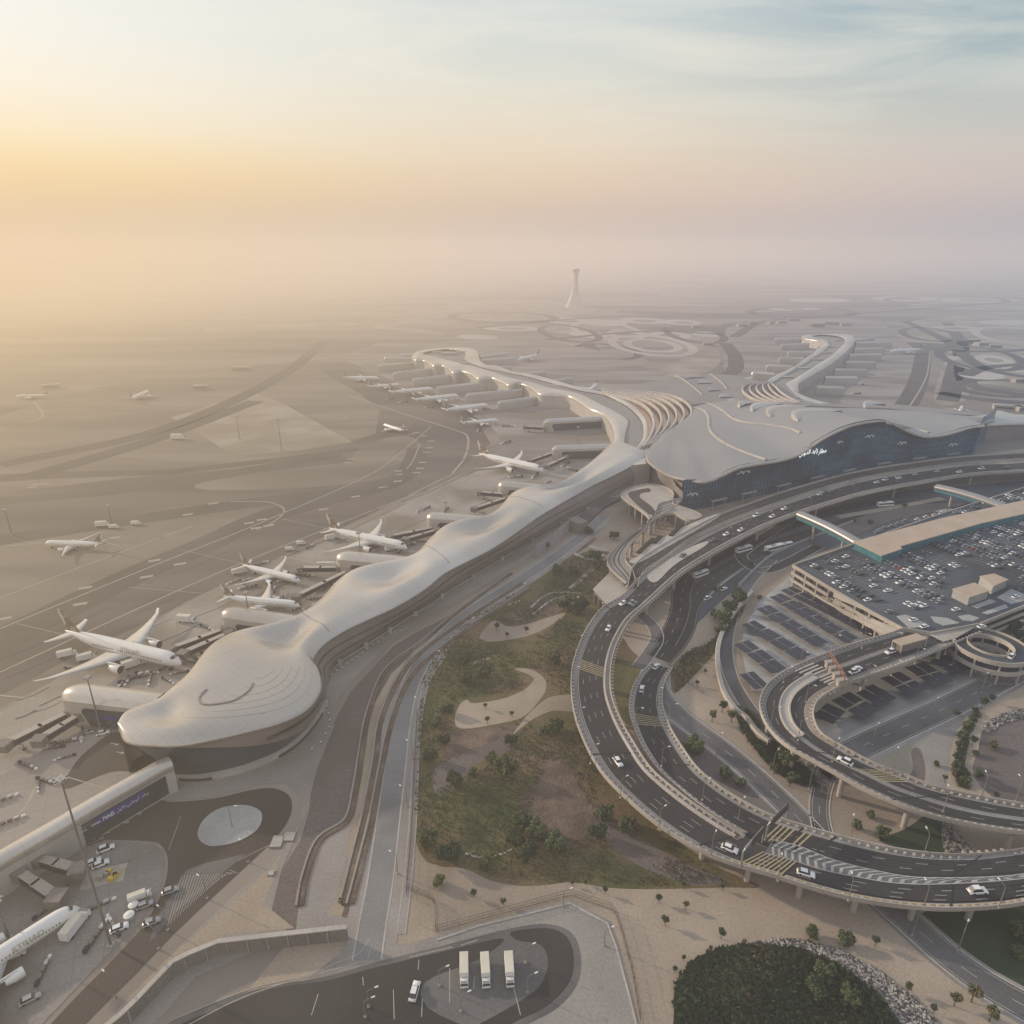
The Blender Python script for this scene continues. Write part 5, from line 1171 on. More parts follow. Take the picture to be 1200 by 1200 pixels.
# long beige-roofed hall along the far side of the deck, glazed below
hall = [(1000,635),(1017,630),(1100,608),(1177,591),(1200,586),(1290,568),(1290,586),(1200,602),(1150,613),(1055,640),(1057,643),(1033,651),(1017,643)]
HB = thing('link_hall', 'long beige flat roofed hall with teal glazing along the far side of the car park', 'hall', (G(1100, 620).x, G(1100, 620).y, 0)); of = Vector(HB.location)
q_ = [G(x, y, 17) for x, y in hall]; hc = sum(q_, Vector()) / len(q_)
b = MB(); b.prism(q_, 16.4, 17); b.build('roof', M['beige'], HB, of)
b = MB(); b.prism([p.lerp(hc, .012) for p in q_], 0, 16.4); b.build('glazed_wall', M['teal'], HB, of)
# silver footbridge tubes
for i, (a, b_, lab) in enumerate((((938,602),(1014,640),'silver covered footbridge from under the viaduct to the near end of the beige hall'), ((1098,570),(1178,594),'silver covered footbridge reaching the far middle of the beige hall'))):
    A_, B_ = G(*a, 13.5), G(*b_, 13.5); t = thing('footbridge', lab, 'footbridge', (A_.x, A_.y, 0)); of = Vector(t.location)
    pth = [A_.lerp(B_, k / 20) + Vector((0, 0, 1.2 * math.sin(PI * k / 20))) for k in range(21)]
    m_ = MB(); m_.profile(pth, [(-3.6, -1.6), (-3.6, .2), (-2.4, 1.4), (0, 1.9), (2.4, 1.4), (3.6, .2), (3.6, -1.6)], 0, True); m_.build('roof', M['roofgrey'], t, of)
    m_ = MB(); m_.profile(pth, [(-3.2, -3.6), (-3.2, -1.6), (3.2, -1.6), (3.2, -3.6)]); m_.build('glazing', M['teal'], t, of)
    for k in (5, 14):
        c_ = MB(); p = pth[k]; c_.cyl((p.x, p.y, 0), .8, p.z - 3.5, 10); c_.build('column', M['conc'], t, of)
# toll office and toll gantry
q_ = [G(x, y, 15.5) for x, y in ((1046,750),(1074,742),(1087,748),(1057,756))]; TO = thing('toll_office', 'small beige roofed toll office standing between the car park deck and the plaza', 'office', (q_[0].x, q_[0].y, 11)); of = Vector(TO.location); cc_ = sum(q_, Vector()) / 4
b = MB(); b.prism(q_, 14.9, 15.5); b.build('roof', M['beige'], TO, of); b = MB(); b.prism([p.lerp(cc_, .15) for p in q_], 11, 14.9); b.build('wall', M['conc_dark'], TO, of)
b = MB()
for p in q_: r = p.lerp(cc_, .04); b.cyl((r.x, r.y, 11), .3, 4, 6)
b.build('posts', M['conc'], TO, of)
TG = thing('toll_gantry', 'red brown steel toll gantry with booths across the plaza of the right hand loop', 'toll gantry', G(980, 785, 11)); of = Vector(TG.location)
P0, P1 = G(972, 766, 16.5), G(990, 794, 16.5)
b = MB()
for dz in (0, 1.4): b.tube([P0 + Vector((0, 0, dz)), P1 + Vector((0, 0, dz))], .22, 6, caps=True, smooth=False)
for k in range(13):
    p = P0.lerp(P1, k / 12); q2 = P0.lerp(P1, min(1, (k + 1) / 12)); b.tube([p, q2 + Vector((0, 0, 1.4))], .12, 4, smooth=False)
b.build('truss', M['redsteel'], TG, of)
for k in (0, 3, 6, 9, 12):
    p = P0.lerp(P1, k / 12); c_ = MB(); c_.cyl((p.x, p.y, 11), .22, 5.5, 6); c_.build('post', M['redsteel'], TG, of)
for k in (1.5, 4.5, 7.5, 10.5):
    p = P0.lerp(P1, k / 12); c_ = MB(); c_.box((p.x, p.y, 12.5), (4, 1.6, 2.9), 3.4); c_.box((p.x, p.y, 14.1), (5, 2.2, .3), 3.4); c_.build('booth', M['conc'], TG, of)
for i_, (u, tt) in enumerate(((idx(V3, 965, 782), k / 10) for k in (1.3, 2.2, 3.1, 4, 5.3, 6.1, 6.9, 7.7))):
    pt_ = [V3.at(u + j * .9, tt * 1.08 - .02, .12) for j in range(8)]; b = MB(); b.profile(pt_, [(-.45, -.1), (-.45, .18), (.45, .18), (.45, -.1)]); b.build('lane_island', [M['kerb'], M['redsteel']][0], TG, of)
# median island of the loop
b = MB(); pt_ = V3.path(.47, 0, idx(V3, 955, 792), idx(V3, 940, 868)); b.profile(pt_, [(-2.2, .0), (-2.2, .9), (-1.6, .9), (-1.4, .35), (1.4, .35), (1.6, .9), (2.2, .9), (2.2, 0)]); b.build('median_barrier', M['conc'], V3.obj, V3.of)
b = MB(); pt_ = V3.path(.92, 0, idx(V3, 990, 800), idx(V3, 970, 866)); b.profile(pt_, [(-1.4, .0), (-1.4, .35), (1.4, .35), (1.4, 0)]); b.build('verge', M['sand'], V3.obj, V3.of)

# ---------------------------------------------------------------- surface car parks under solar roofs
SG = 'rows of solar panel carport roofs'
def carport(a, b_, wid, lab):
    wid *= .95
    A_, B_ = G(*a, 3.2), G(*b_, 3.2); d = B_ - A_; Lp = d.length; an = math.atan2(d.y, d.x); nb = max(1, round(Lp / 8.6)); bl = Lp / nb
    t = thing('solar_carport', lab, 'solar carport', (A_.x, A_.y, 0), an, SG)
    b = MB(); 
    for k in range(nb):
        for sd in (-1, 1): b.box(((k + .5) * bl + rnd.uniform(-.15, .15), sd * wid * .255 + rnd.uniform(-.2, .2), 3.2 + sd * .12), (bl - 1.1, wid * .46, .14))
    b.build('solar_panels', M['panel'], t)
    for k in range(nb):
        c_ = MB(); c_.cyl(((k + .5) * bl, 0, 0), .16, 3.1, 6); c_.box(((k + .5) * bl, 0, 3.02), (.25, wid * .9, .2)); c_.build('post', M['metal'], t)
    return t
cl = ['solar carport row tight against the car park building', 'second solar carport row out from the car park building', 'third solar carport row, passing left of the toll loop', 'fourth solar carport row, ending at the loop parapet', 'short fifth solar carport row near the curved access road', 'smallest solar carport row at the bottom left corner', ]
for k, (a, b_) in enumerate((((921,689),(1027,743)), ((908,697),(999,751)), ((893,711),(964,756)), ((876,729),(944,771)), ((868,752),(914,787)), ((874,788),(894,807)))):
    carport(a, b_, 10 if k < 5 else 8, cl[k])
cl = ['solar carport below the toll loop, leftmost small one', 'second solar carport below the toll loop', 'third solar carport below the toll loop, beside the long lane markings', 'fourth solar carport below the plaza, in front of the columns', 'fifth solar carport below the plaza, widest group', 'sixth solar carport, right beside the round spiral ramp', 'seventh short carport by the inner curve of the loop']
for k, (a, b_) in enumerate((((960,830),(985,842)), ((984,815),(1022,838)), ((1012,806),(1043,824)), ((1042,790),(1078,812)), ((1070,778),(1108,802)), ((1098,770),(1130,788)))):
    carport(a, b_, 13, cl[k])
# aisle edge lines
b = MB()
for a, b_ in (((915,684),(1012,748)), ((905,688),(1018,758)), ((897,703),(985,757)), ((885,713),(958,765)), ((876,722),(948,765)), ((868,738),(920,780)), ((1038,797),(1050,806)), ((1064,786),(1098,805)), ((1094,776),(1105,783)), ((1000,818),(1012,826))):
    strip(b, [G(*a).lerp(G(*b_), k / 8) for k in range(9)], .7, Z * 10, dash=(4, 3))
struct(b, 'parking_marking', M['kerb'])
for a in ([(1003,866),(1030,868),(1060,852),(1090,838),(1140,812),(1148,800),(1140,788)], [(975,868),(990,872),(1010,868)]):
    gline('footway', a, 3, 'asphalt_old', Z * 10.5)
# noise wall / long low parapet left of the loop
for i, (pts, hh, lab) in enumerate((([(868,718),(858,700)], 1, None),)): pass
wl_ = gp([(882, 697), (868, 712), (852, 735), (843, 758), (842, 785), (848, 812), (860, 832), (875, 845), (888, 862), (902, 873)], 0)
b = MB(); b.profile(wl_, [(-.5, 0), (-.5, 2.6), (1.3, 2.9), (1.6, 2.0), (1.0, 0)]); o = b.build('retaining_wall', M['conc']); tag(o, 'curved pale concrete wall left of the solar car park', 'retaining wall')
wl_ = gp([(1000, 612), (930, 640), (900, 655), (865, 688)], 0); b = MB(); b.profile(wl_, [(-.3, 0), (-.3, 2.0), (.3, 2.0), (.3, 0)]); o = b.build('retaining_wall', M['conc_cool']); tag(o, 'straight grey wall between the lower road and the car park corner', 'retaining wall')
# stepped retaining wall bottom left, low boundary walls on the berm
wl_ = [G(x, y, 0) for x, y in ((40, 1262), (100, 1240), (150, 1200), (208, 1138), (258, 1117), (345, 1107), (408, 1100))]
b = MB(); b.profile(resample(wl_, 4), [(-.6, 0), (-.3, 4.6), (.5, 4.6), (.6, 0)]); rw = thing('retaining_wall', 'zigzag panelled concrete retaining wall above the yard, bottom left', 'retaining wall'); b.build('wall', M['conc_dark'], rw)
b = MB(); b.profile([p + Vector((0, 0, 4.6)) for p in resample(wl_, 4)], [(-.7, 0), (-.7, .35), (.7, .35), (.7, 0)]); b.build('coping', M['kerb'], rw)
for p in resample(wl_, 5.5)[1:-1]:
    b = MB(); b.box((p.x + .15, p.y - .62, 2.2), (.22, .4, 4.3), 0); b.build('pilaster', M['conc'], rw)
for pts, lab in (([(600, 672), (545, 712), (497, 752), (465, 775), (448, 795), (432, 840), (425, 880), (418, 925), (408, 962), (376, 985), (360, 1025), (353, 1062)], 'dark topped ditch wall curling round the sandy pocket on the berm'),
                 ([(612, 684), (550, 724), (500, 760), (476, 785), (460, 812), (446, 850), (441, 890), (430, 950), (418, 1000), (405, 1052), (400, 1060)], 'second dark ditch wall, nearer the long straight service road'),
                 ([(622, 690), (560, 730), (508, 768), (484, 792), (468, 822), (456, 860), (449, 895), (438, 955), (426, 1005), (412, 1060)], 'third dark ditch wall, lowest on the berm slope')):
    p = gp(pts); b = MB(); b.profile(p, [(-.9, 0), (-.8, .45), (.8, .45), (.9, 0)]); b.profile(offset(p, 1.5), [(-.35, 0), (-.35, .7), (.35, .7), (.35, 0)], 1); o = b.build('ditch_wall', [M['soil'], M['paving']]); tag(o, lab, 'low wall')
# grey noise wall by the pier landside gap
b = MB(); a, c_ = G(627, 655), G(668, 622); e = G(683, 612)
b.grid([[Vector((p.x, p.y, z)) for z in (0, 9)] for p in (a, c_)], 0, False); o = b.build('screen_wall', M['conc_cool']); tag(o, 'tall plain grey screen wall at the foot of the pier', 'screen wall')
b = MB(); b.box((c_.x + 5, c_.y, 4), (9, 12, 8.5), .6); o = b.build('gatehouse', M['conc_dark']); tag(o, 'dark open gatehouse at the end of the grey screen wall', 'gatehouse')
b = MB(); b.prism([G(x, y, 6) for x, y in ((672, 610), (690, 605), (708, 588), (728, 578), (700, 575), (680, 598))], 0, 2); struct(b, 'ground_step', M['asphalt_old'])
# ---------------------------------------------------------------- aircraft
def voro(name, cols, scale):
    m, nt, b = new(name); L = nt.links.new; tc_ = nt.nodes.new('ShaderNodeTexCoord'); v = nt.nodes.new('ShaderNodeTexVoronoi'); v.inputs['Scale'].default_value = scale; L(tc_.outputs['Object'], v.inputs['Vector'])
    s = nt.nodes.new('ShaderNodeSeparateColor'); L(v.outputs['Color'], s.inputs[0]); r = nt.nodes.new('ShaderNodeValToRGB'); r.color_ramp.interpolation = 'CONSTANT'; e = r.color_ramp.elements
    while len(e) > 1: e.remove(e[-1])
    e[0].position = 0; e[0].color = (*cols[0], 1)
    for i, c in enumerate(cols[1:]): q_ = e.new((i + 1) / len(cols)); q_.color = (*c, 1)
    L(s.outputs[0], r.inputs[0]); L(r.outputs[0], b.inputs['Base Color']); b.inputs['Roughness'].default_value = .3; return m
M['tail'] = voro('tail_livery', [(.38, .31, .2), (.2, .17, .15), (.6, .56, .48), (.28, .21, .15), (.68, .66, .61)], .38)
def plane(label, Lf=62, span=60, dark_tail=True, detail=True, group=None):
    t = thing('airliner', label, 'airliner', group=group); k = Lf / 62; R = 2.95 * k
    b = MB(); st = [(0, .05, -.5), (.012, .32, -.35), (.035, .62, -.18), (.07, .86, -.05), (.11, .98, 0), (.15, 1, 0), (.62, 1, 0), (.72, .93, .06), (.82, .72, .22), (.91, .45, .42), (.97, .22, .52), (1, .08, .56)]
    rows = []
    for f, r, dz in st: rows.append([Vector((Lf * (.5 - f), R * r * math.cos(a), 5.6 * k + R * dz + R * r * 1.04 * math.sin(a))) for a in [2 * PI * j / 20 for j in range(20)]])
    b.grid(rows, 0, True, True); fu = b.build('fuselage', M['skin_white'], t)
    b = MB(); x = Lf * .5 - .045 * Lf
    for s in (-1, 1):
        b.add([(x + .9, s * .3, 5.6 * k + R * .62), (x + .3, s * 1.55, 5.6 * k + R * .42), (x - .6, s * 1.85, 5.6 * k + R * .62), (x - .35, s * .3, 5.6 * k + R * .84)], [(0, 1, 2, 3) if s < 0 else (3, 2, 1, 0)])
    b.build('cockpit_window', M['carglass'], fu)
    if detail:
        for s in (-1, 1):
            b = MB(); n_ = int(Lf * .62 / 1.1)
            for q_ in range(n_):
                xx = Lf * .38 - q_ * 1.1
                if abs(xx - Lf * .2) < 1.2 or abs(xx) < 1: continue
                b.box((xx, s * (R + .01), 5.6 * k + .35), (.35, .12, .5))
            b.build('cabin_windows', M['carglass'], fu)
    def wing(nm, x0, ch0, x1, ch1, y0, y1, z0, z1, th, m__):
        for s in (-1, 1):
            b = MB(); rows = []
            for q_ in range(9):
                f = q_ / 8; y = y0 + (y1 - y0) * f; xl = x0 + (x1 - x0) * (f if f < .9 else .9 + (f - .9) * 1.6); c = ch0 + (ch1 - ch0) * (1 - (1 - f) ** 1.5) if nm == 'wing' else ch0 + (ch1 - ch0) * f
                z = z0 + (z1 - z0) * f ** 1.6; hh = th * c
                rows.append([Vector((xl, s * y, z)), Vector((xl - c * .3, s * y, z + hh)), Vector((xl - c, s * y, z)), Vector((xl - c * .3, s * y, z - hh * .6))])
            b.grid(rows if s < 0 else [r[::-1] for r in rows], 0, True, True); b.add(rows[-1], [(0, 1, 2, 3)]); b.build(nm, M[m__], t)
    wing('wing', Lf * .13, 13 * k, -Lf * .14, 1.7 * k, R * .5, span / 2, 4.3 * k, 6.3 * k, .055, 'wing_grey')
    wing('tailplane', -Lf * .385, 6 * k, -Lf * .47, 2 * k, .6, span * .165, 6.9 * k, 7.6 * k, .05, 'wing_grey')
    b = MB(); rows = []
    for q_ in range(6):
        f = q_ / 5; z = 5.6 * k + R * .8 + f * 9.6 * k; xl = -Lf * .345 - f * 8.2 * k; c = 8.4 * k - f * 5 * k; w_ = .32 * (1 - .5 * f)
        rows.append([Vector((xl, 0, z)), Vector((xl - c * .3, w_, z)), Vector((xl - c, 0, z)), Vector((xl - c * .3, -w_, z))])
    b.grid(rows, 0, False, True); b.add(rows[-1], [(0, 1, 2, 3)]); b.build('fin', M['tail'] if dark_tail else M['skin_white'], t)
    for s in (-1, 1):
        y = s * span * .163; x = Lf * .155; z = 3.0 * k; r = 1.85 * k; b = MB()
        b.tube([(x, y, z), (x - .4, y, z), (x - 2.6 * k, y, z), (x - 5.4 * k, y, z + .1)], [r * .93, r, r * 1.0, r * .62], 18, caps=False); b.box((x - 4 * k, y, z + r * .9), (5 * k, .4, 1.4 * k)); e = b.build('engine', M['skin_white'], t)
        b = MB(); b.tube([(x - .25, y, z), (x - .3, y, z)], [r * .86, r * .86], 18); b.build('fan', M['carglass'], e)
    for (x, y) in ((Lf * .40, 0), (-Lf * .02, 2.6 * k), (-Lf * .02, -2.6 * k)):
        b = MB(); b.cyl((x, y, .8), .18, 3.4 * k, 6); 
        for dy in (-.45, .45): b.tube([(x, y + dy - .2, .65), (x, y + dy + .2, .65)], .65, 10, 1)
        b.build('landing_gear', [M['metal'], M['tyre']], t)
    return t
def place(o, nose, tail, h=6):
    a, c = G(*nose, h), G(*tail, h); m_ = (a + c) / 2; an = math.atan2(a.y - c.y, a.x - c.x); o.location = (m_.x, m_.y, 0); o.rotation_euler = (0, 0, an); return (a - c).length
AP = plane('big white airliner with a patterned tail, parked nearest to the pier nose')
L1 = place(AP, (212, 776), (78, 744)); print('P1 len', L1)
AP.scale = (L1 / 62,) * 3
txt = text('ETIHAD', 2.9, 'titles', M['gold'], AP, (8, -2.98, 6.9), (PI / 2 - .25, 0, 0), Vector(), .02)
txt2 = text('ETIHAD', 2.9, 'titles', M['gold'], AP, (8, 2.98, 6.9), (PI / 2 - .25, 0, PI), Vector(), .02)
PG = None
for lab, n_, t_ in (('white airliner with one long pale wing raised, beside the third gate building', (477, 640), (386, 621)),
                    ('smaller white airliner parked over the row of three white vans', (351, 676), (284, 660)),
                    ('white airliner half hidden behind the second gate building', (351, 705), (262, 697)),
                    ('white airliner nose-in under the bend of the pier', (643, 552), (556, 533)),
                    ('airliner taxiing alone past the pale sandy triangle, nose to the upper left', (449, 495), (473, 503)),
                    ('airliner taxiing far out to the left above the sandy triangle', (174, 457.5), (152, 467.5)),
                    ('white airliner parked on the far left apron facing left', (63, 632.5), (108, 634)),
                    ('white airliner cut by the left frame edge beside the link building', (92, 1057), (-78, 1165)),
                    ('hazy airliner parked nose-in, nearest to the bottom of the far north stands', (585, 490), (541, 494)),
                    ('hazy airliner on the far north stands, second from the near end', (573, 474), (520, 481)),
                    ('hazy airliner on the far north stands, third from the near end', (538, 463), (485, 469)),
                    ('hazy airliner on the far north stands, fourth from the near end', (508, 455), (457, 460)),
                    ('hazy airliner at the far left end of the north stands', (445, 442), (402, 442)),
                    ('hazy airliner at the outermost north stand, behind another jet', (470, 449), (432, 452)),
                    ('hazy airliner behind the far north pier, right side', (607, 421), (632, 416)),
                    ('hazy airliner parked between the rib fan and the far north pier', (690, 457), (700, 449)),
                    ('hazy airliner parked right of the far east pier', (1044, 411), (1081, 410)),
                    ('airliner with a tall white fin seen tail-on behind the terminal roof', (1128, 474), (1125, 481)),
                    ('hazy airliner at the left foot of the far east pier', (882, 441.5), (857, 444)),
                    ('hazy airliner standing far out on the plain left of the tower', (25, 462), (50, 461.5))):
    o = dup(AP, (0, 0, 0), 0, lab)
    for ch in list(o.children):
        if ch.name.startswith('titles'): bpy.data.objects.remove(ch)
    le = place(o, n_, t_); sc = le / 62
    print(lab[:40], round(le, 1))
    if n_[1] < 520 or sc > 1.25 or sc < .6: sc = min(max(sc, .65), 1.15)
    if n_ == (92, 1057):
        a = G(92, 1057, 5.6); d = (a - G(-78, 1165, 5.6)).normalized(); sc = .8; c_ = a - d * 31 * sc; o.location = (c_.x, c_.y, 0)
        tt_ = text('ETIHAD', 2.8, 'titles', M['gold'], o, (14, -2.98, 6.9), (PI / 2 - .25, 0, 0), Vector(), .02)
    o.scale = (sc,) * 3

# ---------------------------------------------------------------- jet bridges
def jetbridge(a, e, lab, k=1.0):
    A_, E_ = G(*a, 5), G(*e, 4.6); d = E_ - A_; Lp = d.length; an = math.atan2(d.y, d.x)
    t = thing('jet_bridge', lab, 'jet bridge', (A_.x, A_.y, 0), an)
    b = MB(); b.cyl((0, 0, 3.2), 2.4, 3.6, 14); b.cyl((0, 0, 0), .9, 3.2, 10); b.build('rotunda', M['conc_dark'], t)
    for q_, (x0, x1, w_) in enumerate(((1.5, Lp * .5, 2.5), (Lp * .45, Lp - 2.2, 2.9))):
        b = MB(); b.box(((x0 + x1) / 2, 0, 4.6), (x1 - x0, w_, 2.7)); tn = b.build('tunnel', M['darkmetal'], t)
        b = MB(); b.box(((x0 + x1) / 2, 0, 6.05), (x1 - x0, w_ + .2, .2)); b.build('tunnel_roof', M['conc'], tn)
        b = MB(); b.box(((x0 + x1) / 2, 0, 4.7), ((x1 - x0) * .8, w_ + .1, .8)); b.build('advert_panel', M['navy'], tn)
    b = MB(); b.box((Lp, 0, 4.5), (4.4, 4.6, 3.2), .5); b.box((Lp + .3, 0, 6.2), (4.8, 5, .25), .5); b.build('cab', M['conc_dark'], t)
    b = MB()
    for s in (-1, 1): b.cyl((Lp * .8, s * 1.9, .5), .25, 3.2, 6); b.tube([(Lp * .8, s * 1.9 - .3, .6), (Lp * .8, s * 1.9 + .3, .6)], .6, 10, 1)
    b.box((Lp * .8, 0, .9), (1.2, 4.4, .6)); b.build('drive_wheels', [M['metal'], M['tyre']], t)
for a, e, l in (((83, 835), (6, 874), 'long jet bridge pointing down left from the nose gate building to the frame edge'), ((95, 838), (47, 868), 'shorter jet bridge beside it at the nose gate building'),
                ((264, 738), (200, 762), 'jet bridge reaching the big airliner, upper of the pair'), ((268, 743), (215, 767), 'jet bridge reaching the big airliner, lower of the pair'),
                ((398, 666), (351, 667), 'level jet bridge behind the three white vans'), ((408, 670), (348, 700), 'long jet bridge angled down to the half hidden airliner'),
                ((510, 619), (457, 630), 'jet bridge by the raised wing, upper of the pair'), ((512, 622), (476, 633), 'jet bridge by the raised wing, lower of the pair'),
                ((648, 531), (621, 541), 'jet bridge at the airliner under the pier bend, left one'), ((664, 536), (641, 547), 'jet bridge at the airliner under the pier bend, right one'),
                ((592, 580), (561, 578), 'empty jet bridge left of the fifth gate building, short one'), ((594, 584), (556, 597), 'empty jet bridge left of the fifth gate building, long one'),
                ((44, 1007), (91, 1021), 'jet bridge on the near apron with yellow equipment at its end'), ((22, 1023), (66, 1053), 'jet bridge docked to the airliner at the left frame edge'),
                ((638, 502), (615, 501), 'hazy jet bridge by the gate building above the pier bend')):
    jetbridge(a, e, l)

# ---------------------------------------------------------------- vehicles
def wheels(t, xs, y, r=.34):
    for x in xs:
        for s in (-1, 1):
            b = MB(); b.tube([(x, s * y - .12, r), (x, s * y + .12, r)], r, 10); b.build('wheel', M['tyre'], t)
def car_body(b, Lc=4.6, W=1.84, H=1.45, suv=False):
    rr = []; pr = [(-.5, .45, .55), (-.495, .62, .72), (-.36, .70, .92), (-.2, .72, .98), (.1, .72, 1), (.3, .70, 1), (.44, .62, .95), (.5, .48, .8)]
    top = [(-.5, .62), (-.46, .92), (-.3, .95), (.14, .94), (.3, .86), (.46, .74), (.5, .55)]
    rows = []
    for x, z in top: rows.append([Vector((-x * Lc, -W / 2, .3)), Vector((-x * Lc, -W / 2, z * .78)), Vector((-x * Lc, -W / 2 * .9, z)), Vector((-x * Lc, W / 2 * .9, z)), Vector((-x * Lc, W / 2, z * .78)), Vector((-x * Lc, W / 2, .3))])
    b.grid(rows, 0, True); b.add(rows[0], [range(6)]); b.add(rows[-1], [range(6)]); return b
def cabin(b, Lc, W, H, mi_roof, mi_glass, x0=-.30, x1=.40):
    z0, z1 = .92, H; w0, w1 = W / 2 * .9, W / 2 * .72; xa, xb, xc, xd = -x0 * Lc * .72, -x0 * Lc * .28, -x1 * Lc * .62, -x1 * Lc
    xa, xb = .24 * Lc, .08 * Lc; xc, xd = -.30 * Lc, -.42 * Lc
    base_ = [(xa, -w0, z0), (xa, w0, z0), (xd, w0, z0), (xd, -w0, z0)]; tp = [(xb, -w1, z1), (xb, w1, z1), (xc, w1, z1), (xc, -w1, z1)]
    b.add(base_ + tp, [(0, 1, 5, 4), (1, 2, 6, 5), (2, 3, 7, 6), (3, 0, 4, 7)], mi_glass); b.add([Vector(p) + Vector((0, 0, .02)) for p in tp], [(0, 1, 2, 3)], mi_roof); return b
def car(paint, label='', H=1.45, Lc=4.6, cat='car', name='car', group=None):
    t = thing(name, label, cat, group=group)
    car_body(MBt := MB(), Lc, 1.86, H); MBt.build('body', M[paint], t)
    b = cabin(MB(), Lc, 1.86, H, 1, 0); b.build('cabin', [M['carglass'], M[paint]], t)
    wheels(t, (Lc * .31, -Lc * .29), .84)
    for s in (-1, 1):
        b = MB(); b.box((Lc * .485, s * .68, .64), (.12, .36, .14)); b.build('headlight', M['litwhite'], t); b = MB(); b.box((-Lc * .485, s * .7, .74), (.1, .3, .14)); b.build('tail_light', M['carred'], t)
    return t
CARS = {'white': car('carwhite'), 'suv': car('carwhite', H=1.8, Lc=4.9), 'silver': car('carsilver'), 'dark': car('carblack'), 'grey': car('cargrey')}
used = set()
def put(kind, loc, rz, label, group=None, scale=1.0):
    src = CARS[kind]
    if kind not in used:
        used.add(kind); src.location = loc; src.rotation_euler = (0, 0, rz); src['label'] = label
        if group: src['group'] = group
        src.scale = (scale,) * 3; return src
    return dup(src, loc, rz, label, group, scale)
for V, px, py, kd, lab, rev in ((V1, 1145, 1045.5, 'suv', 'white car with a dark sunroof on the viaduct near the right edge', 1), (V1, 944, 1025, 'white', 'white saloon on the viaduct below the chevrons', 1),
        (V1, 855, 996, 'white', 'white car just short of the sign gantry', 1), (V1, 724, 894, 'white', 'white car on the viaduct beside the green basin', 1), (V1, 713, 737.5, 'white', 'white car alone below the joint where the loop starts', 1),
        (V1, 730, 708, 'white', 'white car in the left lane where the forecourt lanes merge', 1), (V1, 744, 709, 'grey', 'grey car in the right lane where the forecourt lanes merge', 1), (V1, 740, 707, 'silver', 'silver car between the two cars at the merge', 1),
        (V2, 769, 782, 'white', 'white car on the dark ramp at its upper end', 0), (V2, 752, 808.5, 'white', 'white car on the dark ramp above the yellow strip', 0),
        (V3, 990, 893.5, 'suv', 'long white car on the right loop before the yellow strip', 0), (V3, 1004, 785, 'white', 'white car of the pair waiting behind the toll gantry, right one', 0), (V3, 1001, 788, 'suv', 'white van of the pair waiting behind the toll gantry, left one', 0),
        (V3, 1043, 765, 'suv', 'white van parked on the sandy patch of the toll plaza', 1),
        (V1, 851, 627, 'white', 'white car on the viaduct, lower left of the kerb row', 1), (V1, 868, 622, 'white', 'white car on the viaduct, just ahead of the lower left one', 1), (V1, 886, 605, 'suv', 'white car in the upper lane above the second column', 1), (V1, 905, 606, 'white', 'white car in the lower lane above the second column', 1),
        (V1, 919, 597, 'white', 'white car on the viaduct left of the footbridge', 1), (V1, 960, 580, 'white', 'left car of the close trio in the far lanes', 1), (V1, 966, 577, 'silver', 'silver middle car of the close trio in the far lanes', 1), (V1, 973, 577, 'grey', 'grey car right of the close trio in the far lanes', 1),
        (V1, 1027, 566, 'white', 'white car at the kerb, left of the close pair', 1), (V1, 1037, 563, 'suv', 'white car at the kerb, right of the close pair', 1), (V1, 1053, 561, 'white', 'white car alone right of the close pair', 1), (V1, 1072, 557, 'silver', 'silver car below the wave crest', 1), (V1, 1098, 553.5, 'silver', 'silver car halfway to the end of the glass front', 1),
        (V1, 1124, 554, 'white', 'white car over the second footbridge', 1), (V1, 1150, 550, 'suv', 'white van near the end of the glass front', 1), (V1, 1180, 549, 'dark', 'dark car at the far right of the viaduct', 1), (V1, 835, 634, 'grey', 'dark grey car by the white kerb barrier', 1), (V1, 800, 652, 'grey', 'grey car among the forecourt islands', 1)):
    p, an = V.near(px, py); put(kd, p + Vector((0, 0, .05)), an + (0 if rev else PI), lab, None, 1.12 if py > 700 else 1.2)
p = G(1185, 770, 11.1); put('suv', p, .7, 'white car on the round spiral ramp', None, 1.1)
for px, py, rz, kd, lab, h in ((848, 691, .6, 'white', 'white car on the lower road, left of the kerb trees', .2), (829, 702, .7, 'suv', 'white van on the lower road by the small white kiosk', .2), (486, 1163, 1.42, 'suv', 'white car alone in the middle of the yard', .1),
        (124, 996, .55, 'suv', 'white pickup on the near apron, uppermost of the group', .1), (109, 1012, .6, 'white', 'white car, left of the pair on the near apron', .1), (118, 1014, .6, 'white', 'white car, right of the pair on the near apron', .1), (112, 986, .5, 'grey', 'dark car by the end of the dark opening on the near apron', .1),
        (200, 1045, .45, 'silver', 'silver car on the brown road left of the painted triangle', .1), (178, 1082, .5, 'silver', 'silver car lower down the brown road', .1), (140, 1089, .5, 'white', 'white and red pickup near the round tanks on the near apron', .1),
        (121, 860, .4, 'white', 'white pickup below the nose gate building', .1), (103, 859, .3, 'silver', 'silver tug beside the white pickup below the nose gate building', .1), (170, 1062, .5, 'silver', 'silver tank trailer at the kerb of the near apron', .1),
        (36, 1172, .6, 'silver', 'silver car near the bottom left corner', .1), (18, 1120, .5, 'suv', 'white van beside the airliner at the left edge', .1)):
    put(kd, G(px, py, h), rz, lab, None, 1.1)
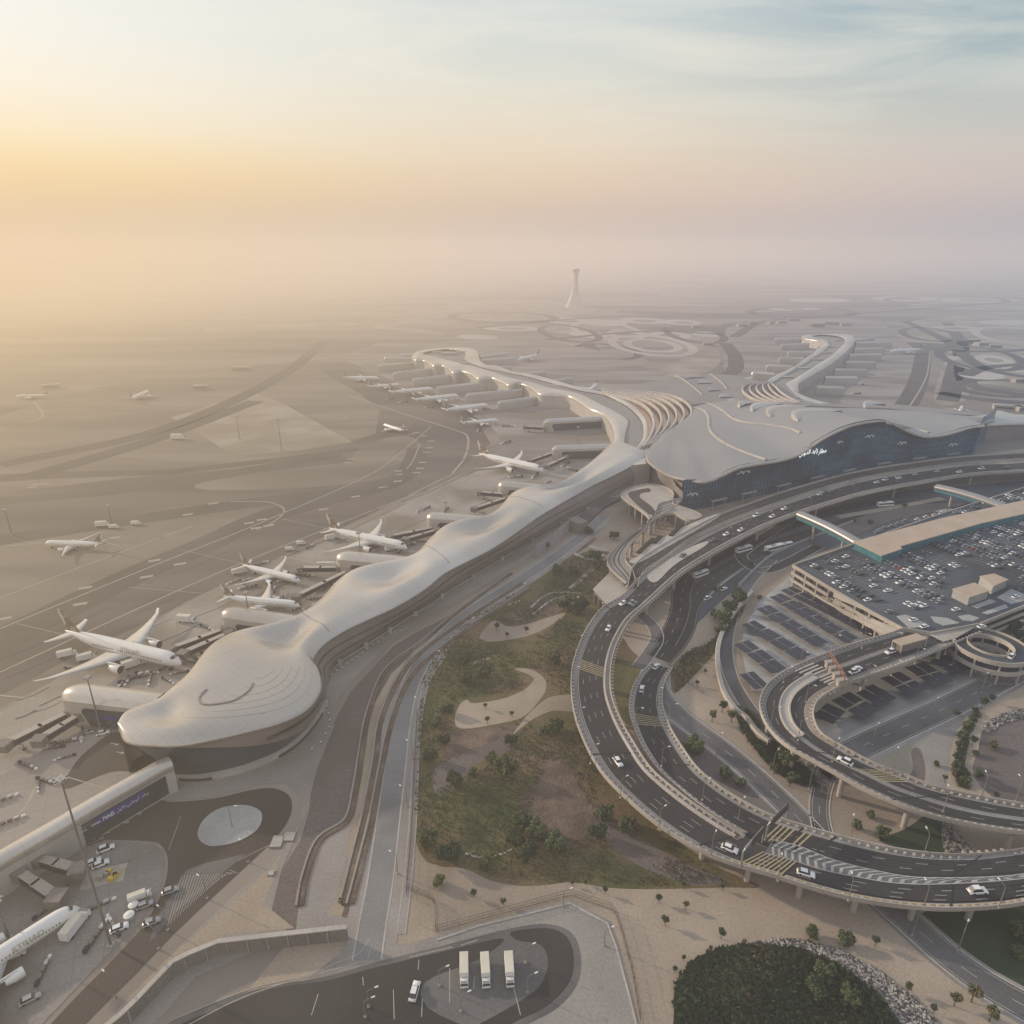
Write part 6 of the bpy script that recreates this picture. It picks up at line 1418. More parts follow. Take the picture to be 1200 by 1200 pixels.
# trucks, vans, buses
def truck(label, Lb=6.5, W=2.5, H=2.6, body='white', cab='white', group=None):
    t = thing('box_truck', label, 'truck', group=group)
    b = MB(); b.box((-1.1, 0, .95 + H / 2), (Lb, W, H)); cb_ = b.build('cargo_box', M[body], t); b = MB(); b.box((-1.1, 0, 1.0 + H), (Lb - .2, W - .2, .1)); b.build('box_roof', M['cream'], cb_)
    b = MB(); b.box((Lb / 2 + .1, 0, 1.35), (1.9, W * .94, 1.7), top=.92); b.build('cab', M[cab], t)
    b = MB(); b.box((Lb / 2 + .55, 0, 1.85), (1.05, W * .88, .7), top=.9); b.build('windscreen', M['carglass'], t)
    wheels(t, (Lb / 2 - .1, -Lb / 2 + .5), W / 2 - .2, .48); return t
TR0 = truck('cream roofed white truck in the yard, leftmost of the three')
def puttruck(src, x, y, rz, lab, group=None, sc=1, h=0.1): return dup(src, G(x, y, h), rz, lab, group, sc)
TR0.location = G(544, 1142, .1); TR0.rotation_euler = (0, 0, -1.5); TR0.scale = (.95,) * 3
puttruck(TR0, 569, 1142, -1.47, 'cream roofed white truck in the yard, middle of the three', None, .95); puttruck(TR0, 597, 1141, -1.5, 'cream roofed white truck in the yard, rightmost of the three', None, .95)
for x, y, rz, lab, sc in ((219, 729, -.1, 'white box truck alone on the stand above the second gate building', 1.15), (90, 1088, 1.45, 'white box truck beside the airliner on the near apron', 1.1),
        (165, 1053, .5, 'white box truck at the kerb among the round tanks', .75), (377, 663, .05, 'white van of the three in a row, left', .7), (383, 663, .05, 'white van of the three in a row, middle', .7), (390, 663, .05, 'white van of the three in a row, right', .7),
        (340, 645, .2, 'white truck of the pair on the taxi line, lower', .7), (353, 638, .2, 'white truck of the pair on the taxi line, upper', .7), (80, 769, .5, 'loading truck under the big airliner tail, left', 1), (103, 773, .5, 'loading truck under the big airliner tail, right', 1), (158, 781, .7, 'catering truck at the near side of the big airliner nose', 1.2),
        (281, 672, .5, 'loading truck behind the tail of the smaller airliner', 1), (437, 639, .5, 'loading truck at the near side of the long winged airliner, left', 1), (459, 645, .5, 'loading truck at the near side of the long winged airliner, right', 1), (389, 632, .5, 'loading truck under the tail of the long winged airliner', 1),
        (121, 617, .1, 'white coach on the far left apron, left of two', 1.1), (134, 619, .1, 'white coach on the far left apron, right of two', .8), (160, 615, .1, 'white truck on the far left apron', .8), (209, 515, 0, 'small hut like truck beside the sandy triangle', 1.6)):
    puttruck(TR0, x, y, rz, lab, None, sc)
def bus(label):
    t = thing('bus', label, 'bus'); b = MB(); b.box((0, 0, 1.75), (12, 2.55, 2.7), top=.97); b.build('body', M['white'], t)
    b = MB(); b.box((0, 0, 2.1), (11.4, 2.62, .95)); b.build('window_band', M['carglass'], t); b = MB(); b.box((5.98, 0, 1.9), (.1, 2.2, 1.4)); b.build('windscreen', M['carglass'], t)
    b = MB(); b.box((-1, 0, 3.2), (3, 1.6, .25)); b.build('roof_unit', M['conc_cool'], t); wheels(t, (3.8, -3.4), 1.1, .5); return t
BU = bus('white bus on the lower road under the viaduct, leftmost'); BU.location = G(821, 675, .2); BU.rotation_euler = (0, 0, .58)
for x, y, rz, lab, sc in ((871, 646, .5, 'white bus on the lower road between the first two columns', 1.1), (907, 645, .45, 'white bus in the middle of the lower road, left of the pair', 1.25), (920, 641, .45, 'shorter white bus right behind the middle one', .95), (1037, 593, .2, 'white bus beside the sandy strip under the far viaduct', 1.1)):
    dup(BU, G(x, y, .2), rz, lab, None, sc)
# apron clutter: dollies, belt loaders, tanks
def dolly(label, n_=4):
    t = thing('baggage_train', label, 'baggage train')
    for k in range(n_):
        b = MB(); b.box((-k * 3.2, 0, .7), (2.6, 1.5, .5)); b.build('cart', M['darkmetal'], t); b = MB(); b.box((-k * 3.2, 0, 1.4), (2.3, 1.3, 1.1)); b.build('load', M[('crate', 'conc_dark', 'conc_dark', 'navy')[k % 4]], t)
    b = MB(); b.box((3.2, 0, .8), (2.2, 1.4, 1.0), top=.8); b.build('tug', M['white'], t); return t
DO = dolly('baggage train right below the big airliner wing'); DO.location = G(165, 792, .1); DO.rotation_euler = (0, 0, .8); DO.scale = (.9,) * 3
BG = 'baggage trains and carts among the parked jets'
DO['group'] = BG; DO['label'] = 'small baggage train of carts standing on the apron beside the parked jets'
rnd = random.Random(5)
for x, y in ((150, 800), (140, 806), (20, 890), (38, 900), (12, 935), (33, 915), (70, 890), (235, 745), (246, 738), (262, 765), (310, 660), (420, 655), (412, 640), (365, 640), (355, 715), (372, 708), (480, 620), (520, 600), (540, 610), (560, 600), (575, 590), (620, 560), (640, 566), (610, 545), (500, 478), (535, 470), (575, 480), (600, 500), (455, 468), (430, 455), (930, 452), (1010, 450), (1025, 440), (1000, 462), (1035, 430), (175, 800), (186, 796), (180, 790), (200, 800), (205, 790), (198, 780), (82, 782), (90, 784), (30, 870), (55, 878), (70, 876), (96, 866), (88, 868), (10, 854), (45, 925), (60, 918), (20, 960), (40, 930), (300, 668), (310, 672), (330, 682), (322, 690), (312, 692), (362, 675), (365, 702), (358, 706), (330, 708), (345, 712), (470, 645), (478, 642), (430, 645), (398, 632), (500, 635), (490, 600), (496, 598), (660, 546), (668, 550), (625, 560), (600, 560), (540, 500), (575, 500), (560, 505), (520, 486), (470, 472), (590, 520), (650, 500), (660, 498), (380, 690), (372, 694), (290, 680), (282, 686), (62, 1060), (75, 1078), (130, 1080), (120, 1088), (108, 1098), (55, 1130), (35, 1125), (175, 1050), (125, 1058), (240, 770), (225, 776), (232, 762), (285, 690), (270, 684)):
    s_ = .72 if y > 560 else 1.0
    if rnd.random() < .25: continue
    dup(DO, G(x, y, .1), rnd.uniform(0, 6.28), DO['label'], BG, s_ * rnd.uniform(.7, 1.05))
def tank(label, x, y, r=1.4):
    t = thing('storage_tank', label, 'tank', G(x, y, .1)); b = MB(); b.cyl((0, 0, 0), r, 1.5, 16); b.build('wall', M['conc_cool'], t); b = MB(); b.tube([(0, 0, 1.5), (0, 0, 1.9)], [r, r * .3], 16); b.build('lid', M['white'], t)
tank('round pale tank at the apron kerb, upper of two', 157, 1064); tank('round pale tank at the apron kerb, lower of two', 152, 1076, 1.5)
b = MB()
for k in range(7): b.box((rnd.uniform(-4, 4), rnd.uniform(-1.5, 1.5), .7), (1.6, 1.2, 1.4), rnd.uniform(0, 1), k % 2)
o = b.build('service_equipment', [M['bgreen'], M['conc']]); o.location = G(122, 1027, .05); tag(o, 'cluster of yellow and white ground equipment on the near apron', 'equipment')
b = MB(); b.box((0, 0, .03), (12, 7, .03), .3); o = b.build('painted_pad', M['markdim']); o.location = G(122, 1027, .1); o['kind'] = 'structure'

def inside(pt, poly):
    x, y = pt; c_ = False; j = len(poly) - 1
    for i in range(len(poly)):
        xi, yi = poly[i]; xj, yj = poly[j]
        if (yi > y) != (yj > y) and x < (xj - xi) * (y - yi) / (yj - yi) + xi: c_ = not c_
        j = i
    return c_
# parked cars on the top deck and under the canopies: too small for parts
simple = {}
for kd in ('carwhite', 'carsilver', 'carblack', 'cargrey', 'carred'):
    b = MB(); car_body(b, 4.6, 1.86); cabin(b, 4.6, 1.86, 1.5, 0, 1); b.box((0, 0, .3), (3.6, 1.8, .4), 0, 2)
    o = b.build('parked_car', [M[kd], M['carglass'], M['tyre']]); simple[kd] = [o, False]
cn = {'carwhite': 'white', 'carsilver': 'silver', 'carblack': 'black', 'cargrey': 'dark grey', 'carred': 'red'}
NPC = 0
def pcar(kd, loc, rz, where, group):
    global NPC
    o, u = simple[kd]
    if u: o = o.copy(); COL.objects.link(o)
    simple[kd][1] = True; o.location = loc; o.rotation_euler = (0, 0, rz); tag(o, '%s car parked %s' % (cn[kd], where), 'car', group); NPC += 1
rows_ = [((944,661),(1003,643),.55,0),((963,674),(1050,721),.75,1),((981,667),(1080,721),.62,1),((1003,661),(1100,712),.5,1),((1028,655),(1122,704),.35,1),((1050,648),(1118,682),.45,1),((1068,642),(1138,676),.55,1),((1092,638),(1200,690),.3,1),((1112,631),(1204,673),.62,1),((1134,625),(1204,656),.55,1),((1155,619),(1204,640),.4,1),((1172,612),(1204,626),.5,1),((1128,648),(1150,658),.9,0)]
rnd = random.Random(21); bay = MB()
A_, B_ = G(963, 674, 12.05), G(1050, 721, 12.05); u = (B_ - A_).normalized(); nn = Vector((-u.y, u.x, 0)); an = math.atan2(nn.y, nn.x)
if nn.x < 0: nn = -nn
dkp = [(p.x, p.y) for p in [q_.lerp(cen, .03) for q_ in D3]]; hlp = [(p.x, p.y) for p in [G(x, y, 12) for x, y in hall]]
def free(p):
    if not inside((p.x, p.y), dkp) or inside((p.x, p.y), hlp): return False
    x, y = proj(p)
    if 1108 < x < 1190 and 668 < y < 712: return False
    return not (y > 716 - (x - 1060) * .05 and x > 1048)
cand = []
for kr in range(0, 17):
    for side in (-1, 1):
        for k in range(-60, 70):
            p = A_ + u * k * 2.65 + nn * (kr * 16.2 + side * 2.6 + 2)
            if not free(p) or not free(p + nn * 3) or not free(p - nn * 3): continue
            bay.box((p.x - u.x * 1.32, p.y - u.y * 1.32, 12.04), (4.8, .14, .012), an)
            run = noise.noise(Vector((k * .06, kr * 3.7 + side * .4, 3.3))) + .12 * math.sin(kr * 2.1)
            occ = .95 if run > -.02 else (.45 if run > -.2 else .06)
            if proj(p)[0] < 1210 and rnd.random() < occ * .9: cand.append(p)
cand.sort(key=lambda p: (p - Vector((0, 0, HC))).length)
bulk = MB()
for p in cand:
    kd = rnd.choices(['carwhite', 'carsilver', 'carblack', 'cargrey', 'carred'], [3.4, 2.2, 3.4, 2.6, .2])[0]; q_ = p + nn * rnd.uniform(-.2, .2); r_ = an + (PI if rnd.random() < .3 else 0) + rnd.uniform(-.02, .02)
    if NPC < 272: pcar(kd, q_, r_, 'in a row on the top deck of the car park', 'cars parked on the top deck')
    else:
        pb = MB(); car_body(pb, 4.6, 1.86); cabin(pb, 4.6, 1.86, 1.5, 0, 1); mi = ['carwhite', 'carsilver', 'carblack', 'cargrey', 'carred'].index(kd); Rm = Matrix.Rotation(r_, 3, 'Z')
        for f, m_i in zip(pb.f, pb.m): bulk.add([Rm @ pb.v[i_] + q_ for i_ in f], [range(len(f))], 5 if m_i else mi)
if bulk.v:
    o = bulk.build('parked_cars', [M['carwhite'], M['carsilver'], M['carblack'], M['cargrey'], M['carred'], M['carglass']]); tag(o, 'farthest cars packed in rows on the top deck towards the beige hall', 'cars', None, 'stuff')
struct(bay, 'parking_marking', M['marking'])
for p_ in ((1070, 727), (1083, 735), (1120, 715), (1150, 735), (1040, 693), (1063, 752), (1190, 700)):
    pcar('carwhite', G(*p_, 12.05), .3, 'or driving loose between the rows on the top deck', 'loose cars on the top deck')
for x, y in ((1030,622),(1036,619),(1044,617),(1052,614),(1060,611),(1075,609),(1085,606),(1095,604),(1103,602),(1112,600),(1119,599),(1028,624),(1078,612),(1100,606)):
    pcar('carwhite' if x % 2 else 'carsilver', G(x, y, .2), .35, 'in the taxi rank behind the beige roofed hall', 'taxis behind the beige roofed hall')
pg = MB()

# ---------------------------------------------------------------- lamps, masts, gantries
def lamp(x, y, h0, H=9, az=0, lab='', group=None, dbl=False):
    p = G(x, y, h0); t = thing('street_lamp', lab, 'street lamp', p, az, group)
    b = MB(); b.tube([(0, 0, 0), (0, 0, H)], [.16, .09], 7); b.tube([(0, 0, H - .1), (1.2, 0, H + .25), (2.2, 0, H + .3)], .07, 5)
    if dbl: b.tube([(0, 0, H - .1), (-1.2, 0, H + .25), (-2.2, 0, H + .3)], .07, 5)
    b.build('pole', M['conc_dark'], t); b = MB(); b.box((2.5, 0, H + .28), (1.0, .35, .14)); b.build('lamp_head', M['white'], t)
    if dbl: b = MB(); b.box((-2.5, 0, H + .28), (1.0, .35, .14)); b.build('lamp_head', M['white'], t)
    b = MB(); b.box((0, 0, .25), (.6, .6, .5)); b.build('base', M['conc'], t); return t
LPS = {}
def lamps(pts, h0, H, group, lab, az=None, V=None, dbl=False):
    first = None
    for x, y in pts:
        p = G(x, y, h0)
        if V is not None: an = V.near(x, y)[1] + PI / 2
        else: an = az if az is not None else 0
        if first is None: first = lamp(x, y, h0, H, an, lab, group, dbl)
        else: dup(first, p, an, lab, group)
lamps([(692, 895), (727, 935), (772, 972), (833, 1004), (911, 1033), (994, 1056), (1082, 1064), (1170, 1064), (676, 850), (670, 800), (675, 762), (700, 722)], 10.5, 8, 'lamps along the outer parapet of the big loop', 'slim street lamp on the outer parapet of the big loop', V=V1)
lamps([(823, 938), (775, 898), (865, 962), (996, 985), (1083, 1001), (744, 850), (784, 845)], 9.5, 8, 'lamps along the inner ramp', 'slim street lamp on the parapet of the inner ramp', V=V2)
lamps([(903, 852), (935, 868), (918, 800), (937, 782), (944, 823), (975, 762), (1010, 760), (1044, 792), (1015, 798), (1072, 778), (1107, 767), (975, 893), (1045, 905), (1105, 952), (1150, 935), (1190, 940)], 11, 9, 'lamps along the right hand loop and toll plaza', 'slim street lamp on the right hand loop', V=V3)
lamps([(858, 632), (905, 612), (950, 595), (1000, 580), (1050, 570), (1100, 562), (1150, 556), (820, 655)], 11.5, 7, 'lamps along the far viaduct', 'slim street lamp on the far viaduct before the terminal', az=1.9)
lamps([(1069, 1096), (1123, 1113), (1012, 1040), (948, 925), (770, 830), (840, 885), (905, 905), (1022, 873), (1092, 842), (1150, 812)], .1, 9, 'lamps beside the ground level roads', 'slim street lamp beside a ground level road among the loops', az=.8)
lamps([(466, 1024), (477, 945), (484, 890), (493, 838), (520, 782), (560, 742), (620, 700), (665, 668), (243, 1053), (197, 1090), (135, 1168), (186, 1112), (291, 1010)], .1, 8, 'lamps along the service roads', 'slim street lamp at the edge of a service road', az=2.6)
lamps([(432, 1180), (428, 1192), (616, 1128), (618, 1163), (708, 1108), (660, 1062), (515, 1155), (540, 1185)], .1, 6, 'lamps in the yard', 'low lamp post standing in the paved yard', az=.4)
lamps([(272, 969)], .35, 9, 'lamp on the roundabout', 'lamp post in the middle of the oval traffic island', az=0)
for x in range(0): pass
deckl = [(1000 + 0, 0)]
lamps([(1010, 668), (1045, 690), (1075, 705), (1085, 660), (1120, 660), (1150, 652), (1175, 662), (1060, 660), (1100, 690), (990, 690), (1140, 635), (1180, 640), (1195, 690)], 12, 6, 'lamps on the top deck', 'short lamp post on the top deck of the car park', az=.5)
def mast(x, y, ytop, lab):
    p = G(x, y); H = hfor(p, ytop); t = thing('floodlight_mast', lab, 'floodlight mast', p); b = MB(); b.tube([(0, 0, 0), (0, 0, H)], [.42, .2], 8); b.build('pole', M['conc_dark'], t)
    b = MB(); b.tube([(0, 0, H - .5), (0, 0, H)], 1.2, 10)
    for k in range(6): b.box((1.5 * math.cos(k * PI / 3), 1.5 * math.sin(k * PI / 3), H - .3), (.6, .6, .5), k * PI / 3)
    b.build('floodlights', M['metal'], t); b = MB(); b.box((0, 0, .3), (1.6, 1.6, .6)); b.build('base', M['conc'], t); return H
for a in ((130, 1108, 912, 'tall mast on the near apron, crossing in front of the link building'), (119, 858, 793, 'mast standing before the gate building nearest the pier nose'), (294, 735, 694, 'mast before the second gate building'), (424, 668, 624, 'mast before the third gate building'), (523, 617, 588, 'mast before the fourth gate building'), (607, 580, 557, 'mast before the fifth gate building'),
          (330, 528, 492, 'mast at the lower edge of the sandy triangle'), (281, 515, 488, 'mast in the middle of the sandy triangle'), (132, 617, 592, 'far left mast behind the parked coach'), (14, 627, 597, 'mast close to the left frame edge'), (677, 520, 500, 'mast by the gate building under the pier bend'), (560, 470, 452, 'hazy mast on the far north stands'), (11, 1100, 1055, 'mast behind the airliner at the left frame edge')):
    H = mast(*a); print('mast', round(H, 1))
# sign gantries
def gantry(p0, p1, h0, H, lab, sides=((.1, .4), (.6, .9))):
    A_, B_ = G(*p0, h0), G(*p1, h0); d = B_ - A_; Lp = d.length; t = thing('sign_gantry', lab, 'sign gantry', A_, math.atan2(d.y, d.x))
    for x in (0, Lp): b = MB(); b.tube([(x, 0, 0), (x, 0, H - .8), (x + (1 if x == 0 else -1), 0, H)], .35, 8); b.build('post', M['metal'], t)
    b = MB(); b.tube([(.8, 0, H), (Lp - .8, 0, H)], .4, 8); b.build('beam', M['metal'], t)
    for a, c_ in sides: b = MB(); b.box((Lp * (a + c_) / 2, -.6, H + .4), (Lp * (c_ - a), .25, 3.0)); b.build('sign_panel', M['darkmetal'], t)
gantry((868, 1017), (893, 988), 10, 7, 'grey sign gantry with a dark panel over the outer lanes before the chevrons', ((.3, .9),))
gantry((897, 985), (921, 961), 10, 7, 'grey sign gantry over the inner ramp lanes beside the first one', ((.1, .85),))

# fences
def fence(pts, lab, H=2.6, step=3.0):
    P_ = resample([G(*p) for p in pts], step); t = thing('fence', lab, 'fence', (P_[0].x, P_[0].y, 0)); of = Vector(t.location)
    b = MB()
    for z in (.3, H * .5, H): b.profile([p + Vector((0, 0, z)) for p in P_], [(-.03, -.03), (-.03, .03), (.03, .03), (.03, -.03)])
    for a, c_ in zip(P_, P_[1:]):
        for k in range(6): q_ = a.lerp(c_, k / 6); b.box((q_.x, q_.y, H / 2), (.05, .05, H - .1))
    b.build('mesh_panel', M['darkmetal'], t, of)
    for p in P_: b = MB(); b.box((p.x, p.y, H / 2 + .2), (.14, .14, H + .4)); b.build('post', M['conc'], t, of)
fence([(489, 835), (486, 900), (482, 980), (476, 1050)], 'dark mesh fence along the left side of the green basin')
fence([(477, 1042), (510, 1056), (511, 1092)], 'short dark fence stepping round the sandy corner by the yard')
fence([(511, 1092), (600, 1068), (668, 1049), (720, 1067), (727, 1088), (741, 1140), (751, 1200)], 'long dark mesh fence round the upper and right side of the yard')
fence([(776, 772), (800, 797), (826, 815)], 'fence beside the ramp split')
k = MB(); k.profile([G(*p) for p in ((512, 1102), (560, 1086), (668, 1059), (712, 1083), (722, 1110), (738, 1170), (748, 1210))], [(-.25, 0), (-.25, .3), (.25, .3), (.25, 0)]); struct(k, 'kerb', M['kerb'])
for x, y, w_, d_, lab in ((325, 1092 - 105, 4, 5, 'white equipment cabinet beside the gravel, left'), (339, 981, 4, 4, 'white equipment cabinet beside the gravel, right'), (318, 1024, 2, 2, 'small white box on the sandy strip by the gravel')):
    b = MB(); b.box((0, 0, .2), (w_, d_, .4)); b.box((0, 0, .45), (w_ * .9, d_ * .9, .1), 0, 1); o = b.build('equipment_cabinet', [M['conc_dark'], M['kerb']]); o.location = G(x, y); tag(o, lab, 'cabinet')

# ---------------------------------------------------------------- trees and planting
def crown(seed, leaf, nl=900, squat=.85, clumps=13, ls=.115):
    r = random.Random(seed); b = MB(); cl_ = []
    for k in range(clumps):
        a = r.uniform(0, 2 * PI); rr_ = r.uniform(.15, .68) ** .8; z = r.uniform(-.45, .6)
        cl_.append((Vector((rr_ * math.cos(a), rr_ * math.sin(a), z * squat)), r.uniform(.26, .46)))
    cl_.append((Vector((0, 0, 0)), .55))
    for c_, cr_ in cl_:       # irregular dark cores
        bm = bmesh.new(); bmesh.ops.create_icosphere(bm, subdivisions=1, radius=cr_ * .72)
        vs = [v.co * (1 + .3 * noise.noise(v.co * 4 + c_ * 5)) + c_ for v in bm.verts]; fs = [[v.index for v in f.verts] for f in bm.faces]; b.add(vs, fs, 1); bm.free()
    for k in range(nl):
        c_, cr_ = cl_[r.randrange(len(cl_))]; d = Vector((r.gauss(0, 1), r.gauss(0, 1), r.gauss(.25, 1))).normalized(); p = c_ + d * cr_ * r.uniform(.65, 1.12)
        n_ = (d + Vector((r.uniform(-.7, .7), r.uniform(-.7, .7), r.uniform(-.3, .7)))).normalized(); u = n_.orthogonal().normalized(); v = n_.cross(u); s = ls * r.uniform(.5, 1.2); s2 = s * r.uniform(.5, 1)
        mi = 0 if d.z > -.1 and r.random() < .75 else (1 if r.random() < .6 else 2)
        b.add([p - u * s, p - v * s2, p + u * s, p + v * s2], [(0, 1, 2, 3)], mi)
    mats = {'g': ('leafA', 'leafB', 'leafC'), 'd': ('leafB', 'leafB', 'leafA'), 'o': ('leafC', 'leafB', 'leafA')}[leaf]
    return b, [M[x] for x in mats]
def trunk_mb(h=1.0, spread=.5, seed=1):
    r = random.Random(seed); b = MB(); b.tube([(0, 0, 0), (.02, .01, h * .5), (0, .03, h)], [.10, .075, .06], 7)
    for k in range(5):
        a = k * 1.26 + r.uniform(-.3, .3); b.tube([(0, 0, h * .7), (spread * .5 * math.cos(a), spread * .5 * math.sin(a), h * 1.1), (spread * math.cos(a), spread * math.sin(a), h * 1.45)], [.05, .035, .015], 5)
    return b
KIND = {}
for key, seed, leaf, nm, hgt, sq, nl in (('bush1', 1, 'g', 'tree', .55, .8, 1500), ('bush2', 2, 'd', 'tree', .6, .85, 1500), ('bush3', 9, 'g', 'tree', .5, .75, 1500), ('small1', 3, 'd', 'young_tree', 1.5, 1.1, 420), ('small2', 4, 'o', 'young_tree', 1.3, .95, 420), ('shrub', 6, 'o', 'shrub', .35, .7, 420)):
    KIND[key] = (crown(seed, leaf, nl, sq), trunk_mb(hgt, .45, seed), hgt, nm, [None])
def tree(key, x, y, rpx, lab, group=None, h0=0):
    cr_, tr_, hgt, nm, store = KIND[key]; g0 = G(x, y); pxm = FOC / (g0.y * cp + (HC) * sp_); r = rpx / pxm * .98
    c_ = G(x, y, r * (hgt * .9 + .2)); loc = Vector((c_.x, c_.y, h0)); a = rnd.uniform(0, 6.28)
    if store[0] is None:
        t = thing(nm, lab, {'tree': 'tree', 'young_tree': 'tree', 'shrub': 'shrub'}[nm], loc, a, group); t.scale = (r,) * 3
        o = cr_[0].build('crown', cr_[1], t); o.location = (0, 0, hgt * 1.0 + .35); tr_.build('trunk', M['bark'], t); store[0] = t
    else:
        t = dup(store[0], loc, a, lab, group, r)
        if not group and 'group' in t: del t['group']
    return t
rnd = random.Random(8)
BGn = 'bushy trees in the green basin'
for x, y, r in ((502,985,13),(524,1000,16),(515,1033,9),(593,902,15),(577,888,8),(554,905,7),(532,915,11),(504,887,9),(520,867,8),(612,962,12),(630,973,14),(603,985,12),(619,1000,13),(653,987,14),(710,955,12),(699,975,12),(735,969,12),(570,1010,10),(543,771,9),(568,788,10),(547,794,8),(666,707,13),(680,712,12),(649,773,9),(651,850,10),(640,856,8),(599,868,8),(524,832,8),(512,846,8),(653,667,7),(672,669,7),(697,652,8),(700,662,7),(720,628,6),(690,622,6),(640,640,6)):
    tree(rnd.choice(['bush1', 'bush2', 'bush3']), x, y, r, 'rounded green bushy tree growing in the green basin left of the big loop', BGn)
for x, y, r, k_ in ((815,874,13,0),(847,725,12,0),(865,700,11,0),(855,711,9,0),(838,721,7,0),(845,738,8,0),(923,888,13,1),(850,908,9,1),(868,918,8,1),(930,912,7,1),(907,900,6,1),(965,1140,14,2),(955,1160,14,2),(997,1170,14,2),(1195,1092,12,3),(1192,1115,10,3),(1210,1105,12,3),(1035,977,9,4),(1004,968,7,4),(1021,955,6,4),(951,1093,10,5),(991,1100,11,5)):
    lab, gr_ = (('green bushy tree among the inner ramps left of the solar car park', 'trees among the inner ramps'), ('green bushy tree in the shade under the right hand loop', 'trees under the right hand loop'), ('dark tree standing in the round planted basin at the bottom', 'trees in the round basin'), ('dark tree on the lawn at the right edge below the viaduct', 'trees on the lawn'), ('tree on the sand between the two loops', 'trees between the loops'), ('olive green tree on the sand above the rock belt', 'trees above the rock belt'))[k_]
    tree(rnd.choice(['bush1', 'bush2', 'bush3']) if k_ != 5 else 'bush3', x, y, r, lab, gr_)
for x, y, r in ((1122,835,4),(1162,818,4.5),(1152,823,6),(1143,833,4.5),(1139,842,4.5),(1134,850,6),(1127,862,6),(1124,873,5),(1141,867,5),(1143,883,5),(1121,887,5.5),(1122,900,8),(1132,915,7),(1165,873,5.5),(1147,907,6),(1097,895,4.5),(1108,912,3.5),(1131,905,6),(1125,892,6)):
    tree(rnd.choice(['small1', 'bush3']), x, y, r, 'tree in the curving row on the sand right of the loop', 'trees in the curving row right of the loop')
for x, y, r in ((772,1052,4.5),(804,1061,4.5),(780,1079,5.5),(846,1094,5.5),(709,1043,4),(671,1034,3.5),(801,1037,3.5),(847,1039,3.5),(791,1135,3.5),(801,1122,3),(872,1104,4),(555,1046,4.5),(590,1056,4.5),(1027,1103,5.5),(1065,1158,6),(1120,1172,8),(1141,1165,10),(1162,1188,10),(1095,1182,5),(847,827,6),(835,838,6.5),(858,838,7),(817,800,3),(827,787,3),(569,827,3),(571,844,4),(600,836,3.5),(582,734,4),(617,738,3.5),(594,744,3),(926,915,6),(1167,932,4),(686,1034,2.5)):
    tree(rnd.choice(['small1', 'small2', 'small1']), x, y, r, 'young sapling with a thin trunk standing alone on bare sand', 'young trees scattered on the sand')
for k_, (x, y) in enumerate(((868, 655), (900, 648), (880, 660), (915, 640), (845, 690), (838, 690), (1020, 612), (1060, 592), (955, 640), (890, 700), (1000, 610), (985, 600))):
    tree('shrub', x, y, 3.5, 'small shrub in the kerb planting by the lower road', 'shrubs by the lower road')
for x, y in ((1190, 733), (1196, 745), (1185, 738), (1175, 728), (1200, 755)): tree('bush2', x, y, 7, 'dark tree behind the spiral ramp at the right edge', 'trees behind the spiral ramp')
# ground cover nobody could count
def cover(name, poly, n_, size, mats, holes=(), seed=1, hgt=.8, clump=.05, thr=0.0, lab='', cat=''):
    r = random.Random(seed); b = MB(); W_ = [G(*p) for p in poly]; P2 = [(p.x, p.y) for p in W_]; H2 = [[(G(*q_).x, G(*q_).y) for q_ in h] for h in holes]
    x0, x1 = min(p[0] for p in P2), max(p[0] for p in P2); y0, y1 = min(p[1] for p in P2), max(p[1] for p in P2); k = 0; tries = 0
    while k < n_ and tries < n_ * 20:
        tries += 1; x, y = r.uniform(x0, x1), r.uniform(y0, y1)
        if not inside((x, y), P2) or any(inside((x, y), h) for h in H2): continue
        nv = noise.noise(Vector((x * clump, y * clump, seed)))
        if nv < thr + r.uniform(-.25, .15): continue
        k += 1; s = size * r.uniform(.5, 1.3); zc = Z * 8 + s * hgt * .5
        mi = min(len(mats) - 1, int((noise.noise(Vector((x * clump * .6, y * clump * .6, seed + 9))) + .5 + r.uniform(-.25, .25)) * len(mats))); mi = max(0, mi)
        for q_ in range(4):
            a = r.uniform(0, PI); u = Vector((math.cos(a), math.sin(a), r.uniform(-.3, .3))); v = Vector((-u.y * .7, u.x * .7, r.uniform(.3, .9))); c_ = Vector((x + r.uniform(-.4, .4) * s, y + r.uniform(-.4, .4) * s, zc + r.uniform(0, .5) * s * hgt))
            b.add([c_ - u * s * .5, c_ - v * s * .4, c_ + u * s * .5, c_ + v * s * .4], [(0, 1, 2, 3)], mi)
    o = b.build(name, [M[m_] for m_ in mats]); tag(o, lab, cat, None, 'stuff')
BASIN = [(494,800),(508,768),(545,728),(600,696),(640,672),(665,655),(700,648),(720,660),(700,720),(688,775),(688,830),(708,890),(750,955),(810,1010),(850,1034),(760,1038),(700,1034),(640,1034),(575,1028),(545,1014),(500,1006),(488,980),(487,930),(490,860)]
HOLES = [[(600,782),(628,784),(642,800),(634,828),(600,850),(543,857),(530,845),(536,820),(550,817),(595,812),(618,803)],[(598,862),(610,846),(640,818),(674,812),(676,835),(630,843)],[(560,748),(576,726),(600,732),(664,716),(640,742),(574,754)],[(520,890),(530,860),(605,848),(610,860),(560,878)],[(508,925),(512,898),(592,866),(598,880),(540,918)],[(640,890),(665,895),(700,965),(680,985),(640,980),(620,955)]]
cover('ground_cover', BASIN, 12000, .6, ['leafC', 'leafC', 'leafA', 'leafA'], HOLES, 2, .7, .035, -.12, 'mixed low green and brown scrub covering the basin floor', 'ground cover')
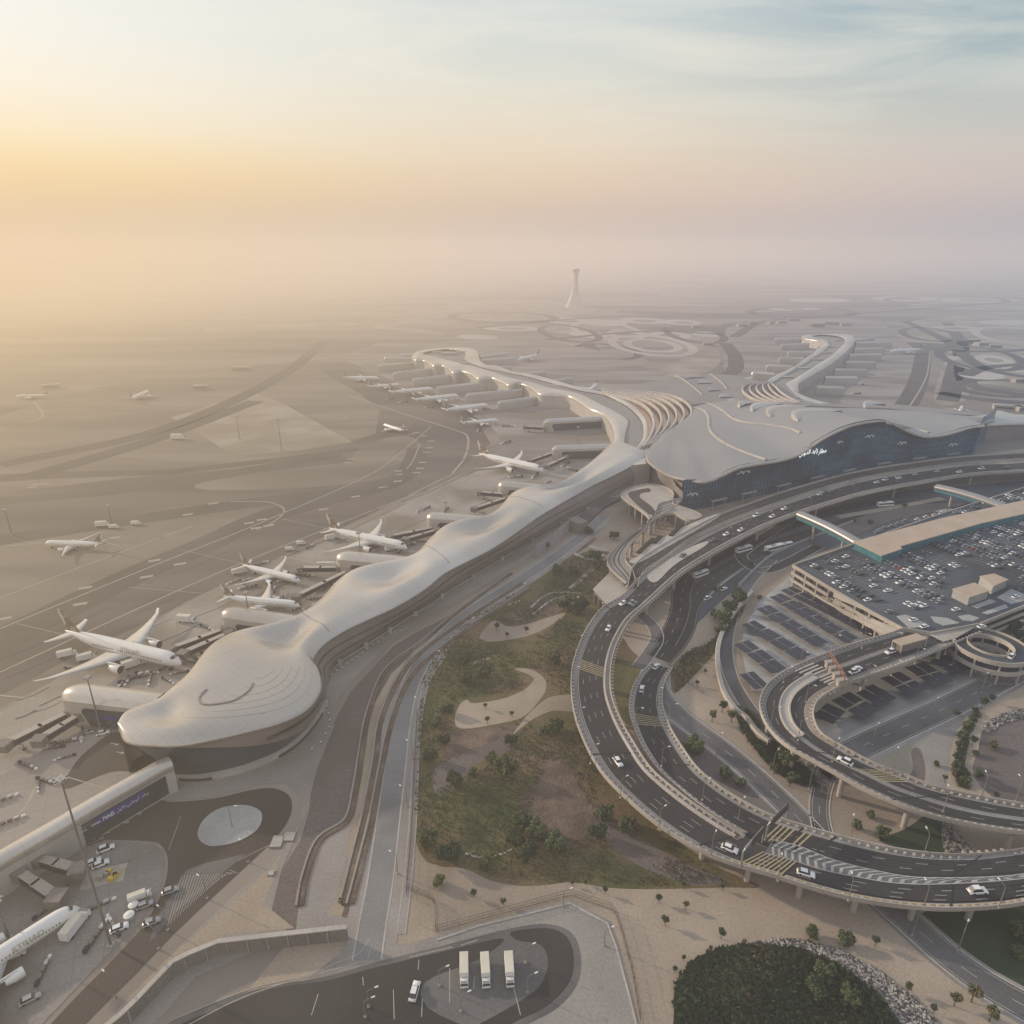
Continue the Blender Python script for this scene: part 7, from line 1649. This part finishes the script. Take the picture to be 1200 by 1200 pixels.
ROUND = [(790,1180),(793,1155),(808,1130),(832,1115),(870,1108),(930,1112),(985,1134),(1030,1170),(1060,1210),(1080,1260),(940,1320),(800,1280)]
cover('ground_cover', ROUND, 12000, .85, ['leafB', 'leafB', 'leafC'], [], 5, 1.1, .09, -.6, 'dense dark hedge like planting filling the round basin at the bottom', 'ground cover')
cover('ground_cover', [(860,828),(880,835),(898,860),(930,890),(955,910),(960,924),(925,918),(895,893),(868,858)], 1300, 1.0, ['leafB', 'leafA'], [], 4, 1.0, .06, -.3, 'dark green scrub strip in the shade of the right hand loop', 'ground cover')
cover('ground_cover', [(800,768),(838,748),(850,722),(868,702),(872,715),(842,760),(820,785),(792,812),(788,790)], 900, .9, ['leafB', 'leafC'], [], 7, .9, .06, -.2, 'low green planting strip between the inner ramp and the solar car park', 'ground cover')
cover('ground_cover', [(1115,905),(1122,880),(1128,855),(1145,832),(1150,838),(1136,862),(1130,895),(1136,925),(1122,922)], 600, .9, ['leafC', 'leafA'], [], 8, .8, .06, -.3, 'low planting under the curving row of trees', 'ground cover')
cover('ground_cover', ROUND, 3200, 1.25, ['leafB', 'leafA', 'leafB'], [], 15, .9, .05, -.25, 'taller rounded dark clumps standing up out of the round basin planting', 'ground cover')
def rocks(poly, n_, seed, size, lab):
    r = random.Random(seed); b = MB(); P2 = [(G(*p).x, G(*p).y) for p in poly]; x0, x1 = min(p[0] for p in P2), max(p[0] for p in P2); y0, y1 = min(p[1] for p in P2), max(p[1] for p in P2); k = 0
    while k < n_:
        x, y = r.uniform(x0, x1), r.uniform(y0, y1)
        if not inside((x, y), P2): continue
        k += 1; s = size * r.uniform(.4, 1.2); b.box((x, y, .1 + s * .2), (s, s * r.uniform(.6, 1), s * .7), r.uniform(0, 3), r.randrange(3), r.uniform(.4, .8))
    o = b.build('rocks', [M['conc_dark'], M['conc'], M['darkmetal']]); tag(o, lab, 'rocks', None, 'stuff')
rocks([(884,1105),(905,1101),(945,1102),(985,1114),(1030,1138),(1065,1165),(1100,1200),(1115,1220),(1075,1222),(1045,1190),(1010,1155),(975,1130),(930,1112)], 4200, 3, .8, 'belt of loose pale and dark rocks round the planted basin')
rocks([(1152,852),(1170,839),(1200,831),(1240,829),(1240,838),(1200,842),(1176,848),(1160,858)], 900, 4, .8, 'band of grey rocks along the round gravel bed at the right edge')
rocks([(1106,960),(1122,976),(1138,999),(1110,999)], 500, 6, .8, 'patch of grey rocks under the right hand loop')
